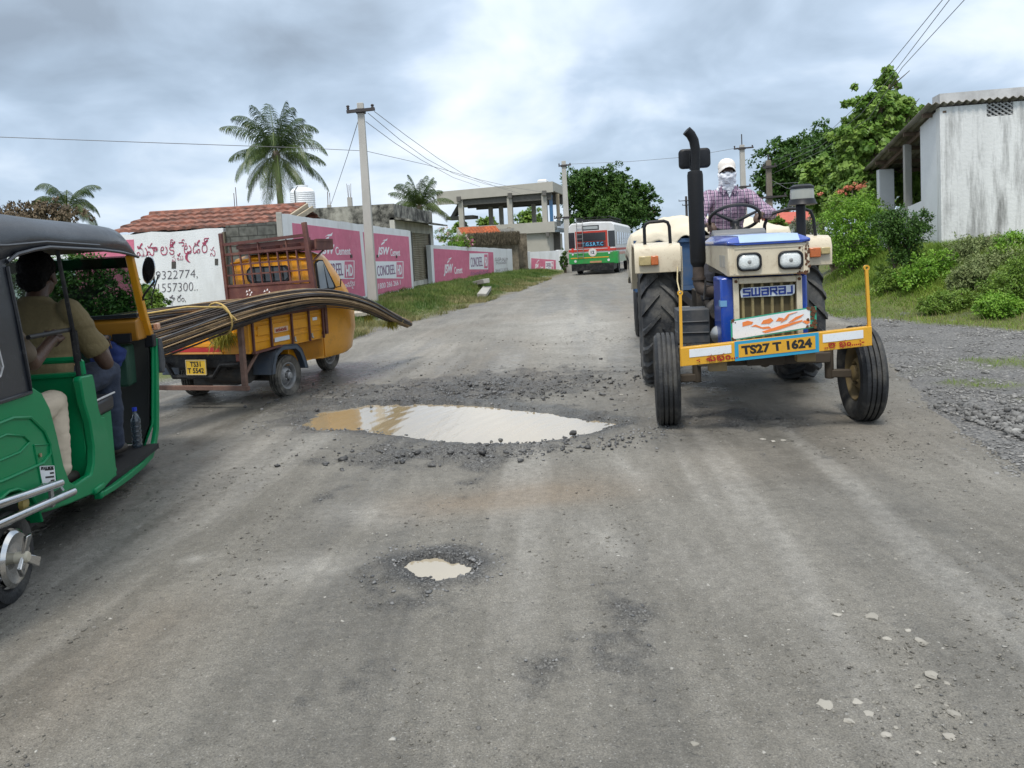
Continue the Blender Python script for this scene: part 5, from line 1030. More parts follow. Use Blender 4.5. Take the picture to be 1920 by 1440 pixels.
def head(b,c,fwd,k=1.,up=(0,0,1)):
    """skull, jaw, nose, lips, ears; c = centre of the skull at eye height"""
    c=Vector(c); f=Vector(fwd).normalized(); u=Vector(up); u=(u-f*u.dot(f)).normalized(); s=f.cross(u); M=Matrix((( s.x,f.x,u.x,c.x),(s.y,f.y,u.y,c.y),(s.z,f.z,u.z,c.z),(0,0,0,1)))
    def B(x,y,z,rx,ry,rz): b.ball((x*k,y*k,z*k),(rx*k,ry*k,rz*k),14,M)
    B(0,-.012,.03,.074,.094,.088); B(0,.028,-.045,.056,.062,.068); B(0,.052,-.088,.026,.024,.022); B(0,.075,.018,.052,.022,.016)
    B(0,.096,-.028,.013,.020,.016); B(0,.090,-.005,.009,.012,.03); B(0,.082,-.058,.026,.012,.010); B(0,.080,-.070,.022,.012,.009)
    for q in (-1,1): B(q*.076,-.005,-.012,.010,.022,.034); B(q*.040,.060,-.030,.022,.024,.026); B(q*.031,.080,.0,.014,.01,.009)
    return M
def eyes(M,parent,k=1.):
    b=MB()
    for q in (-1,1): b.ball((q*.031*k,.0865*k,.001*k),(.0125*k,.007*k,.006*k),10,M)
    b.build('eye',mat('eye_white',(.6,.58,.55),.2,var=0),parent); b=MB()
    for q in (-1,1): b.ball((q*.031*k,.0915*k,.001*k),(.005*k,.003*k,.0055*k),8,M)
    b.build('iris',mat('iris',(.02,.01,.006),.15,var=0),parent)
SKIN=mat('brown_skin',(.115,.058,.034),.5,var=.12,scale=14,bump=.15,bscale=120); SKIN2=mat('darker_skin',(.07,.036,.022),.5,var=.12,scale=14,bump=.15,bscale=120); HAIR=mat('black_hair',(.004,.0035,.0035),.8,spec=.15,var=.2,scale=60,bump=.6,bscale=120)
def person(label,J,skin,shirt,trouser,loc,rz,headf=(0,-1,0),sleeve='long',k=1.,hands=((),()),shoes=None,vox=.0085,belly=.0,waist=True):
    """J joints: head neck chest pelvis sL eL wL sR eR wR hL kL aL hR kR aR (local). One skin mesh for the body, clothes follow it"""
    t=thing('person',label,'person',loc,rz); g={a:Vector(p) for a,p in J.items()}; b=MB(); M=head(b,g['head'],headf,k)
    b.cap(g['neck']+Vector((0,0,-.03)),g['head']+Vector((0,0,-.05)),.056*k,.05*k,14)
    def torso(b,e=0.):
        n,c,p=g['neck'],g['chest'],g['pelvis']; sx=(g['sR']-g['sL']).normalized(); ax=(n-p).normalized(); fw=ax.cross(sx); fw=fw if fw.dot(Vector(headf))>0 else -fw
        def ring(o,rx,ry,off=0): return [o+sx*math.cos(a)*(rx+e)+fw*(math.sin(a)*(ry+e)+off) for a in [2*PI*i/20 for i in range(20)]]
        b.loft([ring(n+ax*.012,.062,.06),ring(n-ax*.015,.09,.068),ring(n-ax*.05,.17*k,.085),ring(n-ax*.10,.185*k,.10,.008),ring(c,.175*k,.118,.012),ring(c.lerp(p,.4),.155*k,.11+belly,.01+belly*.5),ring(c.lerp(p,.75),.155*k,.11+belly,.01+belly*.5),ring(p,.17*k,.12),ring(p-ax*.08,.15*k,.11)])
    torso(b,-.012)
    for q in 'LR':
        s,el,w,hp,kn,an=g['s'+q],g['e'+q],g['w'+q],g['h'+q],g['k'+q],g['a'+q]
        b.cap(s,el,.050*k,.038*k,12); b.cap(el,w,.038*k,.026*k,12); b.cap(hp,kn,.078*k,.052*k,12); b.cap(kn,an,.050*k,.032*k,12)
        hd=hands[0] if q=='L' else hands[1]; 
        if hd: hand(b,w,hd[0],hd[1],hd[2],hd[3] if len(hd)>3 else .9,k)
    body=remesh('body',b,skin,t,vox,2); eyes(M,t,k)
    b=MB(); torso(b,.010)
    for q in 'LR':
        s,el,w=g['s'+q],g['e'+q],g['w'+q]; b.cap(s,el,.064*k,.054*k,12)
        if sleeve=='long': b.cap(el,el.lerp(w,.93),.054*k,.040*k,12)
    if sleeve!='long':
        b=MB(); torso(b,.010)
        for q in 'LR': s,el=g['s'+q],g['e'+q]; e2=s.lerp(el,.72); d=(el-s).normalized(); b.cap(s,s.lerp(el,.35),.064*k,.060*k,12); b.tube([s,s.lerp(el,.4),e2,e2+d*.02],[.064*k,.062*k,.064*k,.062*k],14)
    remesh('shirt',b,shirt,t,.009,1,.017,8.)
    b=MB(); b.ball(g['pelvis']-Vector((0,0,.02)),(.175*k,.135,.13))
    for q in 'LR':
        hp,kn,an=g['h'+q],g['k'+q],g['a'+q]; b.cap(hp,kn,.096*k,.074*k,14); b.cap(kn,kn.lerp(an,.95),.074*k,.058*k,14)
    remesh('trousers',b,trouser,t,.010,1,.013,11.)
    for q in 'LR':
        an=g['a'+q]; kn=g['k'+q]; f=Vector((headf[0],headf[1],0)).normalized(); b=MB(); b.cap(an+Vector((0,0,-.035)),an+f*.15+Vector((0,0,-.055)),.040,.034,12); b.box(an.x-.035,an.x+.035,0,0,0,0) if False else None
        remesh('shoe',b,shoes or mat('dark_shoe',(.03,.025,.02),.6),t,.010,2)
    return t,M,g
# ================================================================ TRACTOR
CREAM=mat('cream_paint',(.60,.535,.405),.45,var=.08,scale=4,bump=.06,bscale=20,dirt=(.27,.19,.11),damt=.6,dscale=6,thr=.60,coat=.2)
RUSTC=mat('rust_flakes',(.10,.045,.022),.9,var=.4,scale=30,bump=.6,bscale=60)
BLUE=mat('tractor_blue',(.008,.05,.33),.3,var=.08,dirt=(.10,.12,.18),damt=.4,dscale=6,thr=.6,coat=.5)
YEL=mat('bumper_yellow',(.62,.33,.02),.45,var=.05,scale=4,dirt=(.25,.15,.05),damt=.5,dscale=9,thr=.67,coat=.2); BCY=mat('cyan_paint',(.02,.28,.48),.5,var=.05)
WHT=mat('white_enamel',(.66,.70,.74),.45,var=.04,scale=6,dirt=(.3,.25,.2),damt=.3,dscale=12,thr=.66); REDP=mat('red_brush_paint',(.30,.012,.01),.7); ORG=mat('orange_brush_paint',(.68,.20,.05),.7,var=.05)
KHK=mat('khaki_grille',(.26,.21,.10),.7,var=.12,scale=8,dirt=(.10,.08,.04),damt=.6,dscale=5); DKK=mat('khaki_recess',(.085,.065,.03),.8,var=.2)
GLASSL=mat('lamp_lens',(.62,.66,.66),.12,var=.22,scale=16,bump=.25,bscale=90,coat=1.); AMB=mat('amber_lens',(.50,.13,.03),.25,var=.2,scale=30,coat=.5); CLR=mat('clear_lens',(.42,.34,.16),.25,var=.2,scale=30,coat=.5)
OCH=mat('ochre_rim',(.20,.145,.06),.6,var=.2,dirt=(.12,.10,.07),damt=.6,dscale=6); GRM=mat('grimy_engine',(.035,.034,.033),.6,var=.4,scale=14,dirt=(.11,.09,.07),damt=.6,dscale=9,thr=.5,bump=.3); SGR=mat('slate_grey',(.03,.04,.052),.5,var=.12,dirt=(.14,.13,.12),damt=.4,dscale=5)
T=thing('tractor','blue and cream farm tractor with yellow front bumper facing the camera','tractor',(1.925,5.98,0),R(-7.5))
# wheels
wheel(T,(-.735,0,.365),.365,.19,.215,OCH,RUB,grooves=4,steer=R(-2),flip=-1); wheel(T,(.735,0,.365),.365,.19,.215,OCH,RUB,grooves=4,steer=R(0),flip=-1)
wheel(T,(-.68,1.97,.655),.625,.36,.36,OCH,RUBD,lugs=19,flip=-1,name='wheel'); wheel(T,(.68,1.97,.655),.625,.36,.36,OCH,RUBD,lugs=19,flip=1)
# axle, engine, gearbox
b=MB(); b.box(-.5,.5,-.06,.06,.46,.54); b.box(-.14,.14,-.16,.25,.47,.58); b.lathe([(.05,-.15),(.05,.2)],'y',(0,.02,.50),12)
for s in (-1,1): b.tube([(s*.50,0,.60),(s*.50,0,.33)],.035,10); b.bar((s*.48,0,.37),(s*.66,0,.365),.06)
b.bar((-.5,.16,.48),(.5,.16,.48),.03); b.build('front_axle',mat('ochre_casting',(.055,.042,.028),.7,var=.3,dirt=(.06,.05,.04),damt=.7,dscale=6),T,bevel=.008)
b=MB(); b.box(-.17,.17,.1,1.0,.5,1.02); b.box(-.13,.13,.15,.95,1.02,1.18); b.box(-.19,.19,1.0,2.1,.42,.98); b.box(-.3,.3,1.75,2.2,.45,.95)
b.lathe([(.14,-.03),(.14,.02),(.05,.02),(.05,.05)],'y',(-.05,.06,.85),20); b.lathe([(.07,-.04),(.075,.04)],'y',(-.23,.12,.78),16); b.lathe([(.055,-.05),(.06,.12)],'y',(-.24,.15,.98),14); b.lathe([(.085,-.08),(.09,.09)],'y',(-.27,.4,.86),16)
for s in (-1,1): b.tube([(s*.19,1.97,.655),(s*.55,1.97,.655)],[.13,.09],14)
b.box(-.30,-.17,.3,.55,.62,.80); b.box(.17,.3,.25,.7,.6,.9)
b.build('engine',GRM,T,bevel=.01)
b=MB()
for p in ([(-.18,.3,1.08),(-.3,.2,1.06),(-.34,.12,.9),(-.27,.02,.8)],[(-.17,.2,.7),(-.28,.1,.66),(-.3,.0,.75),(-.24,-.05,.9)],[(-.15,.6,1.05),(-.35,.5,1.1),(-.38,.4,.95)],[(-.2,.05,1.0),(-.29,.0,.95),(-.30,.1,.7)],[(.2,.1,1.0),(.3,.0,.9),(.3,.1,.66)]): b.tube(p,.010,6)
b.build('hose',BLACK,T); b=MB().lathe([(.001,-.075),(.03,-.075),(.07,-.03),(.075,.0),(.07,.03),(.02,.04)],'y',(-.31,.02,.70),20); b.build('horn',mat('dull_steel',(.30,.31,.31),.35,metal=.6,var=.2),T)
# battery box on the left in the picture
b=MB(); b.box(-.61,-.35,.30,.62,.60,.88); 
for z in (.69,.78): b.box(-.60,-.36,.285,.305,z-.006,z+.006); b.box(-.615,-.60,.33,.6,z-.006,z+.006)
b.build('battery_box',SGR,T,bevel=.018); b=MB().tube([(-.62,.3,.57),(-.45,.22,.55),(-.34,.25,.56),(-.2,.3,.58)],.022,8); b.bar((-.55,.3,.58),(-.2,.3,.5),.05); b.build('steering_link',GRM,T)
# radiator housing
b=MB(); b.box(-.335,-.235,-.27,.12,.60,1.155); b.box(.235,.29,-.27,.12,.60,1.155); b.box(-.235,.235,-.10,.1,.55,1.155); b.build('radiator_housing',BLUE,T,bevel=.015)
b=MB().box(-.338,-.29,-.273,-.19,.94,.985); b.build('pale_sticker',mat('pale_blue_sticker',(.12,.28,.48),.5),T)
b=MB(); b.box(-.245,-.205,-.305,-.25,.60,1.15); b.box(.205,.245,-.305,-.25,.60,1.15); b.box(-.205,.205,-.305,-.25,1.105,1.15); b.box(-.205,.205,-.305,-.25,.60,.64); b.build('grille_frame',CREAM,T,bevel=.006)
g_=MB(); g_.box(-.205,.205,-.262,-.25,.64,1.105); gr=g_.build('grille',DKK,T)
b=MB()
for i in range(6):
    x=-.175+i*.07; b.prism([(x-.013,-.262),(x-.009,-.285),(x+.009,-.285),(x+.013,-.262)],'z',.64,1.105)
b.build('slat',KHK,gr)
b=MB(); 
for x,z in ((-.225,1.125),(.225,1.125)): b.lathe([(.012,-.312),(.012,-.304)],'y',(x,0,z),12)
b.build('bolt',RUSTC,T)
# brand plate: pale backing with blue letters
b=MB().prism([(-.190,1.003),(-.196,1.05),(-.18,1.075),(.195,1.083),(.192,1.02),(.17,1.005)],'y',-.300,-.288); pl=b.build('name_plate',mat('pale_plate',(.55,.60,.66),.4),T,False,bevel=.003)
STR=[[(.9,1),(.05,1),(.05,.55),(.9,.5),(.9,0),(0,0)],[(1.25,1),(1.25,0),(2.35,0),(2.35,1)],[(1.8,1),(1.8,0)],[(2.75,.98),(3.6,.98),(3.6,0),(2.75,0),(2.75,.5),(3.6,.5)],[(4.,0),(4.,1),(4.85,1),(4.85,.5),(4.,.5)],[(4.4,.5),(4.85,0)],[(5.25,.98),(6.1,.98),(6.1,0),(5.25,0),(5.25,.5),(6.1,.5)],[(7.1,1),(7.1,0),(6.5,0)]]
b=MB()
for S_ in STR:
    for (u0,v0),(u1,v1) in zip(S_[:-1],S_[1:]):
        P0=Vector((-.172+u0*.0485,-.3025,1.017+v0*.047+u0*.0011)); P1=Vector((-.172+u1*.0485,-.3025,1.017+v1*.047+u1*.0011)); d_=(P1-P0).normalized()*.0062; b.bar(P0-d_,P1+d_,.0125,.004,(0,1,0))
b.build('lettering',mat('deep_blue_letter',(.010,.035,.22),.4),pl,False)
# head panel, bonnet
hp=[(-.285,1.165),(.285,1.165),(.285,1.39),(-.285,1.39)]
b=MB(); b.prism([(-.285,1.165),(.285,1.165),(.288,1.392),(-.288,1.392)],'y',-.375,-.33); hpn=b.build('head_panel',CREAM,T,bevel=.010)
b=MB(); 
for q in ((-.25,-.24,1.185,1.37),(.24,.25,1.185,1.37)): b.box(q[0],q[1],-.380,-.374,q[2],q[3])
b.box(-.25,.25,-.380,-.374,1.362,1.370); b.build('raised_bead',CREAM,hpn)
for s in (-1,1):
    x0=.30*s; b=MB(); b.prism([(-.33,1.165),(-.33,1.39),(1.05,1.40),(1.05,1.24),(.05,1.19)],'x',min(s*.268,s*.287),max(s*.268,s*.287)); sp=b.build('side_panel',CREAM,T,bevel=.004)
    if s<0:
        b=MB()
        for i in range(2): b.box(-.292,-.286,-.25+i*.16,-.12+i*.16,1.23,1.32); 
        b.build('badge',mat('badge_grey',(.34,.33,.29),.5),sp)
        lettering('lettering','735',BLK,sp,(-.294,-.13+.0,1.25),(0,-1,0),(0,0,1),.10,.05,.01) if False else None
b=MB(); b.box(-.26,.26,.12,1.02,1.165,1.39); b.build('bonnet_inside',GRM,T)
def br(y,zt,e=0): return [(-.292,y,1.393),(.292,y,1.393),(.292,y,1.425),(.225,y,zt),(-.225,y,zt),(-.292,y,1.425)]
b=MB().loft([br(-.392,1.404),br(-.33,1.452),br(.3,1.468),br(1.06,1.478)]); b.build('bonnet',BLUE,T,bevel=.012)
b=MB(); b.box(-.20,.19,-.3962,-.3930,1.398,1.428); b.build('reflective_strip',mat('reflective_film',(.62,.68,.78),.25,var=.05,coat=.5),T) if False else None
b=MB(); fx=[(-.3935,1.405),(-.331,1.4545),(.3,1.4705),(1.0,1.480)]; b.loft([[(-.205,y,z),(.215,y,z),(.215,y-.003,z+.004),(-.205,y-.003,z+.004)] for y,z in fx]); b.build('sky_sheen_panel',mat('sky_sheen_blue',(.30,.42,.66),.28,var=.1,scale=5,coat=.6),T)  # paler panel painting the sky's reflection onto the bonnet top and front slope
# rust eating the right corner of the head panel
b=MB(); random.seed(4)
for i in range(34):
    u=random.random(); x=.283-abs(random.gauss(0,.022))*(1+1.2*(1-u)); z=1.168+.215*u*u; r=random.uniform(.004,.011); pts=[(x+r*math.cos(a)*random.uniform(.6,1.5),z+r*math.sin(a)*random.uniform(.8,2.)) for a in [2*PI*k/7 for k in range(7)]]; b.prism(pts,'y',-.3775-.0002*i*.3,-.37)
b.build('rust_patch',RUSTC,hpn,False)
for x in (-.14,.15):
    def rr(w,h,r,y,n=6): return [(x+sx*(w-r)+r*math.cos(a),y,1.268+sz*(h-r)+r*math.sin(a)) for sx,sz,a0 in ((1,1,0),(-1,1,PI/2),(-1,-1,PI),(1,-1,1.5*PI)) for a in [a0+PI/2*i/n for i in range(n+1)]]
    hl=MB().loft([rr(.086,.066,.045,-.37),rr(.088,.068,.046,-.395),rr(.080,.060,.042,-.402),rr(.074,.054,.040,-.388),rr(.072,.052,.038,-.380)]).build('headlight',BPL,hpn if False else T)
    b=MB().loft([rr(.074,.054,.04,-.386),rr(.066,.047,.036,-.394),rr(.045,.032,.026,-.400),rr(.016,.012,.010,-.403)]); b.build('lens',GLASSL,hl,ang=60)
    b=MB().lathe([(.014,-.4045),(.010,-.4075),(.001,-.408)],'y',(x,0,1.268),16); b.build('bulb_cap',mat('bulb_grey',(.25,.26,.26),.3),hl)
# bumper (mounted askew: its right end sits higher)
def bz(x): return .605+.052*(x+.66)/.65*1.0
bl=MB(); 
def strip(b,x0,x1,a0,a1,y0,y1,bow=.012):
    n=8; r=[]
    for i in range(n+1):
        x=x0+(x1-x0)*i/n; z=bz(x); yy=bow*(x/.66)**2
        r.append([(x,y0+yy,z+a0),(x,y1+yy,z+a0),(x,y1+yy,z+a1),(x,y0+yy,z+a1)])
    b.loft(r)
strip(bl,-.66,.66,-.066,.064,-.52,-.512); strip(bl,-.66,.66,.058,.066,-.52,-.45); strip(bl,-.66,.66,-.068,-.06,-.52,-.47)
bl.box(-.66,-.652,-.485,-.40,.54,.67); bl.box(.652,.66,-.485,-.40,.65,.78)
bump=bl.build('bumper',YEL,T,bevel=.003)
b=MB(); strip(b,-.60,-.305,-.008,.050,-.5235,-.5195); strip(b,.325,.60,-.008,.050,-.5235,-.5195); b.build('white_strip',WHT,bump)
b=MB(); strip(b,-.282,.298,-.070,.070,-.5240,-.5195); b.build('blue_border',BCY,bump)
b=MB(); strip(b,-.255,.272,-.046,.048,-.5275,-.5235); b.build('number_panel',YEL,bump)
BLKL=mat('black_paint_letter',(.012,.012,.014),.5,var=0)
U=(1,0,.08); lettering('lettering','TS27 T 1624',BLKL,bump,(-.232,-.5265,bz(-.232)-.031),U,(-.08,0,1),.485,.068,.05)
lettering('lettering',[('-;',-.9,.1,.6),('శు',0,0,1),('భ',.95,0,1),('ం...',1.75,0,1)],REDP,bump,(-.55,-.5215,bz(-.55)-.060),U,(-.08,0,1),.29,.058,.02)
lettering('lettering',[('..',-.5,0,1),('ల',0,0,1),('ా',.55,0,1),('భ',1.15,0,1),('ం....;-',1.95,0,1)],REDP,bump,(.335,-.5225,bz(.335)-.060),U,(-.08,0,1),.27,.056,.02)
for px,pz in ((-.655,1.05),(.655,1.17)):
    b=MB(); b.bar((px*1.0,-.48,bz(px)-.07),(px*.985,-.46,pz),.024,.020); b.lathe([(.010,-.012),(.020,-.012),(.020,.012),(.010,.012),(.010,-.012)],'y',(px*.985,-.46,pz+.018),14,False); b.build('bumper_post',YEL,bump)
MB().bar((-.34,-.45,.58),(-.34,.05,.52),.05,.06).box(-.46,-.33,-.46,-.38,.485,.57).build('bumper_bracket',OCH,T,bevel=.005); MB().bar((.25,-.45,.60),(.25,.05,.52),.05,.06).box(.16,.29,-.46,-.38,.535,.61).build('bumper_bracket',OCH,T,bevel=.005)
b=MB().tube([(-.645,-.46,1.06),(-.6,.3,1.12),(-.50,1.43,1.21)],.006,5); b.build('rope',mat('pale_rope',(.45,.38,.22),.9),T)
for s in (-1,): b=MB().lathe([(.055,-.02),(.06,.02),(.02,.04)],'z',(-.655,-.46,1.05),8)
# painted plate hung on the grille (plain brush figure)
pz=lambda x:.81+.037*x/.29*1.0
b=MB(); b.loft([[(x,-.425,pz(x)-.072),(x,-.415,pz(x)-.072),(x,-.415,pz(x)+.078),(x,-.425,pz(x)+.078)] for x in (-.29,0,.31)]); plt=b.build('painted_plate',mat('green_edge',(.03,.30,.20),.5),T)
b=MB(); b.loft([[(x,-.4275,pz(x)-.063),(x,-.4255,pz(x)-.063),(x,-.4255,pz(x)+.069),(x,-.4275,pz(x)+.069)] for x in (-.278,0,.265)]); b.build('white_field',WHT,plt)
def PP(L): 
    b=MB(); 
    for j,P_ in enumerate(L): b.prism([(-.278+.543*u,pz(-.278+.543*u)-.063+.132*v) for u,v in P_],'y',-.4300-.0003*j,-.427)
    return b
PP([[(.13,.62),(.13,.86),(.2,.9),(.27,.78),(.25,.66)],[(.24,.55),(.3,.5),(.40,.30),(.5,.28),(.47,.4),(.38,.42),(.3,.62)],[(.37,.60),(.40,.78),(.50,.84),(.53,.68),(.48,.55)],[(.56,.62),(.6,.8),(.66,.72),(.63,.58)],
    [(.38,.18),(.5,.26),(.62,.34),(.8,.42),(.9,.46),(.9,.38),(.75,.26),(.6,.14),(.42,.08)],[(.72,.45),(.82,.68),(.92,.76),(.88,.62),(.78,.46)],[(.93,.42),(1.0,.28),(.96,.18),(.90,.36)],[(.62,.5),(.66,.66),(.72,.9),(.84,.95),(.74,.86),(.70,.62)]]).build('orange_brush_figure',ORG,plt,False)
b=MB(); random.seed(8)
for i in range(30):
    x=.30-abs(random.gauss(0,.02)); z=pz(x)+random.uniform(-.07,.075); r=random.uniform(.006,.014); b.prism([(x+r*math.cos(a)*random.uniform(.6,1.4),z+r*math.sin(a)*random.uniform(.6,1.4)) for a in [2*PI*k/7 for k in range(7)]],'y',-.4285-.0002*i,-.42)
for i in range(9):
    x=-.283+abs(random.gauss(0,.012)); z=pz(x)+random.choice((-.065,.065))+random.uniform(-.012,.012); r=random.uniform(.005,.012); b.prism([(x+r*math.cos(a)*random.uniform(.6,1.4),z+r*math.sin(a)*random.uniform(.6,1.4)) for a in [2*PI*k/7 for k in range(7)]],'y',-.4285-.0002*i,-.42)
b.build('rust_patch',RUSTC,plt,False)
# exhaust
b=MB(); b.lathe([(.035,1.12),(.035,1.20),(.062,1.25),(.066,1.27),(.066,2.0),(.06,2.03),(.036,2.04),(.034,2.08)],'z',(-.395,.6,0),20); b.build('silencer',mat('silencer_black',(.009,.010,.012),.6,spec=.25,var=.12,bump=.1),T,ang=40)
b=MB(); b.tube([(-.39,.6,2.02),(-.385,.6,2.16),(-.385,.6,2.22),(-.395,.6,2.29),(-.42,.59,2.34),(-.455,.58,2.375),(-.47,.578,2.385)][:6],[.037,.037,.040,.041,.041,.041],14,True); b.build('exhaust_pipe',MATS['silencer_black'],T)
b=MB(); b.tube([(-.395,.6,1.22),(-.395,.6,1.08),(-.38,.58,1.03),(-.33,.56,1.01),(-.2,.5,1.0),(-.14,.45,1.0)],[.048,.05,.052,.052,.05,.05],14); b.lathe([(.058,-.012),(.058,.012)],'z',(-.395,.6,1.12),14); b.build('manifold_pipe',mat('rusty_pipe',(.05,.038,.032),.8,var=.4,scale=15),T)
# mirror behind the exhaust
def rrx(cx,cz,w,h,r,y,n=5): return [(cx+sx*(w-r)+r*math.cos(a),y,cz+sz*(h-r)+r*math.sin(a)) for sx,sz,a0 in ((1,1,0),(-1,1,PI/2),(-1,-1,PI),(1,-1,1.5*PI)) for a in [a0+PI/2*i/n for i in range(n+1)]]
b=MB().loft([rrx(-.375,2.16,.11,.070,.03,.76),rrx(-.375,2.16,.135,.085,.035,.775),rrx(-.375,2.16,.135,.085,.035,.81)]); mr_=b.build('mirror',BPL,T)
b=MB().tube([(-.40,.74,2.15),(-.40,.70,2.13),(-.41,.62,2.06)],.010,6); b.tube([(-.42,.745,2.2),(-.42,.745,2.06)],.006,5); b.build('mirror_bracket',BLACK,mr_)
# air cleaner
b=MB().tube([(.53,.9,1.1),(.53,.9,1.72)],.040,14); b.lathe([(.10,1.705),(.125,1.712),(.112,1.735),(.105,1.76)],'z',(.545,.9,0),28); b.lathe([(.095,1.845),(.103,1.85),(.10,1.868),(.07,1.885),(.001,1.89)],'z',(.545,.9,0),28); b.build('air_cleaner',BPL,T)
b=MB().lathe([(.098,1.752),(.10,1.80),(.096,1.85)],'z',(.545,.9,0),28); b.build('dust_bowl',mat('smoky_bowl',(.33,.34,.30),.3,var=.12,coat=.4),T)
b=MB().tube([(.53,.9,1.12),(.45,.85,1.05),(.2,.8,1.1)],.04,10); b.build('intake_hose',BLACK,T)
# dash, steering wheel, seat, platform
b=MB(); b.prism([(.98,1.2),(1.02,1.50),(1.10,1.535),(1.2,1.50),(1.18,1.2)],'x',-.21,.26); b.build('dashboard',mat('dash_grey',(.15,.155,.165),.5,var=.08),T,bevel=.015)
sw=Vector((.02,1.25,1.635)); nrm=Vector((0,.5,.866)); ax=Vector((1,0,0)); ay=nrm.cross(ax); b=MB()
ring=[sw+ax*math.cos(a)*.228+ay*math.sin(a)*.228 for a in [2*PI*i/36 for i in range(37)]]; b.tube(ring,.0155,8,False); 
for a in (R(90),R(210),R(330)): b.tube([sw-nrm*.04,sw+(ax*math.cos(a)+ay*math.sin(a))*.228],[.02,.012],6)
b.lathe([(.04,-.05),(.045,.0),(.02,.012)],'z',sw-nrm*.03,14); b.build('steering_wheel',mat('wheel_black',(.02,.02,.022),.4),T)
b=MB().tube([sw-nrm*.03,sw-nrm*.25],.026,10); b.lathe([(.075,1.46),(.06,1.53),(.035,1.56)],'z',(.02,1.15,0),16); b.build('steering_column',BPL,T)
b=MB(); b.box(-.23,.27,1.86,2.26,1.10,1.20); b.build('seat',mat('black_vinyl',(.025,.025,.027),.5),T,bevel=.03); b=MB(); b.box(-.2,.24,2.24,2.32,1.2,1.5); b.build('seat_back',MATS['black_vinyl'],T,bevel=.03)
b=MB(); b.box(-.47,.47,1.1,1.5,.76,.80); b.box(-.15,.2,1.8,2.3,.95,1.1); b.build('platform',BLACK,T)
for s in (-1,1):
    prof=[(1.36,1.16),(1.35,1.34),(1.39,1.41),(1.47,1.435),(2.32,1.455),(2.62,1.26),(2.78,.95),(2.75,.94),(2.59,1.24),(2.31,1.425),(1.48,1.405),(1.42,1.39),(1.385,1.33),(1.39,1.16)]
    fd=MB().prism(prof,'x',min(s*.47,s*.91),max(s*.47,s*.91)).build('fender',CREAM,T,bevel=.006)
    b=MB().prism([(1.45,.96),(1.385,1.2),(1.40,1.40),(2.32,1.43),(2.6,1.22),(2.7,.95)],'x',min(s*.455,s*.47),max(s*.455,s*.47)); b.build('inner_guard',CREAM,fd)
    x0=-.87 if s<0 else .70; xm=x0+.115; x1=x0+.185
    b=MB().box(x0,xm if s<0 else x0+.10,1.318,1.352,1.235,1.325); b.build('lamp_clear' if s<0 else 'lamp_amber',CLR if s<0 else AMB,fd,bevel=.008); b=MB().box(xm if s<0 else x0+.10,x1,1.318,1.352,1.235 if s<0 else 1.26,1.325); b.build('lamp_amber' if s<0 else 'lamp_clear',AMB if s<0 else CLR,fd,bevel=.008)
    rl=[(-.80,1.5,1.42),(-.80,1.5,1.60),(-.785,1.5,1.635),(-.75,1.5,1.65),(-.61,1.5,1.655),(-.575,1.5,1.64),(-.56,1.5,1.60),(-.555,1.5,1.42)] if s<0 else [(.33,1.5,1.36),(.335,1.5,1.56),(.36,1.5,1.63),(.42,1.5,1.67),(.56,1.5,1.705),(.70,1.5,1.695),(.76,1.5,1.67),(.785,1.5,1.6),(.80,1.5,1.42)]
    MB().tube(rl,.016,8).build('grab_rail',BPL,fd)
b=MB(); b.prism([(-.25,.9),(-.16,1.3),(-.05,1.36),(.02,.9)],'y',1.36,1.37) if False else b.box(.36,.47,1.0,1.4,.9,1.30); b.build('right_guard',GRM,T) if False else None
# black tool box on the right behind the grille
b=MB(); b.box(.33,.47,.42,.75,.82,1.08); b.build('side_box',SGR,T,bevel=.03)
b=MB(); b.bar((-.05,2.2,.5),(-.0,2.95,.45),.08); b.build('hitch',BLACK,T)
# ---- tractor driver
PLAID=bpy.data.materials.new('plaid_cotton'); 
def plaid():
    m=PLAID; m.use_nodes=True; t=m.node_tree; L=t.links.new; bs=t.nodes['Principled BSDF']; bs.inputs['Roughness'].default_value=.85
    tc=t.nodes.new('ShaderNodeTexCoord'); sp=t.nodes.new('ShaderNodeSeparateXYZ'); L(tc.outputs['Object'],sp.inputs[0]); f=None
    def line(sock,per,wd,off=0):
        a=t.nodes.new('ShaderNodeMath'); a.operation='MULTIPLY_ADD'; L(sock,a.inputs[0]); a.inputs[1].default_value=1/per; a.inputs[2].default_value=50+off
        b=t.nodes.new('ShaderNodeMath'); b.operation='FRACT'; L(a.outputs[0],b.inputs[0]); c=t.nodes.new('ShaderNodeMath'); c.operation='LESS_THAN'; L(b.outputs[0],c.inputs[0]); c.inputs[1].default_value=wd; return c.outputs[0]
    def mx(f,a,b):
        n=t.nodes.new('ShaderNodeMix'); n.data_type='RGBA'; L(f,n.inputs[0]); 
        n.inputs[6].default_value=(*a,1) if isinstance(a,tuple) else (0,0,0,1)
        if not isinstance(a,tuple): L(a,n.inputs[6])
        n.inputs[7].default_value=(*b,1); return n.outputs[2]
    c=mx(line(sp.outputs[0],.036,.5),(.42,.31,.40),(.30,.20,.29)); c=mx(line(sp.outputs[2],.036,.16),c,(.035,.03,.07)); c=mx(line(sp.outputs[0],.036,.20,.4),c,(.03,.025,.06)); c=mx(line(sp.outputs[0],.072,.06,.1),c,(.5,.45,.52)); L(c,bs.inputs['Base Color'])
plaid()
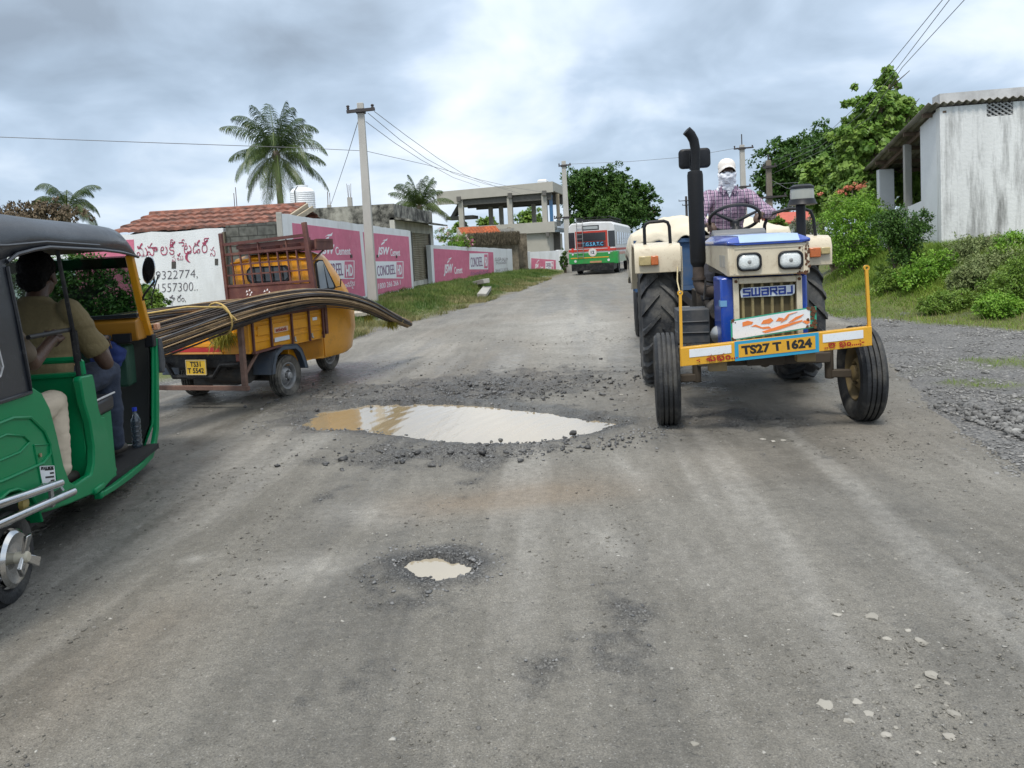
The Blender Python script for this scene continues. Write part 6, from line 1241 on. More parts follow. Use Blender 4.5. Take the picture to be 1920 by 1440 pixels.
J=dict(head=(.045,1.80,2.115),neck=(.05,1.84,1.965),chest=(.05,1.90,1.74),pelvis=(.03,1.98,1.36),sL=(-.135,1.86,1.885),eL=(-.26,1.62,1.66),wL=(-.205,1.40,1.60),sR=(.24,1.86,1.885),eR=(.43,1.66,1.67),wR=(.285,1.37,1.665),
    hL=(-.08,1.95,1.30),kL=(-.20,1.55,1.30),aL=(-.25,1.30,.89),hR=(.15,1.95,1.30),kR=(.26,1.55,1.30),aR=(.28,1.30,.89))
dr,M,g=person('person in purple checked shirt, white cap and white face cloth driving the tractor',J,SKIN2,PLAID,mat('dark_cloth',(.05,.05,.06),.9),(1.925,5.98,0),R(-7.5),(0,-1,-.06),'long',1.,(((.15,-.8,-.05),(0.1,-.35,-.9),1,1.0),((-.35,-.75,.0),(-.1,-.3,-.95),-1,1.0)))
MASK=mat('white_cotton',(.72,.74,.80),.9,var=.05,bump=.3,bscale=20); b=MB()
b.loft([[Vector(J['head'])+Vector((rx*math.cos(a),ry*math.sin(a)+oy,z)) for a in [2*PI*i/24 for i in range(24)]] for z,rx,ry,oy in ((-.014,.083,.104,-.004),(-.02,.086,.112,-.008),(-.06,.082,.112,-.010),(-.10,.078,.10,-.0),(-.135,.080,.088,.01),(-.165,.10,.09,.02),(-.19,.105,.09,.03))],True,True)
b.prism([(-.01,1.985),(.12,1.985),(.055,1.86)],'y',1.738,1.758); o=remesh('face_cloth',b,MASK,dr,.007,1,.016,26.)
b=MB(); hc=Vector(J['head']); prof=[[hc+Vector((rx*math.cos(a),ry*math.sin(a)+.006,z)) for a in [2*PI*i/24 for i in range(24)]] for z,rx,ry in ((.035,.086,.104),(.07,.085,.102),(.10,.072,.088),(.122,.05,.062),(.132,.02,.025))]; b.loft(prof)
pk=[]
for i in range(9):
    a=PI+PI*i/8; x=.082*math.cos(a); y=-.095*abs(math.sin(a)) ; pk.append((x,y))
top=[hc+Vector((x,y*.95,.058-.022*(x/.08)**2+.0)) for x,y in pk]; out=[hc+Vector((x*1.02,y-.065*math.sin(PI*i/8),.040-.045*(x/.08)**2)) for i,(x,y) in enumerate(pk)]
b.loft([[p for p in top],[p for p in out],[p-Vector((0,0,.006)) for p in out],[p-Vector((0,0,.006)) for p in top]],False,False); b.build('cap',mat('cap_cotton',(.70,.66,.62),.85,var=.05),dr)
b=MB().prism([(.115,1.775),(.185,1.775),(.185,1.80),(.115,1.80)],'y',1.75,1.765); b.build('pocket_flap',mat('navy_cloth',(.02,.025,.05),.8),dr)
b=MB()
for s in (-1,1): b.prism([(.05+s*.015,1.93),(.05+s*.05,1.985),(.05+s*.10,1.95),(.05+s*.055,1.885)],'y',1.742,1.752)
b.build('collar',PLAID,dr)
# ================================================================ TRAILER
p0=at(1187,470,10.1); p1=at(1474,452,10.1); tw=(p1-p0).xy.length; TR=thing('farm_trailer','blue farm trailer under a pale tarpaulin hitched behind the tractor','trailer',((p0.x+p1.x)/2,10.1,0),R(-8))
TB=mat('trailer_blue',(.02,.07,.17),.6,var=.12,dirt=(.10,.12,.15),damt=.4,dscale=4); TP=mat('cream_tarp',(.60,.55,.44),.85,var=.08,scale=3,bump=.7,bscale=7,dirt=(.42,.37,.28),damt=.4,dscale=2)
h=tw/2-.03; zf=.88; zs=1.50
b=MB(); b.box(-h,h,0,.04,zf,zs); b.box(-h,-h+.04,.04,3.4,zf,zs); b.box(h-.04,h,.04,3.4,zf,zs); b.box(-h,h,3.36,3.4,zf,zs); b.box(-h,h,0,3.4,zf-.04,zf); bd=b.build('body',TB,TR,bevel=.006)
b=MB()
for x in np.linspace(-h+.03,h-.03,6): b.box(x-.025,x+.025,-.035,0,zf-.05,zs)
b.box(-h-.01,h+.01,-.04,0,zf-.06,zf); b.box(-h-.01,h+.01,-.045,0,zs-.05,zs)
for y in np.linspace(.1,3.3,6): b.box(-h-.035,-h,y-.025,y+.025,zf-.05,zs); b.box(h,h+.035,y-.025,y+.025,zf-.05,zs)
b.build('rib',TB,bd); b=MB(); b.box(-.4,-.3,0,3.3,zf-.2,zf-.04); b.box(.3,.4,0,3.3,zf-.2,zf-.04); b.bar((-.35,0,zf-.12),(-.1,-1.6,.5),.08,.1); b.bar((.35,0,zf-.12),(-.1,-1.6,.5),.08,.1); b.box(-.8,.8,2.,2.1,.45,.55); b.box(-.8,.8,2.3,2.4,.55,.7); b.build('chassis',BLACK,TR)
for s in (-1,1): wheel(TR,(s*(h-.12),2.05,.45),.45,.24,.26,OCH,RUB,grooves=4,flip=s)
# tarpaulin: draped grid, sagging between the sides, hanging over the edges
nx,ny=64,64; X,Yg=np.meshgrid(np.linspace(-1.09,1.09,nx),np.linspace(-.06,1.04,ny)); xx=np.clip(X,-1,1)*(h+.04); yy=np.clip(Yg,0,1)*3.42-.03
dome=.24*(1-np.abs(np.clip(X,-1,1))**3)*(1-np.abs(2*np.clip(Yg,0,1)-1)**6)+.13*(fbm(X*2.2+3,Yg*3+1,4,400)-.35)
zz=zs+.05+dome*1.0+.02*fbm(X*9,Yg*9,3,410); ovx=np.maximum(np.abs(X)-1,0)/.09; ovy=np.maximum(-Yg,0)/.06+np.maximum(Yg-1,0)/.04
zz=zz-ovx*(.28+.12*np.sin(Yg*14)+.25*(X<0)*(Yg<.15))-ovy*(.10+.05*np.sin(X*9)+.04*np.sin(X*23)+.22*np.exp(-((X+1)/.15)**2)+.3*np.exp(-((X-1)/.12)**2)); xx=xx+np.sign(X)*ovx*(.04+.02*np.sin(Yg*30)); yy=yy-np.maximum(-Yg,0)/.06*(.05+.02*np.sin(X*21))
idx=np.arange(nx*ny).reshape(ny,nx); Q=np.stack([idx[:-1,:-1].ravel(),idx[:-1,1:].ravel(),idx[1:,1:].ravel(),idx[1:,:-1].ravel()],1)
o=link('tarpaulin',np_mesh('tarpaulin',np.stack([xx.ravel(),yy.ravel(),zz.ravel()],1),Q),TP,TR,True,80); o.modifiers.new('s','SOLIDIFY').thickness=.008
b=MB(); b.box(h*.42,h*.72,-.30,-.05,1.34,1.50); b.build('yellow_crate',mat('crate_yellow',(.50,.27,.03),.6),TR) if False else None
# ================================================================ BUS
BW=mat('bus_white',(.62,.64,.66),.5,var=.05,dirt=(.4,.38,.34),damt=.4,dscale=1.5); BGN=mat('bus_green',(.015,.26,.05),.45,var=.08,dirt=(.06,.14,.05),damt=.5,dscale=2); BRD=mat('bus_red',(.42,.035,.02),.5); BGL=mat('dark_window',(.015,.017,.02),.12,var=.1,coat=.6)
BU=thing('bus','white, green and red public bus seen from behind driving away','bus',(4.60,42.9,0),R(-14)); hw=1.31; Lb=9.8
def rb(x0,x1,y0,y1,z0,z1,r=.0): return None
b=MB(); 
def sec(y,s=1.): 
    pts=[(-hw,.62),(hw,.62),(hw,2.30),(hw-.03,2.72),(hw-.18,2.87),(0,2.93),(-hw+.18,2.87),(-hw+.03,2.72),(-hw,2.30)]
    return [(x*s,y,.62+(z-.62)*(1-(1-s)*.5)) for x,z in pts]
b.loft([sec(0,.97),sec(.12,1.),sec(Lb-.2,1.),sec(Lb,.95)]); body=b.build('body',BW,BU,bevel=.02)
b=MB(); b.box(-hw-.01,hw+.01,-.03,.2,.62,1.22); b.prism([(-hw-.012,.62),(-hw-.012,1.22),(-hw+.3,1.22),(-hw+.3,.62)],'y',-.04,1.) if False else None
b.box(hw-.2,hw+.09,-.02,.9,.58,1.25); b.build('green_panel',BGN,body,bevel=.02)
b=MB(); b.box(-hw-.012,hw+.012,-.034,Lb-.3,1.30,1.42); b.build('red_stripe',BRD,body); b=MB(); b.box(-hw+.1,hw-.4,-.044,-.03,.93,.98); b.build('yellow_stripe',YEL,body)
b=MB(); b.box(hw-.02,hw+.010,.9,Lb,.62,1.05); b.build('side_skirt',mat('faded_green_white',(.38,.46,.36),.6),body); b=MB(); b.box(hw-.02,hw+.014,1.2,5,1.05,1.2); b.build('side_stripe',mat('faded_red',(.5,.28,.22),.6),body)
b=MB(); b.box(-hw+.02,-hw+.36,-.012,.02,1.50,2.38); b.box(hw-.40,hw-.03,-.012,.02,1.50,2.38); b.build('corner_pane',BGL,body); b=MB(); b.box(-hw+.40,hw-.44,-.02,.02,1.48,2.42); b.build('red_frame',BRD,body)
b=MB().box(-hw+.50,hw-.54,-.03,.0,1.86,2.32).build('rear_window',BGL,body); b=MB(); b.box(-hw+.50,hw-.54,-.03,.0,1.54,1.80); b.build('lower_board',mat('dark_maroon',(.15,.02,.02),.6),body)
b=MB(); b.box(-.58,.66,-.045,-.02,1.56,1.83); sg=b.build('name_board',mat('black_board',(.012,.015,.03),.5),body)
lettering('lettering','T.G.S.R.T.C',mat('sky_blue_letter',(.16,.55,.9),.5),sg,(-.55,-.05,1.60),(1,0,0),(0,0,1),1.18,.19,0)
b=MB().box(-.52,.42,-.012,.1,2.47,2.73); b.build('destination_frame',BPL,body); b=MB().box(-.46,.36,-.02,.1,2.52,2.68); b.build('destination_glass',mat('grey_glass',(.33,.36,.37),.2),body)
b=MB().lathe([(.23,-.05),(.23,-.03)],'y',(.02,0,1.24),28); e=b.build('round_emblem',mat('emblem_pale',(.62,.55,.48),.6),body); b=MB().lathe([(.17,-.055),(.17,-.04)],'y',(.02,0,1.24),28); b.build('emblem_face',BW,e); lettering('lettering','12',BLKL,e,(-.08,-.06,1.16),(1,0,0),(0,0,1),.2,.17,.03)
for x in (-hw+.22,hw-.38):
    b=MB().box(x-.06,x+.06,-.05,-.03,1.28,1.52); b.build('tail_lamp',mat('red_lens',(.55,.03,.02),.3,coat=.5),body); b=MB().box(x-.05,x+.05,-.05,-.03,1.12,1.22); b.build('reflector',BW,body)
for x in (-hw+.35,hw-.42): MB().lathe([(.03,-.05),(.07,-.05),(.07,-.035)],'y',(x,0,.78),14).build('reflector',BW,body)
b=MB().box(-.15,.5,-.05,-.03,.66,.76); b.build('brown_patch',mat('worn_patch',(.42,.22,.12),.8),body)
b=MB().prism([(-.05,.24),(-.05,.62),(1.6,.62),(1.6,.30)],'x',-hw+.12,hw-.15); b.build('underframe',BLACK,BU); 
for s in (-1,1): wheel(BU,(s*(hw-.24),2.3,.46),.46,.32,.27,BW,RUB,grooves=4,flip=s); wheel(BU,(s*(hw-.2),7.6,.46),.46,.28,.27,BW,RUB,grooves=4,flip=s)
b=MB(); 
for x in (-hw+.50,-hw+.82): b.tube([(x,-.10,.95),(x,-.10,2.70),(x,.1,2.98)],.018,6)
for i in range(8): b.bar((-hw+.5,-.10,1.05+i*.24),(-hw+.82,-.10,1.05+i*.24),.025)
b.build('ladder',mat('ladder_grey',(.2,.2,.2),.5),BU)
b=MB()
for x in (-.9,-.3,.3,.9): b.bar((x,.9,3.05),(x,7.,3.05),.04)
for y in np.linspace(.9,7,9): b.bar((-.95,y,3.08),(.95,y,3.08),.04); b.bar((-.95,y,2.85),(-.95,y,3.2),.03); b.bar((.95,y,2.85),(.95,y,3.2),.03)
b.bar((-.95,.9,3.2),(-.95,7,3.2),.03); b.bar((.95,.9,3.2),(.95,7,3.2),.03); b.bar((-.95,.9,3.2),(.95,.9,3.2),.03); b.build('roof_rack',BLACK,BU)
b=MB(); 
for i in range(6): y=.5+i*1.35; b.box(hw-.03,hw+.012,y,y+1.15,1.62,2.32)
b.build('side_window',BGL,body); b=MB()
for i in range(6):
    y=.5+i*1.35
    for k in range(4): b.box(hw+.012,hw+.022,y,y+1.15,1.66+k*.10,1.675+k*.10)
    b.box(hw+.012,hw+.02,y,y+.18,1.62,2.32)
b.build('window_bars',mat('pale_bars',(.5,.5,.5),.5),body)
MB().box(-.35,-.33,-.06,-.04,.3,.62).build('mud_flap',BLACK,BU)
# ================================================================ AUTO RICKSHAW
AG=mat('auto_green',(.001,.20,.07),.38,var=.05,scale=3,dirt=(.012,.15,.06),damt=.3,dscale=3,thr=.6,coat=.08,spec=.22); AY=mat('auto_yellow',(.66,.30,.012),.35,var=.04,dirt=(.35,.18,.03),damt=.3,dscale=5,thr=.6,coat=.4)
CANV=mat('black_canvas',(.010,.013,.019),.38,var=.12,scale=5,bump=.12,bscale=300,dirt=(.05,.055,.065),damt=.4,dscale=2,coat=.15); CHR=mat('chrome',(.62,.62,.62),.12,metal=1.,var=.08,dirt=(.25,.23,.2),damt=.3,dscale=8,thr=.6); MATB=mat('black_rubber_mat',(.012,.012,.013),.7); PIPE=mat('pale_piping',(.5,.5,.5),.5)
AO=(-2.89,3.23,0); AU=thing('auto_rickshaw','green auto rickshaw with black canvas hood and yellow windscreen pillar at the left edge','auto rickshaw',AO,R(8))
wheel(AU,(.60,0,.20),.203,.108,.128,CHR,RUB,flip=1,hub=False); wheel(AU,(-.60,0,.20),.20,.105,.118,CHR,RUB,flip=-1); wheel(AU,(0,1.98,.20),.20,.10,.11,mat('grey_rim',(.25,.25,.26),.5),RUB,flip=1)
# three bladed hub cap on the right wheel
b=MB(); b.lathe([(.127,.057),(.108,.070),(.06,.055),(.03,.062),(.001,.062)],'x',(.60,0,.20),36); hc=b.build('hub_cap',CHR,AU); b=MB()
for a in (R(85),R(205),R(325)):
    d=Vector((0,math.cos(a),math.sin(a))); p=Vector((.60,0,.20)); n=Vector((0,-math.sin(a),math.cos(a)))
    b.loft([[p+Vector((.10,0,0))-n*.016+d*.0,p+Vector((.10,0,0))+n*.016,p+Vector((.085,0,0))+n*.016,p+Vector((.085,0,0))-n*.016],[p+d*.095+Vector((.125,0,0))-n*.024,p+d*.095+Vector((.125,0,0))+n*.024,p+d*.095+Vector((.105,0,0))+n*.024,p+d*.095+Vector((.105,0,0))-n*.024]])
b.build('hub_blade',CHR,hc,bevel=.004); b=MB().lathe([(.026,.06),(.026,.105),(.02,.115),(.001,.117)],'x',(.60,0,.20),20); b.build('hub_nut',mat('cream_nut',(.5,.46,.36),.4),hc)
# body side panels
def side(s):
    arch=[(.27*math.cos(a)*1.0+.0,.22+.27*math.sin(a)) for a in [R(d) for d in (20,45,68,90,112,135,160)]]
    P_=[(-.62,.42),(-.66,.55),(-.64,.80),(-.60,.93),(.0,.93),(.33,.91),(.43,.86),(.50,.77),(.55,.62),(.59,.46),(.64,.36),(.70,.325),(.92,.32),(.965,.37),(.985,.46),(.965,.60),(.91,.72),(.885,.85),(.90,.87),(1.06,.86),(1.075,.82),(1.10,.66),(1.13,.60),(1.18,.59),(1.24,.34),(1.30,.24),(1.24,.21),(1.05,.19),(.62,.245),(.38,.285)]+arch+[(-.30,.34)]
    x0,x1=(.60,.645) if s>0 else (-.645,-.60); return MB().prism(P_,'x',x0,x1).build('side_panel',AG,AU,bevel=.010)
sp=side(1); side(-1)
b=MB(); b.tube([(.648,-.55,.805),(.648,.12,.80),(.648,.28,.77),(.648,.40,.68),(.648,.45,.60),(.648,.44,.555),(.648,.36,.53),(.648,.0,.55),(.648,-.55,.60)],.008,6); b.tube([(.647,-.3,.74),(.647,.05,.74),(.647,.20,.70),(.647,.25,.66),(.647,.15,.635),(.647,-.3,.655)],.006,6)
b.tube([(.646,.29,.635),(.646,.455,.60),(.646,.49,.40),(.646,.33,.435),(.646,.29,.635)],.005,5); b.build('pressed_line',AG,sp)
b=MB().lathe([(.010,.647),(.010,.655),(.001,.655)],'x',(0,.335,.575),12); b.build('lock',mat('brass',(.4,.33,.2),.3,metal=.8),sp)
b=MB().prism([(.325,.435),(.325,.525),(.475,.487),(.475,.40)],'x',.646,.6485); sk=b.build('sticker',mat('paper_white',(.66,.68,.70),.6),sp)
lettering('lettering','SPEATE WORK',BLKL,sk,(.649,.332,.503),(0,1,-.24),(0,0,1),.135,.016,.01)
b=MB()
for i in range(4): b.prism([(.37+.05*(i%2),.49-i*.019-.012*(i%2)),(.37+.05*(i%2),.499-i*.019-.012*(i%2)),(.46,.478-i*.019),(.46,.469-i*.019)],'x',.6485,.6495)
b.build('printed_bars',BLKL,sk)
# step plate, sill flange running forward, floor
b=MB(); b.box(-.62,.61,-.2,1.25,.245,.285); b.box(-.58,.58,1.2,2.3,.135,.17); b.box(-.60,.60,1.18,1.22,.15,.27); b.build('floor',MATB,AU)
b=MB(); fl=[(.645,1.04,.185),(.63,1.25,.165),(.60,1.6,.14),(.57,1.95,.125),(.545,2.22,.13),(.53,2.34,.17),(.535,2.40,.26),(.535,2.45,.43),(.53,2.53,.70),(.53,2.58,.92)]
rings=[]
for i,p in enumerate(fl):
    p=Vector(p); q=Vector(fl[min(i+1,len(fl)-1)])-Vector(fl[max(i-1,0)]); q.normalize(); o=q.cross(Vector((1,0,0))).normalized(); wd=.055 if i>4 else .03+.005*i
    rings.append([p+Vector((.012,0,0)),p+Vector((.012,0,0))+o*wd,p+Vector((-.02,0,0))+o*wd,p+Vector((-.02,0,0))])
b.loft(rings); b.build('front_flange',AG,AU,bevel=.006); b2=MB().loft([[Vector((-v[0],v[1],v[2])) for v in r] for r in rings]); b2.build('front_flange',AG,AU,bevel=.006)
b=MB(); b.box(.60,.66,.92,1.06,.20,.235); b.box(.61,.655,1.0,1.05,.15,.19); b.build('step',AG,AU,bevel=.01)
# rear mudguard lip + hanger
b=MB(); ar=[(.27*math.cos(a),.22+.27*math.sin(a)) for a in [R(d) for d in range(10,171,16)]]; b.loft([[(.58,y,z),(.665,y,z),(.665,y*1.05,.22+(z-.22)*1.05),(.58,y*1.05,.22+(z-.22)*1.05)] for y,z in ar]); b.build('wheel_arch',AG,AU,bevel=.006)
b=MB(); b.prism([(.27,.20),(.30,.30),(.35,.30),(.32,.19),(.295,.175)],'x',.53,.56); b.lathe([(.018,.55),(.018,.575)],'x',(0,.295,.195),12); b.build('suspension_arm',GRM,AU)
# chrome guard rails on the rear corner
for za,zb_,ya,yb,x in ((.505,.415,-.5,.40,.70),(.42,.335,-.52,.52,.705)):
    b=MB(); b.tube([(0,-.80,za+.06),(.5,-.80,za+.05),(.66,-.70,za+.04),(x,ya,za+.03),(x,yb,zb_)],.020,12); b.build('guard_rail',CHR,AU)
b=MB(); b.bar((.70,.30,.33),(.70,.29,.45),.03,.012); b.bar((.66,.42,.36),(.70,.42,.38),.02); b.build('rail_bracket',mat('dull_steel',(.3,.3,.3),.4),AU); b=MB().lathe([(.030,.655),(.030,.675),(.02,.68),(.001,.68)],'x',(0,.105,.41),18); b.build('reflector',mat('yellow_reflector',(.40,.30,.10),.4),AU)
# rear body, engine cover, seats, partition
b=MB(); b.box(-.60,.60,-.66,-.60,.42,.93); b.box(-.6,.6,-.6,.1,.40,.44); b.build('tail_panel',AG,AU,bevel=.02)
b=MB(); b.box(-.56,.56,.05,.52,.44,.62); b.build('rear_seat',mat('seat_vinyl',(.03,.035,.045),.45),AU,bevel=.04); b=MB().box(-.56,.56,-.12,.04,.6,1.15); b.build('rear_seat_back',MATS['seat_vinyl'],AU,bevel=.04)
b=MB(); b.box(-.60,.60,.985,1.01,.285,.875); b.box(-.60,.61,.97,1.03,.86,.885); b.build('partition',AG,AU,bevel=.006)
b=MB().tube([(-.6,1.0,.88),(-.6,1.0,.97),(.595,1.0,.955),(.61,1.0,.94),(.615,1.0,.87)],.018,8); b.build('partition_rail',AG,AU)
b=MB(); b.box(-.45,.60,1.03,1.48,.58,.685); b.build('driver_seat',mat('seat_vinyl_black',(.014,.014,.016),.4),AU,bevel=.03); b=MB().tube([(.603,1.08,.60),(.603,1.09,.672),(.603,1.12,.688),(.603,1.47,.688)],.006,6); b.build('piping',PIPE,AU); MB().box(-.45,.58,1.05,1.45,.17,.58).build('seat_box',AG,AU)
# canopy
def csec(y,zc,ze,xw,n=18,drop=.0):
    pts=[]
    for i in range(n+1):
        a=PI*i/n; c,s=math.cos(a),math.sin(a); x=xw*(abs(c)**.45)*(1 if c>0 else -1); z=ze+(zc-ze)*(s**.6)
        pts.append(Vector((x,y,z)))
    return pts
ys=[(-.66,1.66,1.30,.60),(-.60,1.755,1.38,.635),(-.3,1.775,1.47,.645),(.1,1.77,1.50,.65),(.28,1.765,1.53,.65),(.45,1.76,1.555,.65),(.62,1.755,1.57,.65),(.9,1.75,1.572,.65),(1.3,1.765,1.568,.65),(1.7,1.765,1.56,.62),(2.0,1.755,1.552,.575),(2.14,1.73,1.548,.55),(2.26,1.67,1.542,.535),(2.33,1.585,1.536,.53)]
rings=[]
for k,(y,zc,ze,xw) in enumerate(ys):
    r=csec(y,zc,ze,xw)
    for v in r: v.z+=.006*math.sin(v.x*9+y*5)+.008*(vn(np.array([v.x*4+9]),np.array([y*5+3]),500)[0]-.5)
    rings.append(r)
b=MB().loft(rings,False,False); cn=b.build('canopy',CANV,AU,ang=70); m_=cn.modifiers.new('s','SOLIDIFY'); m_.thickness=.010; m_.offset=-1
b=MB().tube([(.655,.19,1.50),(.657,.28,1.535),(.657,.45,1.558),(.657,.62,1.573),(.657,1.3,1.568),(.628,1.7,1.56),(.583,2.0,1.552),(.54,2.33,1.534)],.010,6); b.tube([(.655,-.5,1.56),(.655,.2,1.575),(.655,.6,1.60),(.655,1.3,1.595)],.006,5); b.build('hem',CANV,cn)
# rear side curtains with stitched clear window
for s in (1,-1):
    x=.648*s; P_=[(-.62,.90),(-.64,1.33),(-.45,1.50),(.22,1.53),(.19,1.49),(.205,1.40),(.25,1.2),(.285,1.0),(.30,.885)]
    b=MB().prism(P_,'x',min(x,x-.012*s),max(x,x-.012*s)); cu=b.build('side_curtain',CANV,cn,False,bevel=.003)
    b=MB().tube([(x+.004*s,.19,1.48),(x+.004*s,.205,1.40),(x+.004*s,.25,1.2),(x+.004*s,.285,1.0),(x+.004*s,.30,.885),(x+.004*s,-.6,.90)],.010,6); b.build('hem',CANV,cu)
    b=MB().tube([(x+.004*s,-.45,1.38),(x+.004*s,-.05,1.38),(x+.004*s,-.01,1.34),(x+.004*s,.07,1.04),(x+.004*s,.04,1.0),(x+.004*s,-.45,1.0),(x+.004*s,-.45,1.38)],.005,5); b.build('piping',PIPE,cu)
    b=MB().prism([(-.44,1.01),(-.44,1.37),(-.06,1.37),(-.02,1.33),(.06,1.04),(.03,1.01)],'x',min(x,x+.003*s),max(x,x+.003*s)); b.build('clear_window',mat('cloudy_plastic',(.06,.075,.085),.12,var=.4,scale=3,coat=.7),cu,False)
b=MB().loft([[(-.60,-.665,.9),(.60,-.665,.9),(.60,-.655,.9),(-.60,-.655,.9)],[(-.58,-.665,1.62),(.58,-.665,1.62),(.58,-.655,1.62),(-.58,-.655,1.62)]]); b.build('rear_curtain',CANV,cn)
# posts, bar, windscreen frame
b=MB(); b.tube([(.61,.83,1.56),(.615,.90,1.2),(.615,.935,1.05),(.615,.94,.87)],[.011,.012,.013,.013],8); b.tube([(.615,.925,1.12),(.615,.945,.95)],.020,8); b.build('hood_post',BLACK,AU)
b=MB(); b.tube([(-.61,.83,1.56),(-.615,.94,.87)],.013,8); b.build('hood_post',BLACK,AU); b=MB().tube([(.60,.44,1.135),(.60,.92,1.13)],.012,8); b.build('hand_bar',BLACK,AU)
for s in (1,-1):
    b=MB(); n=[]
    for y,z,w_ in ((2.215,1.545,.048),(2.30,1.33,.050),(2.40,1.10,.055),(2.50,.935,.062)): n.append([(s*.535,y,z),(s*.485,y,z),(s*.485,y+w_,z+.01),(s*.535,y+w_,z+.01)])
    b.loft(n); b.build('windscreen_pillar',AY,AU,bevel=.006); b=MB().box(min(s*.48,s*.545),max(s*.48,s*.545),2.49,2.57,.86,.955); b.build('black_joint',BPL,AU,bevel=.008)
def nose(z,y0,d,w): return [Vector((w*math.cos(a),y0+d*math.sin(a),z)) for a in [PI*i/16 for i in range(17)]]
b=MB().loft([nose(.16,2.25,.20,.50),nose(.3,2.38,.30,.53),nose(.6,2.46,.38,.53),nose(.85,2.52,.36,.53),nose(.98,2.50,.30,.53)],False,False); o=b.build('front_cowl',AG,AU,ang=60); o.modifiers.new('s','SOLIDIFY').thickness=.015
b=MB().loft([nose(.175,2.24,.18,.48),nose(.3,2.36,.27,.505),nose(.6,2.44,.35,.505),nose(.85,2.50,.33,.505),nose(.93,2.49,.28,.505)],False,False); b.build('cowl_inner_shade',mat('footwell_shade',(.010,.014,.014),.7),AU,ang=60)  # added dark skin inside the green cowl, painting the footwell's shade
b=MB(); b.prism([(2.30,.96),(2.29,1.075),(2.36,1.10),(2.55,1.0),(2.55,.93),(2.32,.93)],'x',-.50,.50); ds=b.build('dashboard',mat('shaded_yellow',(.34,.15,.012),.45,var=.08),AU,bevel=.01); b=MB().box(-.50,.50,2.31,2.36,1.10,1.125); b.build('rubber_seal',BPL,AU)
b=MB(); b.box(.10,.22,2.26,2.30,1.0,1.03); b.box(.34,.46,2.26,2.3,.93,.99); b.build('dash_switch',BPL,ds); b=MB(); b.box(-.25,.12,2.22,2.36,1.01,1.10); b.build('meter_box',BPL,AU,bevel=.02)
b=MB().loft([[(-.49,2.355,1.12),(.49,2.355,1.12),(.49,2.359,1.12),(-.49,2.359,1.12)],[(-.49,2.225,1.545),(.49,2.225,1.545),(.49,2.229,1.545),(-.49,2.229,1.545)]]); b.build('windscreen',glassmat('tinted_glass',(.50,.58,.56),.02),AU,False)
b=MB().loft([[(-.49,2.256,1.46),(.49,2.256,1.46),(.49,2.262,1.46),(-.49,2.262,1.46)],[(-.49,2.232,1.535),(.49,2.232,1.535),(.49,2.238,1.535),(-.49,2.238,1.535)]]); b.build('green_sun_strip',mat('green_film',(.06,.10,.06),.3,trans=.3),AU,False)
b=MB(); b.tube([(-.30,2.06,.99),(-.2,2.12,1.0),(0,2.18,1.01),(.2,2.12,1.0),(.30,2.06,.99)],.013,8); b.tube([(0,2.18,1.01),(0,2.28,.5),(0,2.2,.2)],.03,10); b.tube([(.30,2.06,.99),(.36,1.98,.995),(.46,1.86,1.0)],.018,8); b.tube([(-.22,2.11,.998),(-.31,2.05,.985)],.019,8); b.build('handlebar',BPL,AU)
b=MB(); b.box(-.46,-.02,2.2,2.4,.55,.92); b.box(.1,.42,2.30,2.46,.60,.90); b.build('glove_box',mat('dark_green_inside',(.01,.05,.03),.6),AU,bevel=.02)
b=MB().ball((.30,2.26,.84),(.13,.06,.11),14); remesh('blue_bag',b,mat('blue_cloth',(.012,.03,.14),.8),AU,.014,1,.03,14.)
# mirror
mc=Vector((.60,2.35,1.44)); b=MB(); 
def orr(k,y): return [mc+Vector((.045*k*math.cos(a)+.012*math.sin(a),y,.098*k*math.sin(a)+.02*math.cos(a)*0)) for a in [2*PI*i/28 for i in range(28)]]
b.loft([orr(.5,.03),orr(.85,.022),orr(1,.0),orr(1.04,-.008),orr(.96,-.012)]); mr_=b.build('wing_mirror',CHR,AU); b=MB().loft([orr(.92,-.008),orr(.92,-.014)]); b.build('mirror_face',mat('dark_mirror',(.006,.006,.007),.04,coat=1.,var=0),mr_)
b=MB().tube([(.53,2.36,1.22),(.56,2.35,1.27),(.63,2.35,1.35),(.62,2.36,1.42)],.008,6); b.tube([(.53,2.36,1.22),(.60,2.35,1.23),(.66,2.36,1.40)],.005,5); b.build('mirror_arm',BLACK,mr_)
b=MB().box(.55,.585,2.50,2.56,.985,1.035); b.build('side_lamp',mat('pale_amber',(.65,.35,.22),.3),AU,bevel=.008); b=MB().prism([(2.58,.66),(2.6,.92),(2.66,.90),(2.70,.72),(2.66,.64)],'x',.50,.56); b.build('horn_box',SGR,AU,bevel=.01)
# driver and passenger
J=dict(head=(.24,1.45,1.435),neck=(.24,1.37,1.29),chest=(.24,1.32,1.08),pelvis=(.24,1.28,.76),sL=(.05,1.35,1.22),eL=(-.10,1.62,1.0),wL=(-.22,1.90,1.0),sR=(.44,1.33,1.215),eR=(.56,1.50,.87),wR=(.44,1.76,1.0),
    hL=(.12,1.30,.73),kL=(-.06,1.74,.74),aL=(-.10,1.80,.28),hR=(.36,1.30,.75),kR=(.43,1.84,.77),aR=(.43,1.86,.28))
KH=mat('khaki_cotton',(.155,.12,.056),.85,var=.1,scale=8,bump=.2,bscale=60); DEN=mat('denim',(.022,.032,.058),.85,var=.2,scale=30,bump=.2,bscale=200); dv,M,g=person('person in khaki shirt and jeans driving the green auto, seen from behind',J,SKIN2,KH,DEN,AO,R(8),(.05,1,-.02),'short',1.16,(((-.1,1,.0),(.1,.3,-.9),-1,1.0),((-.25,1,.0),(.1,.3,-.9),1,1.0)),belly=.02)
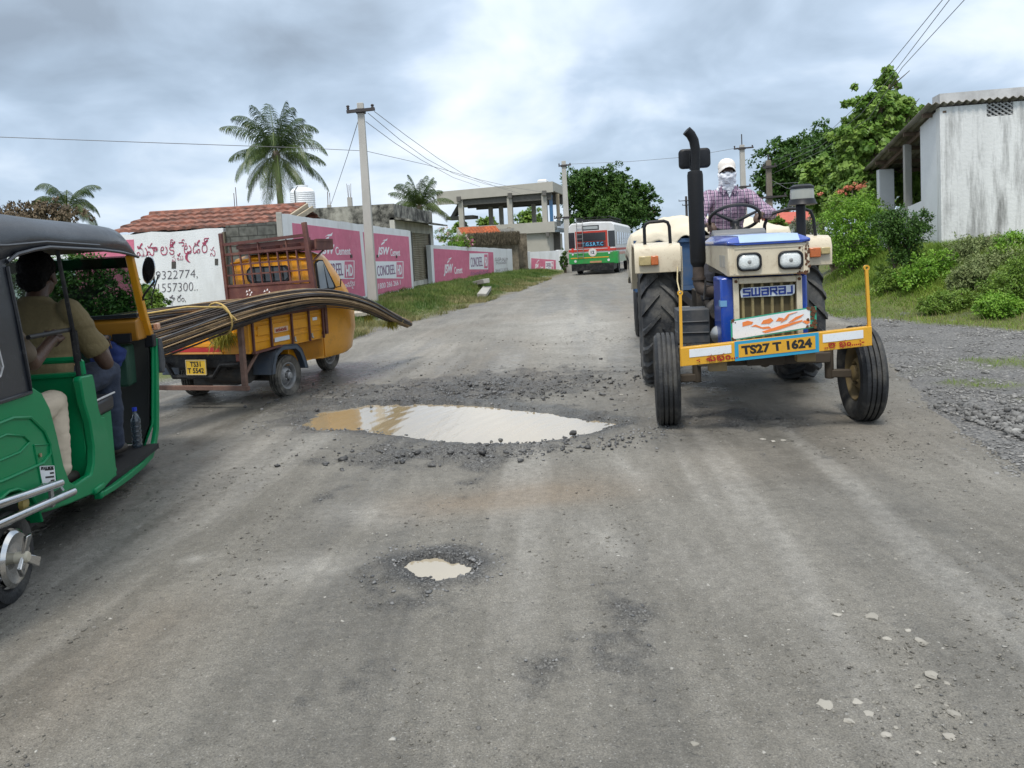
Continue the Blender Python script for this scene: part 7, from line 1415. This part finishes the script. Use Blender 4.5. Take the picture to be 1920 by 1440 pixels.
b=MB(); b.ball((0,-.022,.046),(.098,.122,.106),18,M); b.ball((0,-.085,-.025),(.085,.06,.075),14,M); remesh('hair',b,HAIR,dv,.008,1,.008,40.)
b=MB(); w_=Vector(J['wR']); b.lathe([(.030,-.004),(.033,0),(.030,.004)],'y',(w_.x-.002,w_.y-.03,w_.z),16); b.build('bracelet',CHR,dv)
J=dict(head=(.33,.42,1.44),neck=(.33,.36,1.30),chest=(.33,.32,1.06),pelvis=(.33,.36,.70),sL=(.14,.36,1.21),eL=(.06,.55,.98),wL=(.10,.78,.86),sR=(.50,.38,1.20),eR=(.54,.60,.99),wR=(.57,.78,1.10),
    hL=(.22,.42,.68),kL=(.12,.86,.72),aL=(.10,.86,.36),hR=(.43,.42,.70),kR=(.50,.86,.735),aR=(.53,.80,.365))
ps,M,g=person('person in pale trousers on the back seat of the auto, one knee showing',J,SKIN2,mat('brown_cloth',(.10,.075,.05),.85),mat('beige_cotton',(.52,.44,.34),.85,var=.06,scale=6,bump=.2,bscale=50),AO,R(8),(.05,1,0),'short',1.,(((0,1,-.2),(0,.3,-.9),-1,.5),((-.05,1,.15),(-.7,.2,-.6),1,1.1)))
b=MB(); b.ball((0,-.018,.040),(.083,.103,.088),18,M); b.ball((0,-.07,-.02),(.07,.05,.06),14,M); remesh('hair',b,HAIR,ps,.010,1,.008,40.)
# water bottle standing in the front footwell
_a=R(8); bx_,by_=.46,2.22; t=thing('water_bottle','clear water bottle with blue cap beside the auto driver foot','bottle',(AO[0]+bx_*math.cos(_a)-by_*math.sin(_a),AO[1]+bx_*math.sin(_a)+by_*math.cos(_a),.172),R(8))
prof=[(.030,0),(.036,.01)]
for i in range(5): prof+=[(.037,.02+i*.035),(.033,.035+i*.035),(.037,.05+i*.035)]
prof+=[(.036,.21),(.02,.25),(.014,.26),(.014,.28)]; b=MB().lathe([(r*.95,z*.95) for r,z in prof],n=20); b.build('bottle_body',mat('clear_plastic',(.12,.16,.20),.08,trans=.7,coat=.6),t); b=MB().lathe([(.016,.262),(.016,.287),(.001,.289)],n=16); b.build('cap',mat('blue_cap',(.01,.04,.45),.4),t)
# ================================================================ YELLOW GOODS THREE WHEELER
TY=mat('truck_yellow',(.70,.30,.006),.42,var=.05,scale=3,dirt=(.30,.16,.04),damt=.45,dscale=3.5,thr=.58,coat=.35); BRN=mat('red_oxide_steel',(.105,.038,.032),.6,var=.25,scale=6,dirt=(.20,.11,.07),damt=.5,dscale=6,thr=.55); MUDG=mat('blue_grey_plastic',(.055,.075,.105),.55,var=.12,dirt=(.13,.13,.13),damt=.4,dscale=4)
KO=(-3.04,8.51,0); K=thing('goods_rickshaw','yellow three wheeled goods carrier with brown steel frame driving off at the left','goods rickshaw',KO,R(-18.5)); SIL=mat('silver_rim',(.36,.37,.38),.45,metal=.4,var=.12,dirt=(.16,.14,.12),damt=.6,dscale=6)
MTY=mat('muddy_grey_tyre',(.05,.048,.044),.85,var=.3,dirt=(.19,.175,.15),damt=.8,dscale=7,thr=.46)
wheel(K,(.575,0,.228),.228,.125,.145,SIL,MTY,grooves=3,flip=1); wheel(K,(-.575,0,.228),.228,.125,.145,SIL,MTY,grooves=3,flip=-1); wheel(K,(0,1.78,.225),.225,.12,.14,SIL,MTY,grooves=3,flip=1)
# load bed with pressed side boards
b=MB(); b.box(-.66,.66,-.68,.70,.555,.60); b.box(.635,.662,-.68,.74,.575,.895); b.box(-.662,-.635,-.68,.74,.575,.895); b.box(-.635,.635,-.682,-.655,.575,.90); b.box(-.635,.635,.68,.70,.6,.9); bed=b.build('load_bed',TY,K,bevel=.006)
b=MB()
for z,h_ in ((.67,.028),(.76,.05),(.85,.028)): b.prism([(-.60+.0,z-h_/2),(-.60,z+h_/2),(.68,z+h_/2),(.68,z-h_/2)],'x',.662,.671)
for s in ((-.56,-.36),(-.31,.0),(.05,.33),(.38,.6)): b.prism([(s[0],.72),(s[0]+.015,.82),(s[1]-.015,.82),(s[1],.72)],'x',.662,.678)
b.build('pressed_rib',TY,bed,bevel=.004); b=MB()
for z in (.655,.76,.85): b.box(-.56,.56,-.692,-.682,z-.02,z+.02)
b.build('pressed_rib',TY,bed,bevel=.003)
b=MB(); b.bar((.672,-.72,.912),(.672,.74,.912),.03,.035); b.bar((-.672,-.72,.912),(-.672,.74,.912),.03,.035); b.bar((-.66,-.70,.915),(.66,-.70,.915),.035,.03)
for y in (-.64,-.34,.03,.36,.64): b.bar((.684,y,.56),(.684,y,.915),.022,.022); b.bar((-.684,y,.56),(-.684,y,.915),.022,.022)
b.bar((.69,-.66,.56),(.69,-.2,.58),.05,.02); b.bar((.69,.70,.60),(.69,.70,.91),.05,.02); b.build('side_rail',BRN,bed,bevel=.003)
b=MB(); 
for y in (.03,.36): b.bar((.70,y+.02,.60),(.70,y+.02,.645),.02,.012); b.ball((.70,y+.03,.595),.013,8)
b.build('latch',mat('pale_latch',(.5,.46,.4),.4,metal=.5),bed)
b=MB().box(.6715,.680,-.28,-.04,.72,.775); lb=b.build('paper_label',mat('cream_label',(.60,.42,.30),.6),bed); lettering('lettering','జయశ్రీ'[:3]+'దయ',REDP,lb,(.681,-.26,.73),(0,1,0),(0,0,1),.19,.038,.02)
b=MB().box(.6715,.680,.44,.53,.78,.815).box(.6715,.678,-.28,-.02,.625,.67); b.build('white_label',WHT,bed)
b=MB().box(-.38,.33,-.70,-.684,.585,.625); b.build('red_reflector_strip',mat('red_reflector',(.42,.012,.012),.3,coat=.6),bed); b=MB().box(-.40,.35,-.705,-.684,.565,.582); b.build('orange_line',mat('orange_edge',(.6,.28,.08),.5),bed)
lettering('lettering','OK',REDP,bed,(.36,-.6935,.69),(1,0,0),(0,0,1),.12,.07,.04); lettering('lettering','HORN',REDP,bed,(-.55,-.6935,.69),(1,0,0),(0,0,1),.24,.07,.04)
pl=MB().box(-.085,.165,-.735,-.725,.355,.51).build('number_plate',mat('plate_yellow',(.62,.40,.03),.5),K,bevel=.004); b=MB().box(-.085,.165,-.739,-.735,.355,.362).box(-.085,.165,-.739,-.735,.503,.51).box(-.085,-.078,-.739,-.735,.362,.503).box(.158,.165,-.739,-.735,.362,.503); b.build('plate_border',mat('pale_border',(.5,.42,.25),.5),pl)
lettering('lettering','TS31',BLKL,pl,(-.03,-.7365,.44),(1,0,0),(0,0,1),.13,.052,.02); lettering('lettering','T 5542',BLKL,pl,(-.065,-.7365,.375),(1,0,0),(0,0,1),.20,.052,.02)
b=MB(); b.tube([(-.60,-.70,.46),(-.35,-.70,.45),(-.28,-.70,.33),(.22,-.70,.33),(.32,-.70,.45),(.55,-.70,.46)],.025,8); b.box(-.5,.5,-.66,-.62,.42,.56); b.build('rear_bumper',BLACK,K); b=MB(); b.box(-.3,-.2,-.6,1.3,.38,.5); b.box(.2,.3,-.6,1.3,.38,.5); b.box(-.5,.5,-.06,.06,.18,.3); b.box(-.25,.30,-.45,.2,.20,.42); b.build('chassis',GRM,K)
b=MB().lathe([(.11,-.25),(.12,.25)],'x',(.2,-.45,.34),20); b.build('muffler',GRM,K)
for s in (1,):
    b=MB().box(.50,.60,-.70,-.68,.48,.56); b.build('tail_lamp',mat('dull_lamp',(.22,.06,.04),.4),K,bevel=.01)
# mudguards
for s in (1,-1):
    prof=[(-.41,.30),(-.39,.42),(-.33,.53),(-.20,.585),(.08,.565),(.17,.50),(.24,.36),(.27,.27)]; inn=[(y*.92-.005,z-.022 if z>.4 else z) for y,z in prof]
    b=MB().prism(prof+inn[::-1],'x',min(s*.47,s*.70),max(s*.47,s*.70)); b.prism([(y,z) for y,z in prof]+[(y*.80-.01,.30+(z-.30)*.80) for y,z in prof][::-1],'x',min(s*.688,s*.70),max(s*.688,s*.70)); b.build('mudguard',MUDG,K,bevel=.008)
# tail frame
b=MB(); b.bar((-.70,-.80,.235),(.71,-.80,.235),.045,.045); b.bar((.66,-.79,.235),(.625,-.75,.93),.045,.05); b.bar((-.66,-.79,.235),(-.625,-.75,.93),.045,.05); b.bar((.66,-.78,.36),(.66,-.55,.56),.025); b.bar((-.66,-.78,.36),(-.66,-.55,.56),.025); b.build('tail_frame',mat('worn_brown_steel',(.17,.10,.075),.6,var=.25,dirt=(.08,.04,.03),damt=.6,dscale=7),K,bevel=.004)
# cab
def cring(z,yr,yc,bl,w,n=16): 
    pts=[Vector((w,yr,z)),Vector((w,yc*.5+yr*.5,z))]
    for i in range(n+1):
        a=PI*i/n; pts.append(Vector((w*(abs(math.cos(a))**.75)*(1 if math.cos(a)>0 else -1),yc+bl*math.sin(a)**.9,z)))
    return pts+[Vector((-w,yc*.5+yr*.5,z)),Vector((-w,yr,z))]
b=MB().loft([cring(.30,.74,1.12,.62,.56),cring(.34,.73,1.15,.70,.58),cring(.60,.72,1.22,.74,.59),cring(.88,.72,1.23,.72,.59),cring(1.05,.72,1.16,.66,.585),cring(1.25,.71,1.02,.60,.57),cring(1.46,.71,.86,.52,.55),cring(1.52,.73,.83,.48,.52),cring(1.56,.80,.82,.38,.42),cring(1.575,.9,.9,.2,.2)]); cab=b.build('cab',TY,K,ang=50)
b=MB().tube([(.595,.72,.88),(.595,.78,.5),(.585,.80,.32)],.007,5); b.tube([(-.565,.70,1.47),(-.3,.70,1.515),(.3,.70,1.515),(.56,.70,1.47),(.56,.90,1.45)],.012,6); b.tube([(.602,.74,1.09),(.604,1.19,1.06)],.010,6); b.build('seam',TY,cab)
b=MB(); b.prism([(.745,1.12),(.73,1.42),(.78,1.445),(.86,1.445),(1.08,1.14),(1.06,1.12)],'x',.565,.603); dwn=b.build('door_window',mat('door_glass',(.26,.29,.31),.06,var=.2,scale=3,coat=1.),cab,bevel=.004)
b=MB(); b.tube([(.604,.74,1.11),(.590,.725,1.43),(.588,.78,1.452),(.588,.865,1.452),(.602,1.09,1.13),(.604,1.06,1.11),(.604,.74,1.11)],.011,6); b.tube([(.594,.86,1.45),(.604,.93,1.12)],.009,6); b.build('window_seal',BPL,dwn)
b=MB().prism([(-.30,1.22),(-.345,1.26),(-.36,1.32),(-.345,1.38),(-.30,1.42),(.20,1.42),(.245,1.38),(.26,1.32),(.245,1.26),(.20,1.22)],'y',.690,.716); rw=b.build('rear_window',BPL,cab,bevel=.004); b=MB().prism([(-.28,1.245),(-.32,1.28),(-.325,1.36),(-.28,1.40),(.18,1.40),(.22,1.36),(.225,1.28),(.18,1.245)],'y',.686,.692); b.build('pane',mat('rear_glass',(.03,.033,.036),.06,coat=1.,var=.3),rw)
MB().tube([(.60,1.10,1.12),(.66,1.12,1.13),(.67,1.12,1.22)],.008,6).build('mirror_arm',BLACK,cab)
b=MB().prism([(1.22,1.06),(1.02,1.40),(1.06,1.42),(1.30,1.06)],'x',-.45,.45) if False else None
def wsr(z,yc,bl,w): return [Vector((w*math.cos(a),yc+bl*math.sin(a)**.9,z)) for a in [PI*(.12+.76*i/12) for i in range(13)]]
b=MB().loft([wsr(1.08,1.155,.665,.58),wsr(1.25,1.025,.612,.567),wsr(1.43,.89,.545,.555)],False,False); o=b.build('windscreen',mat('rear_glass',(.03,.03,.03)),cab); o.modifiers.new('s','SOLIDIFY').thickness=.012
MB().box(-.12,.12,1.55,1.70,.1,.12) if False else None
b=MB(); b.tube([(-.09,1.78,.22),(-.09,1.72,.5),(.0,1.68,.6)],.025,8); b.tube([(.09,1.78,.22),(.09,1.72,.5),(.0,1.68,.6)],.025,8); b.build('front_fork',BLACK,K)
b=MB(); b.box(.50,.60,.05,.74,.33,.56); b.prism([(.0,.56),(.3,.35),(.75,.31),(.75,.56)],'x',.30,.60); b.build('side_skirt',TY,K,bevel=.006)
# headboard frame
b=MB(); b.box(-.60,.585,.655,.665,.93,1.20); b.bar((-.60,.66,1.20),(.60,.66,1.225),.03,.03); hb=b.build('headboard',BRN,K,bevel=.003)
MB().bar((.64,.66,.60),(.525,.64,1.90),.05,.05).build('head_post',BRN,hb,bevel=.004); MB().bar((-.60,.66,.60),(-.64,.64,1.84),.04,.04).build('head_post',BRN,hb,bevel=.004)
b=MB(); b.bar((-.63,.65,1.70),(.55,.65,1.755),.032,.035); b.bar((-.61,.66,1.58),(.57,.66,1.62),.026,.03); b.bar((-.61,.66,1.45),(.58,.66,1.485),.016,.018); b.bar((-.61,.66,1.33),(.59,.66,1.355),.016,.018)
for i in range(9): x=-.50+i*.13; b.bar((x,.66,1.2),(x-.03,.66,1.60 if i%3 else 1.72),.016,.018)
b.build('head_grille',BRN,hb)
b=MB(); b.bar((-.45,.68,1.66),(.56,.68,1.70),.03,.05); b.box(-.42,.64,1.02,1.05,1.58,1.70); b.box(-.42,.64,.69,1.02,1.575,1.59)
for x in (-.42,-.1,.2,.5,.63): b.box(x-.012,x+.012,.68,1.03,1.585,1.70)
b.bar((.64,.69,1.69),(.64,1.03,1.69),.02,.03); b.bar((.56,.66,1.42),(.60,.9,1.58),.016); b.build('cab_rack',BRN,hb)
b=MB()
for cx,cz in ((-.31,1.115),(-.06,1.11)):
    for k in range(5): a=k*1.3; b.prism([(cx+.035*math.cos(a)-.01,cz+.03*math.sin(a)-.012),(cx+.035*math.cos(a)+.016,cz+.03*math.sin(a)-.004),(cx+.035*math.cos(a)+.006,cz+.03*math.sin(a)+.016)],'y',.650-.0002*k,.656)
b.build('torn_sticker',WP,hb,False)
# ================================================================ BUNDLES OF BENT RODS
def fromK(p): 
    c,s=math.cos(R(-18.5)),math.sin(R(-18.5)); return Vector((KO[0]+p[0]*c-p[1]*s,KO[1]+p[0]*s+p[1]*c,p[2]))
def bundle(label,path,n,rad,seed,m,spread0=1.,spread1=1.,rr=.0075):
    random.seed(seed); t=thing('rod_bundle',label,'steel rods',KO,R(-18.5)); P_=[Vector(p) for p in path]; K_=14
    def cr(u):
        m_=len(P_)-1; i=min(int(u*m_),m_-1); f=u*m_-i; p0,p1,p2,p3=P_[max(i-1,0)],P_[i],P_[i+1],P_[min(i+2,m_)]
        return .5*((2*p1)+(-p0+p2)*f+(2*p0-5*p1+4*p2-p3)*f*f+(-p0+3*p1-3*p2+p3)*f**3)
    bs=[MB() for _ in range(3)]
    for k in range(n):
        a=random.uniform(0,2*PI); r=rad*math.sqrt(random.random()); ph=random.uniform(0,6); u0,u1=random.uniform(0,.03),1-random.uniform(0,.05); pts=[]
        for i in range(K_*2+1):
            u=u0+(u1-u0)*i/(K_*2); p=cr(u); d=(cr(min(u+.02,1))-cr(max(u-.02,0))).normalized(); sx=d.cross(Vector((0,0,1))).normalized(); sz=sx.cross(d)
            sp=(spread0*(1-u)+spread1*u)*(1+.25*math.sin(u*7+ph)*.5); aa=a+.7*math.sin(u*3+ph*.5); pts.append(p+sx*r*sp*math.cos(aa)+sz*r*sp*.75*math.sin(aa))
        bs[k%3].tube(pts,rr*random.uniform(.8,1.2),5)
    for i,b in enumerate(bs): b.build('steel_rods',m[i],t)
    return t
RM=[mat('rusty_bar_dark',(.055,.042,.035),.6,var=.35,scale=9,metal=.2),mat('rusty_bar_brown',(.27,.185,.10),.7,var=.35,scale=9),mat('rusty_bar_grey',(.10,.10,.105),.45,var=.3,scale=9,metal=.4)]
CO=mat('pale_rope_yellow',(.48,.34,.12),.9,var=.2,scale=40)
pa=[(.20,-2.9,.60),(.40,-2.2,.74),(.55,-1.5,.86),(.66,-.9,.965),(.735,-.3,1.03),(.76,.3,1.045),(.77,.9,.985),(.775,1.5,.86),(.78,2.05,.68),(.785,2.4,.575),(.79,2.66,.50)]
t=bundle('big bundle of rusty bent rods tied along the right side of the yellow carrier',pa,120,.115,31,RM,1.9,.5)
def tie(b,c,d,r,rr=.009): 
    d=Vector(d).normalized(); a,e=frame(d); b.tube([Vector(c)+(a*math.cos(q)+e*math.sin(q)*.85)*r for q in [2*PI*i/16 for i in range(17)]],rr,6,False)
for a_ in (((.784,2.35,.59),(0,.86,-.5),.068,.010),((.63,-1.05,.945),(.25,.95,.15),.185,.009),((.785,1.9,.74),(0,.9,-.4),.07,.004)):
    b=MB(); tie(b,*a_); b.build('rope_tie',CO,t)
pb=[(-.55,-2.9,.66),(-.50,-2.2,.80),(-.42,-1.5,.90),(-.32,-.9,.955),(-.18,-.3,.98),(.0,.1,.98),(.15,.38,.96)]
t2=bundle('second bundle of bent rods arching over the load bed from the left side',pb,70,.10,17,RM,1.7,1.)
b=MB(); b.tube([(-.55,-2.05,.97),(-.3,-1.95,.99),(0,-1.85,1.0),(.3,-1.7,1.05),(.58,-1.4,1.09),(.76,-1.15,1.06),(.82,-1.05,.93)],.010,6); tie(b,(-.5,-2.1,.82),(.1,.95,.15),.13,.009); tie(b,(-.05,-1.8,1.0),(1,.2,0),.03,.012); tie(b,(.05,-1.78,.995),(1,.2,.2),.028,.012); b.tube([(-.52,-2.0,1.04),(-.3,-2.05,.96),(.0,-2.0,.86),(.15,-1.9,.80)],.010,6); o=b.build('tie_rope',CO); o.location=KO; o.rotation_euler=(0,0,R(-18.5)); tag(o,'pale yellow rope knotted between the two rod bundles','rope')
# frayed yellow strands hanging from the tail and the front of the load
def tuft(label,c,n,L,seed,wd=.05,kf=True):
    rs=np.random.RandomState(seed); p=fromK(c) if kf else Vector(c); C_=np.array(p)[None]+rs.normal(0,wd,(n,3))*np.array([1,1,.5]); D=np.stack([rs.normal(0,.35,n),rs.normal(0,.35,n),-np.ones(n)],1); V,Q=leaf_quads(C_+D*L*.4*rs.uniform(.6,1.3,(n,1)),D,rs.normal(0,1,(n,3)),L*rs.uniform(.5,1.2,n),.05)
    return tag(link('straw_tuft',np_mesh('straw_tuft',V,Q,dict(tint=np.repeat(rs.uniform(0,1,n),4))),leafmat('yellow_straw',(.17,.16,.02),(.42,.37,.06),.7,.2),None,False),label,'tuft')
tuft('yellow frayed strands hanging at the tail corner of the carrier',(.42,-.76,.80),260,.20,3,.05); tuft('small yellow green tuft hanging under the tip of the rods',(.78,2.15,.60),260,.13,4,.035); tuft('smaller yellow tuft left of the one under the rod tip',(.78,1.55,.74),120,.10,5,.025)
b=MB(); random.seed(9)
for k in range(5):
    a=random.uniform(0,6); b.tube([fromK((.30+.09*math.cos(a+q)*random.uniform(.8,1.2),-.72,.74+.08*math.sin(a+q))) for q in [i*.7 for i in range(9)]],.003,4)
tag(b.build('wire_coil',BLACK),'loose coil of thin black wire hanging on the yellow tailgate','wire')
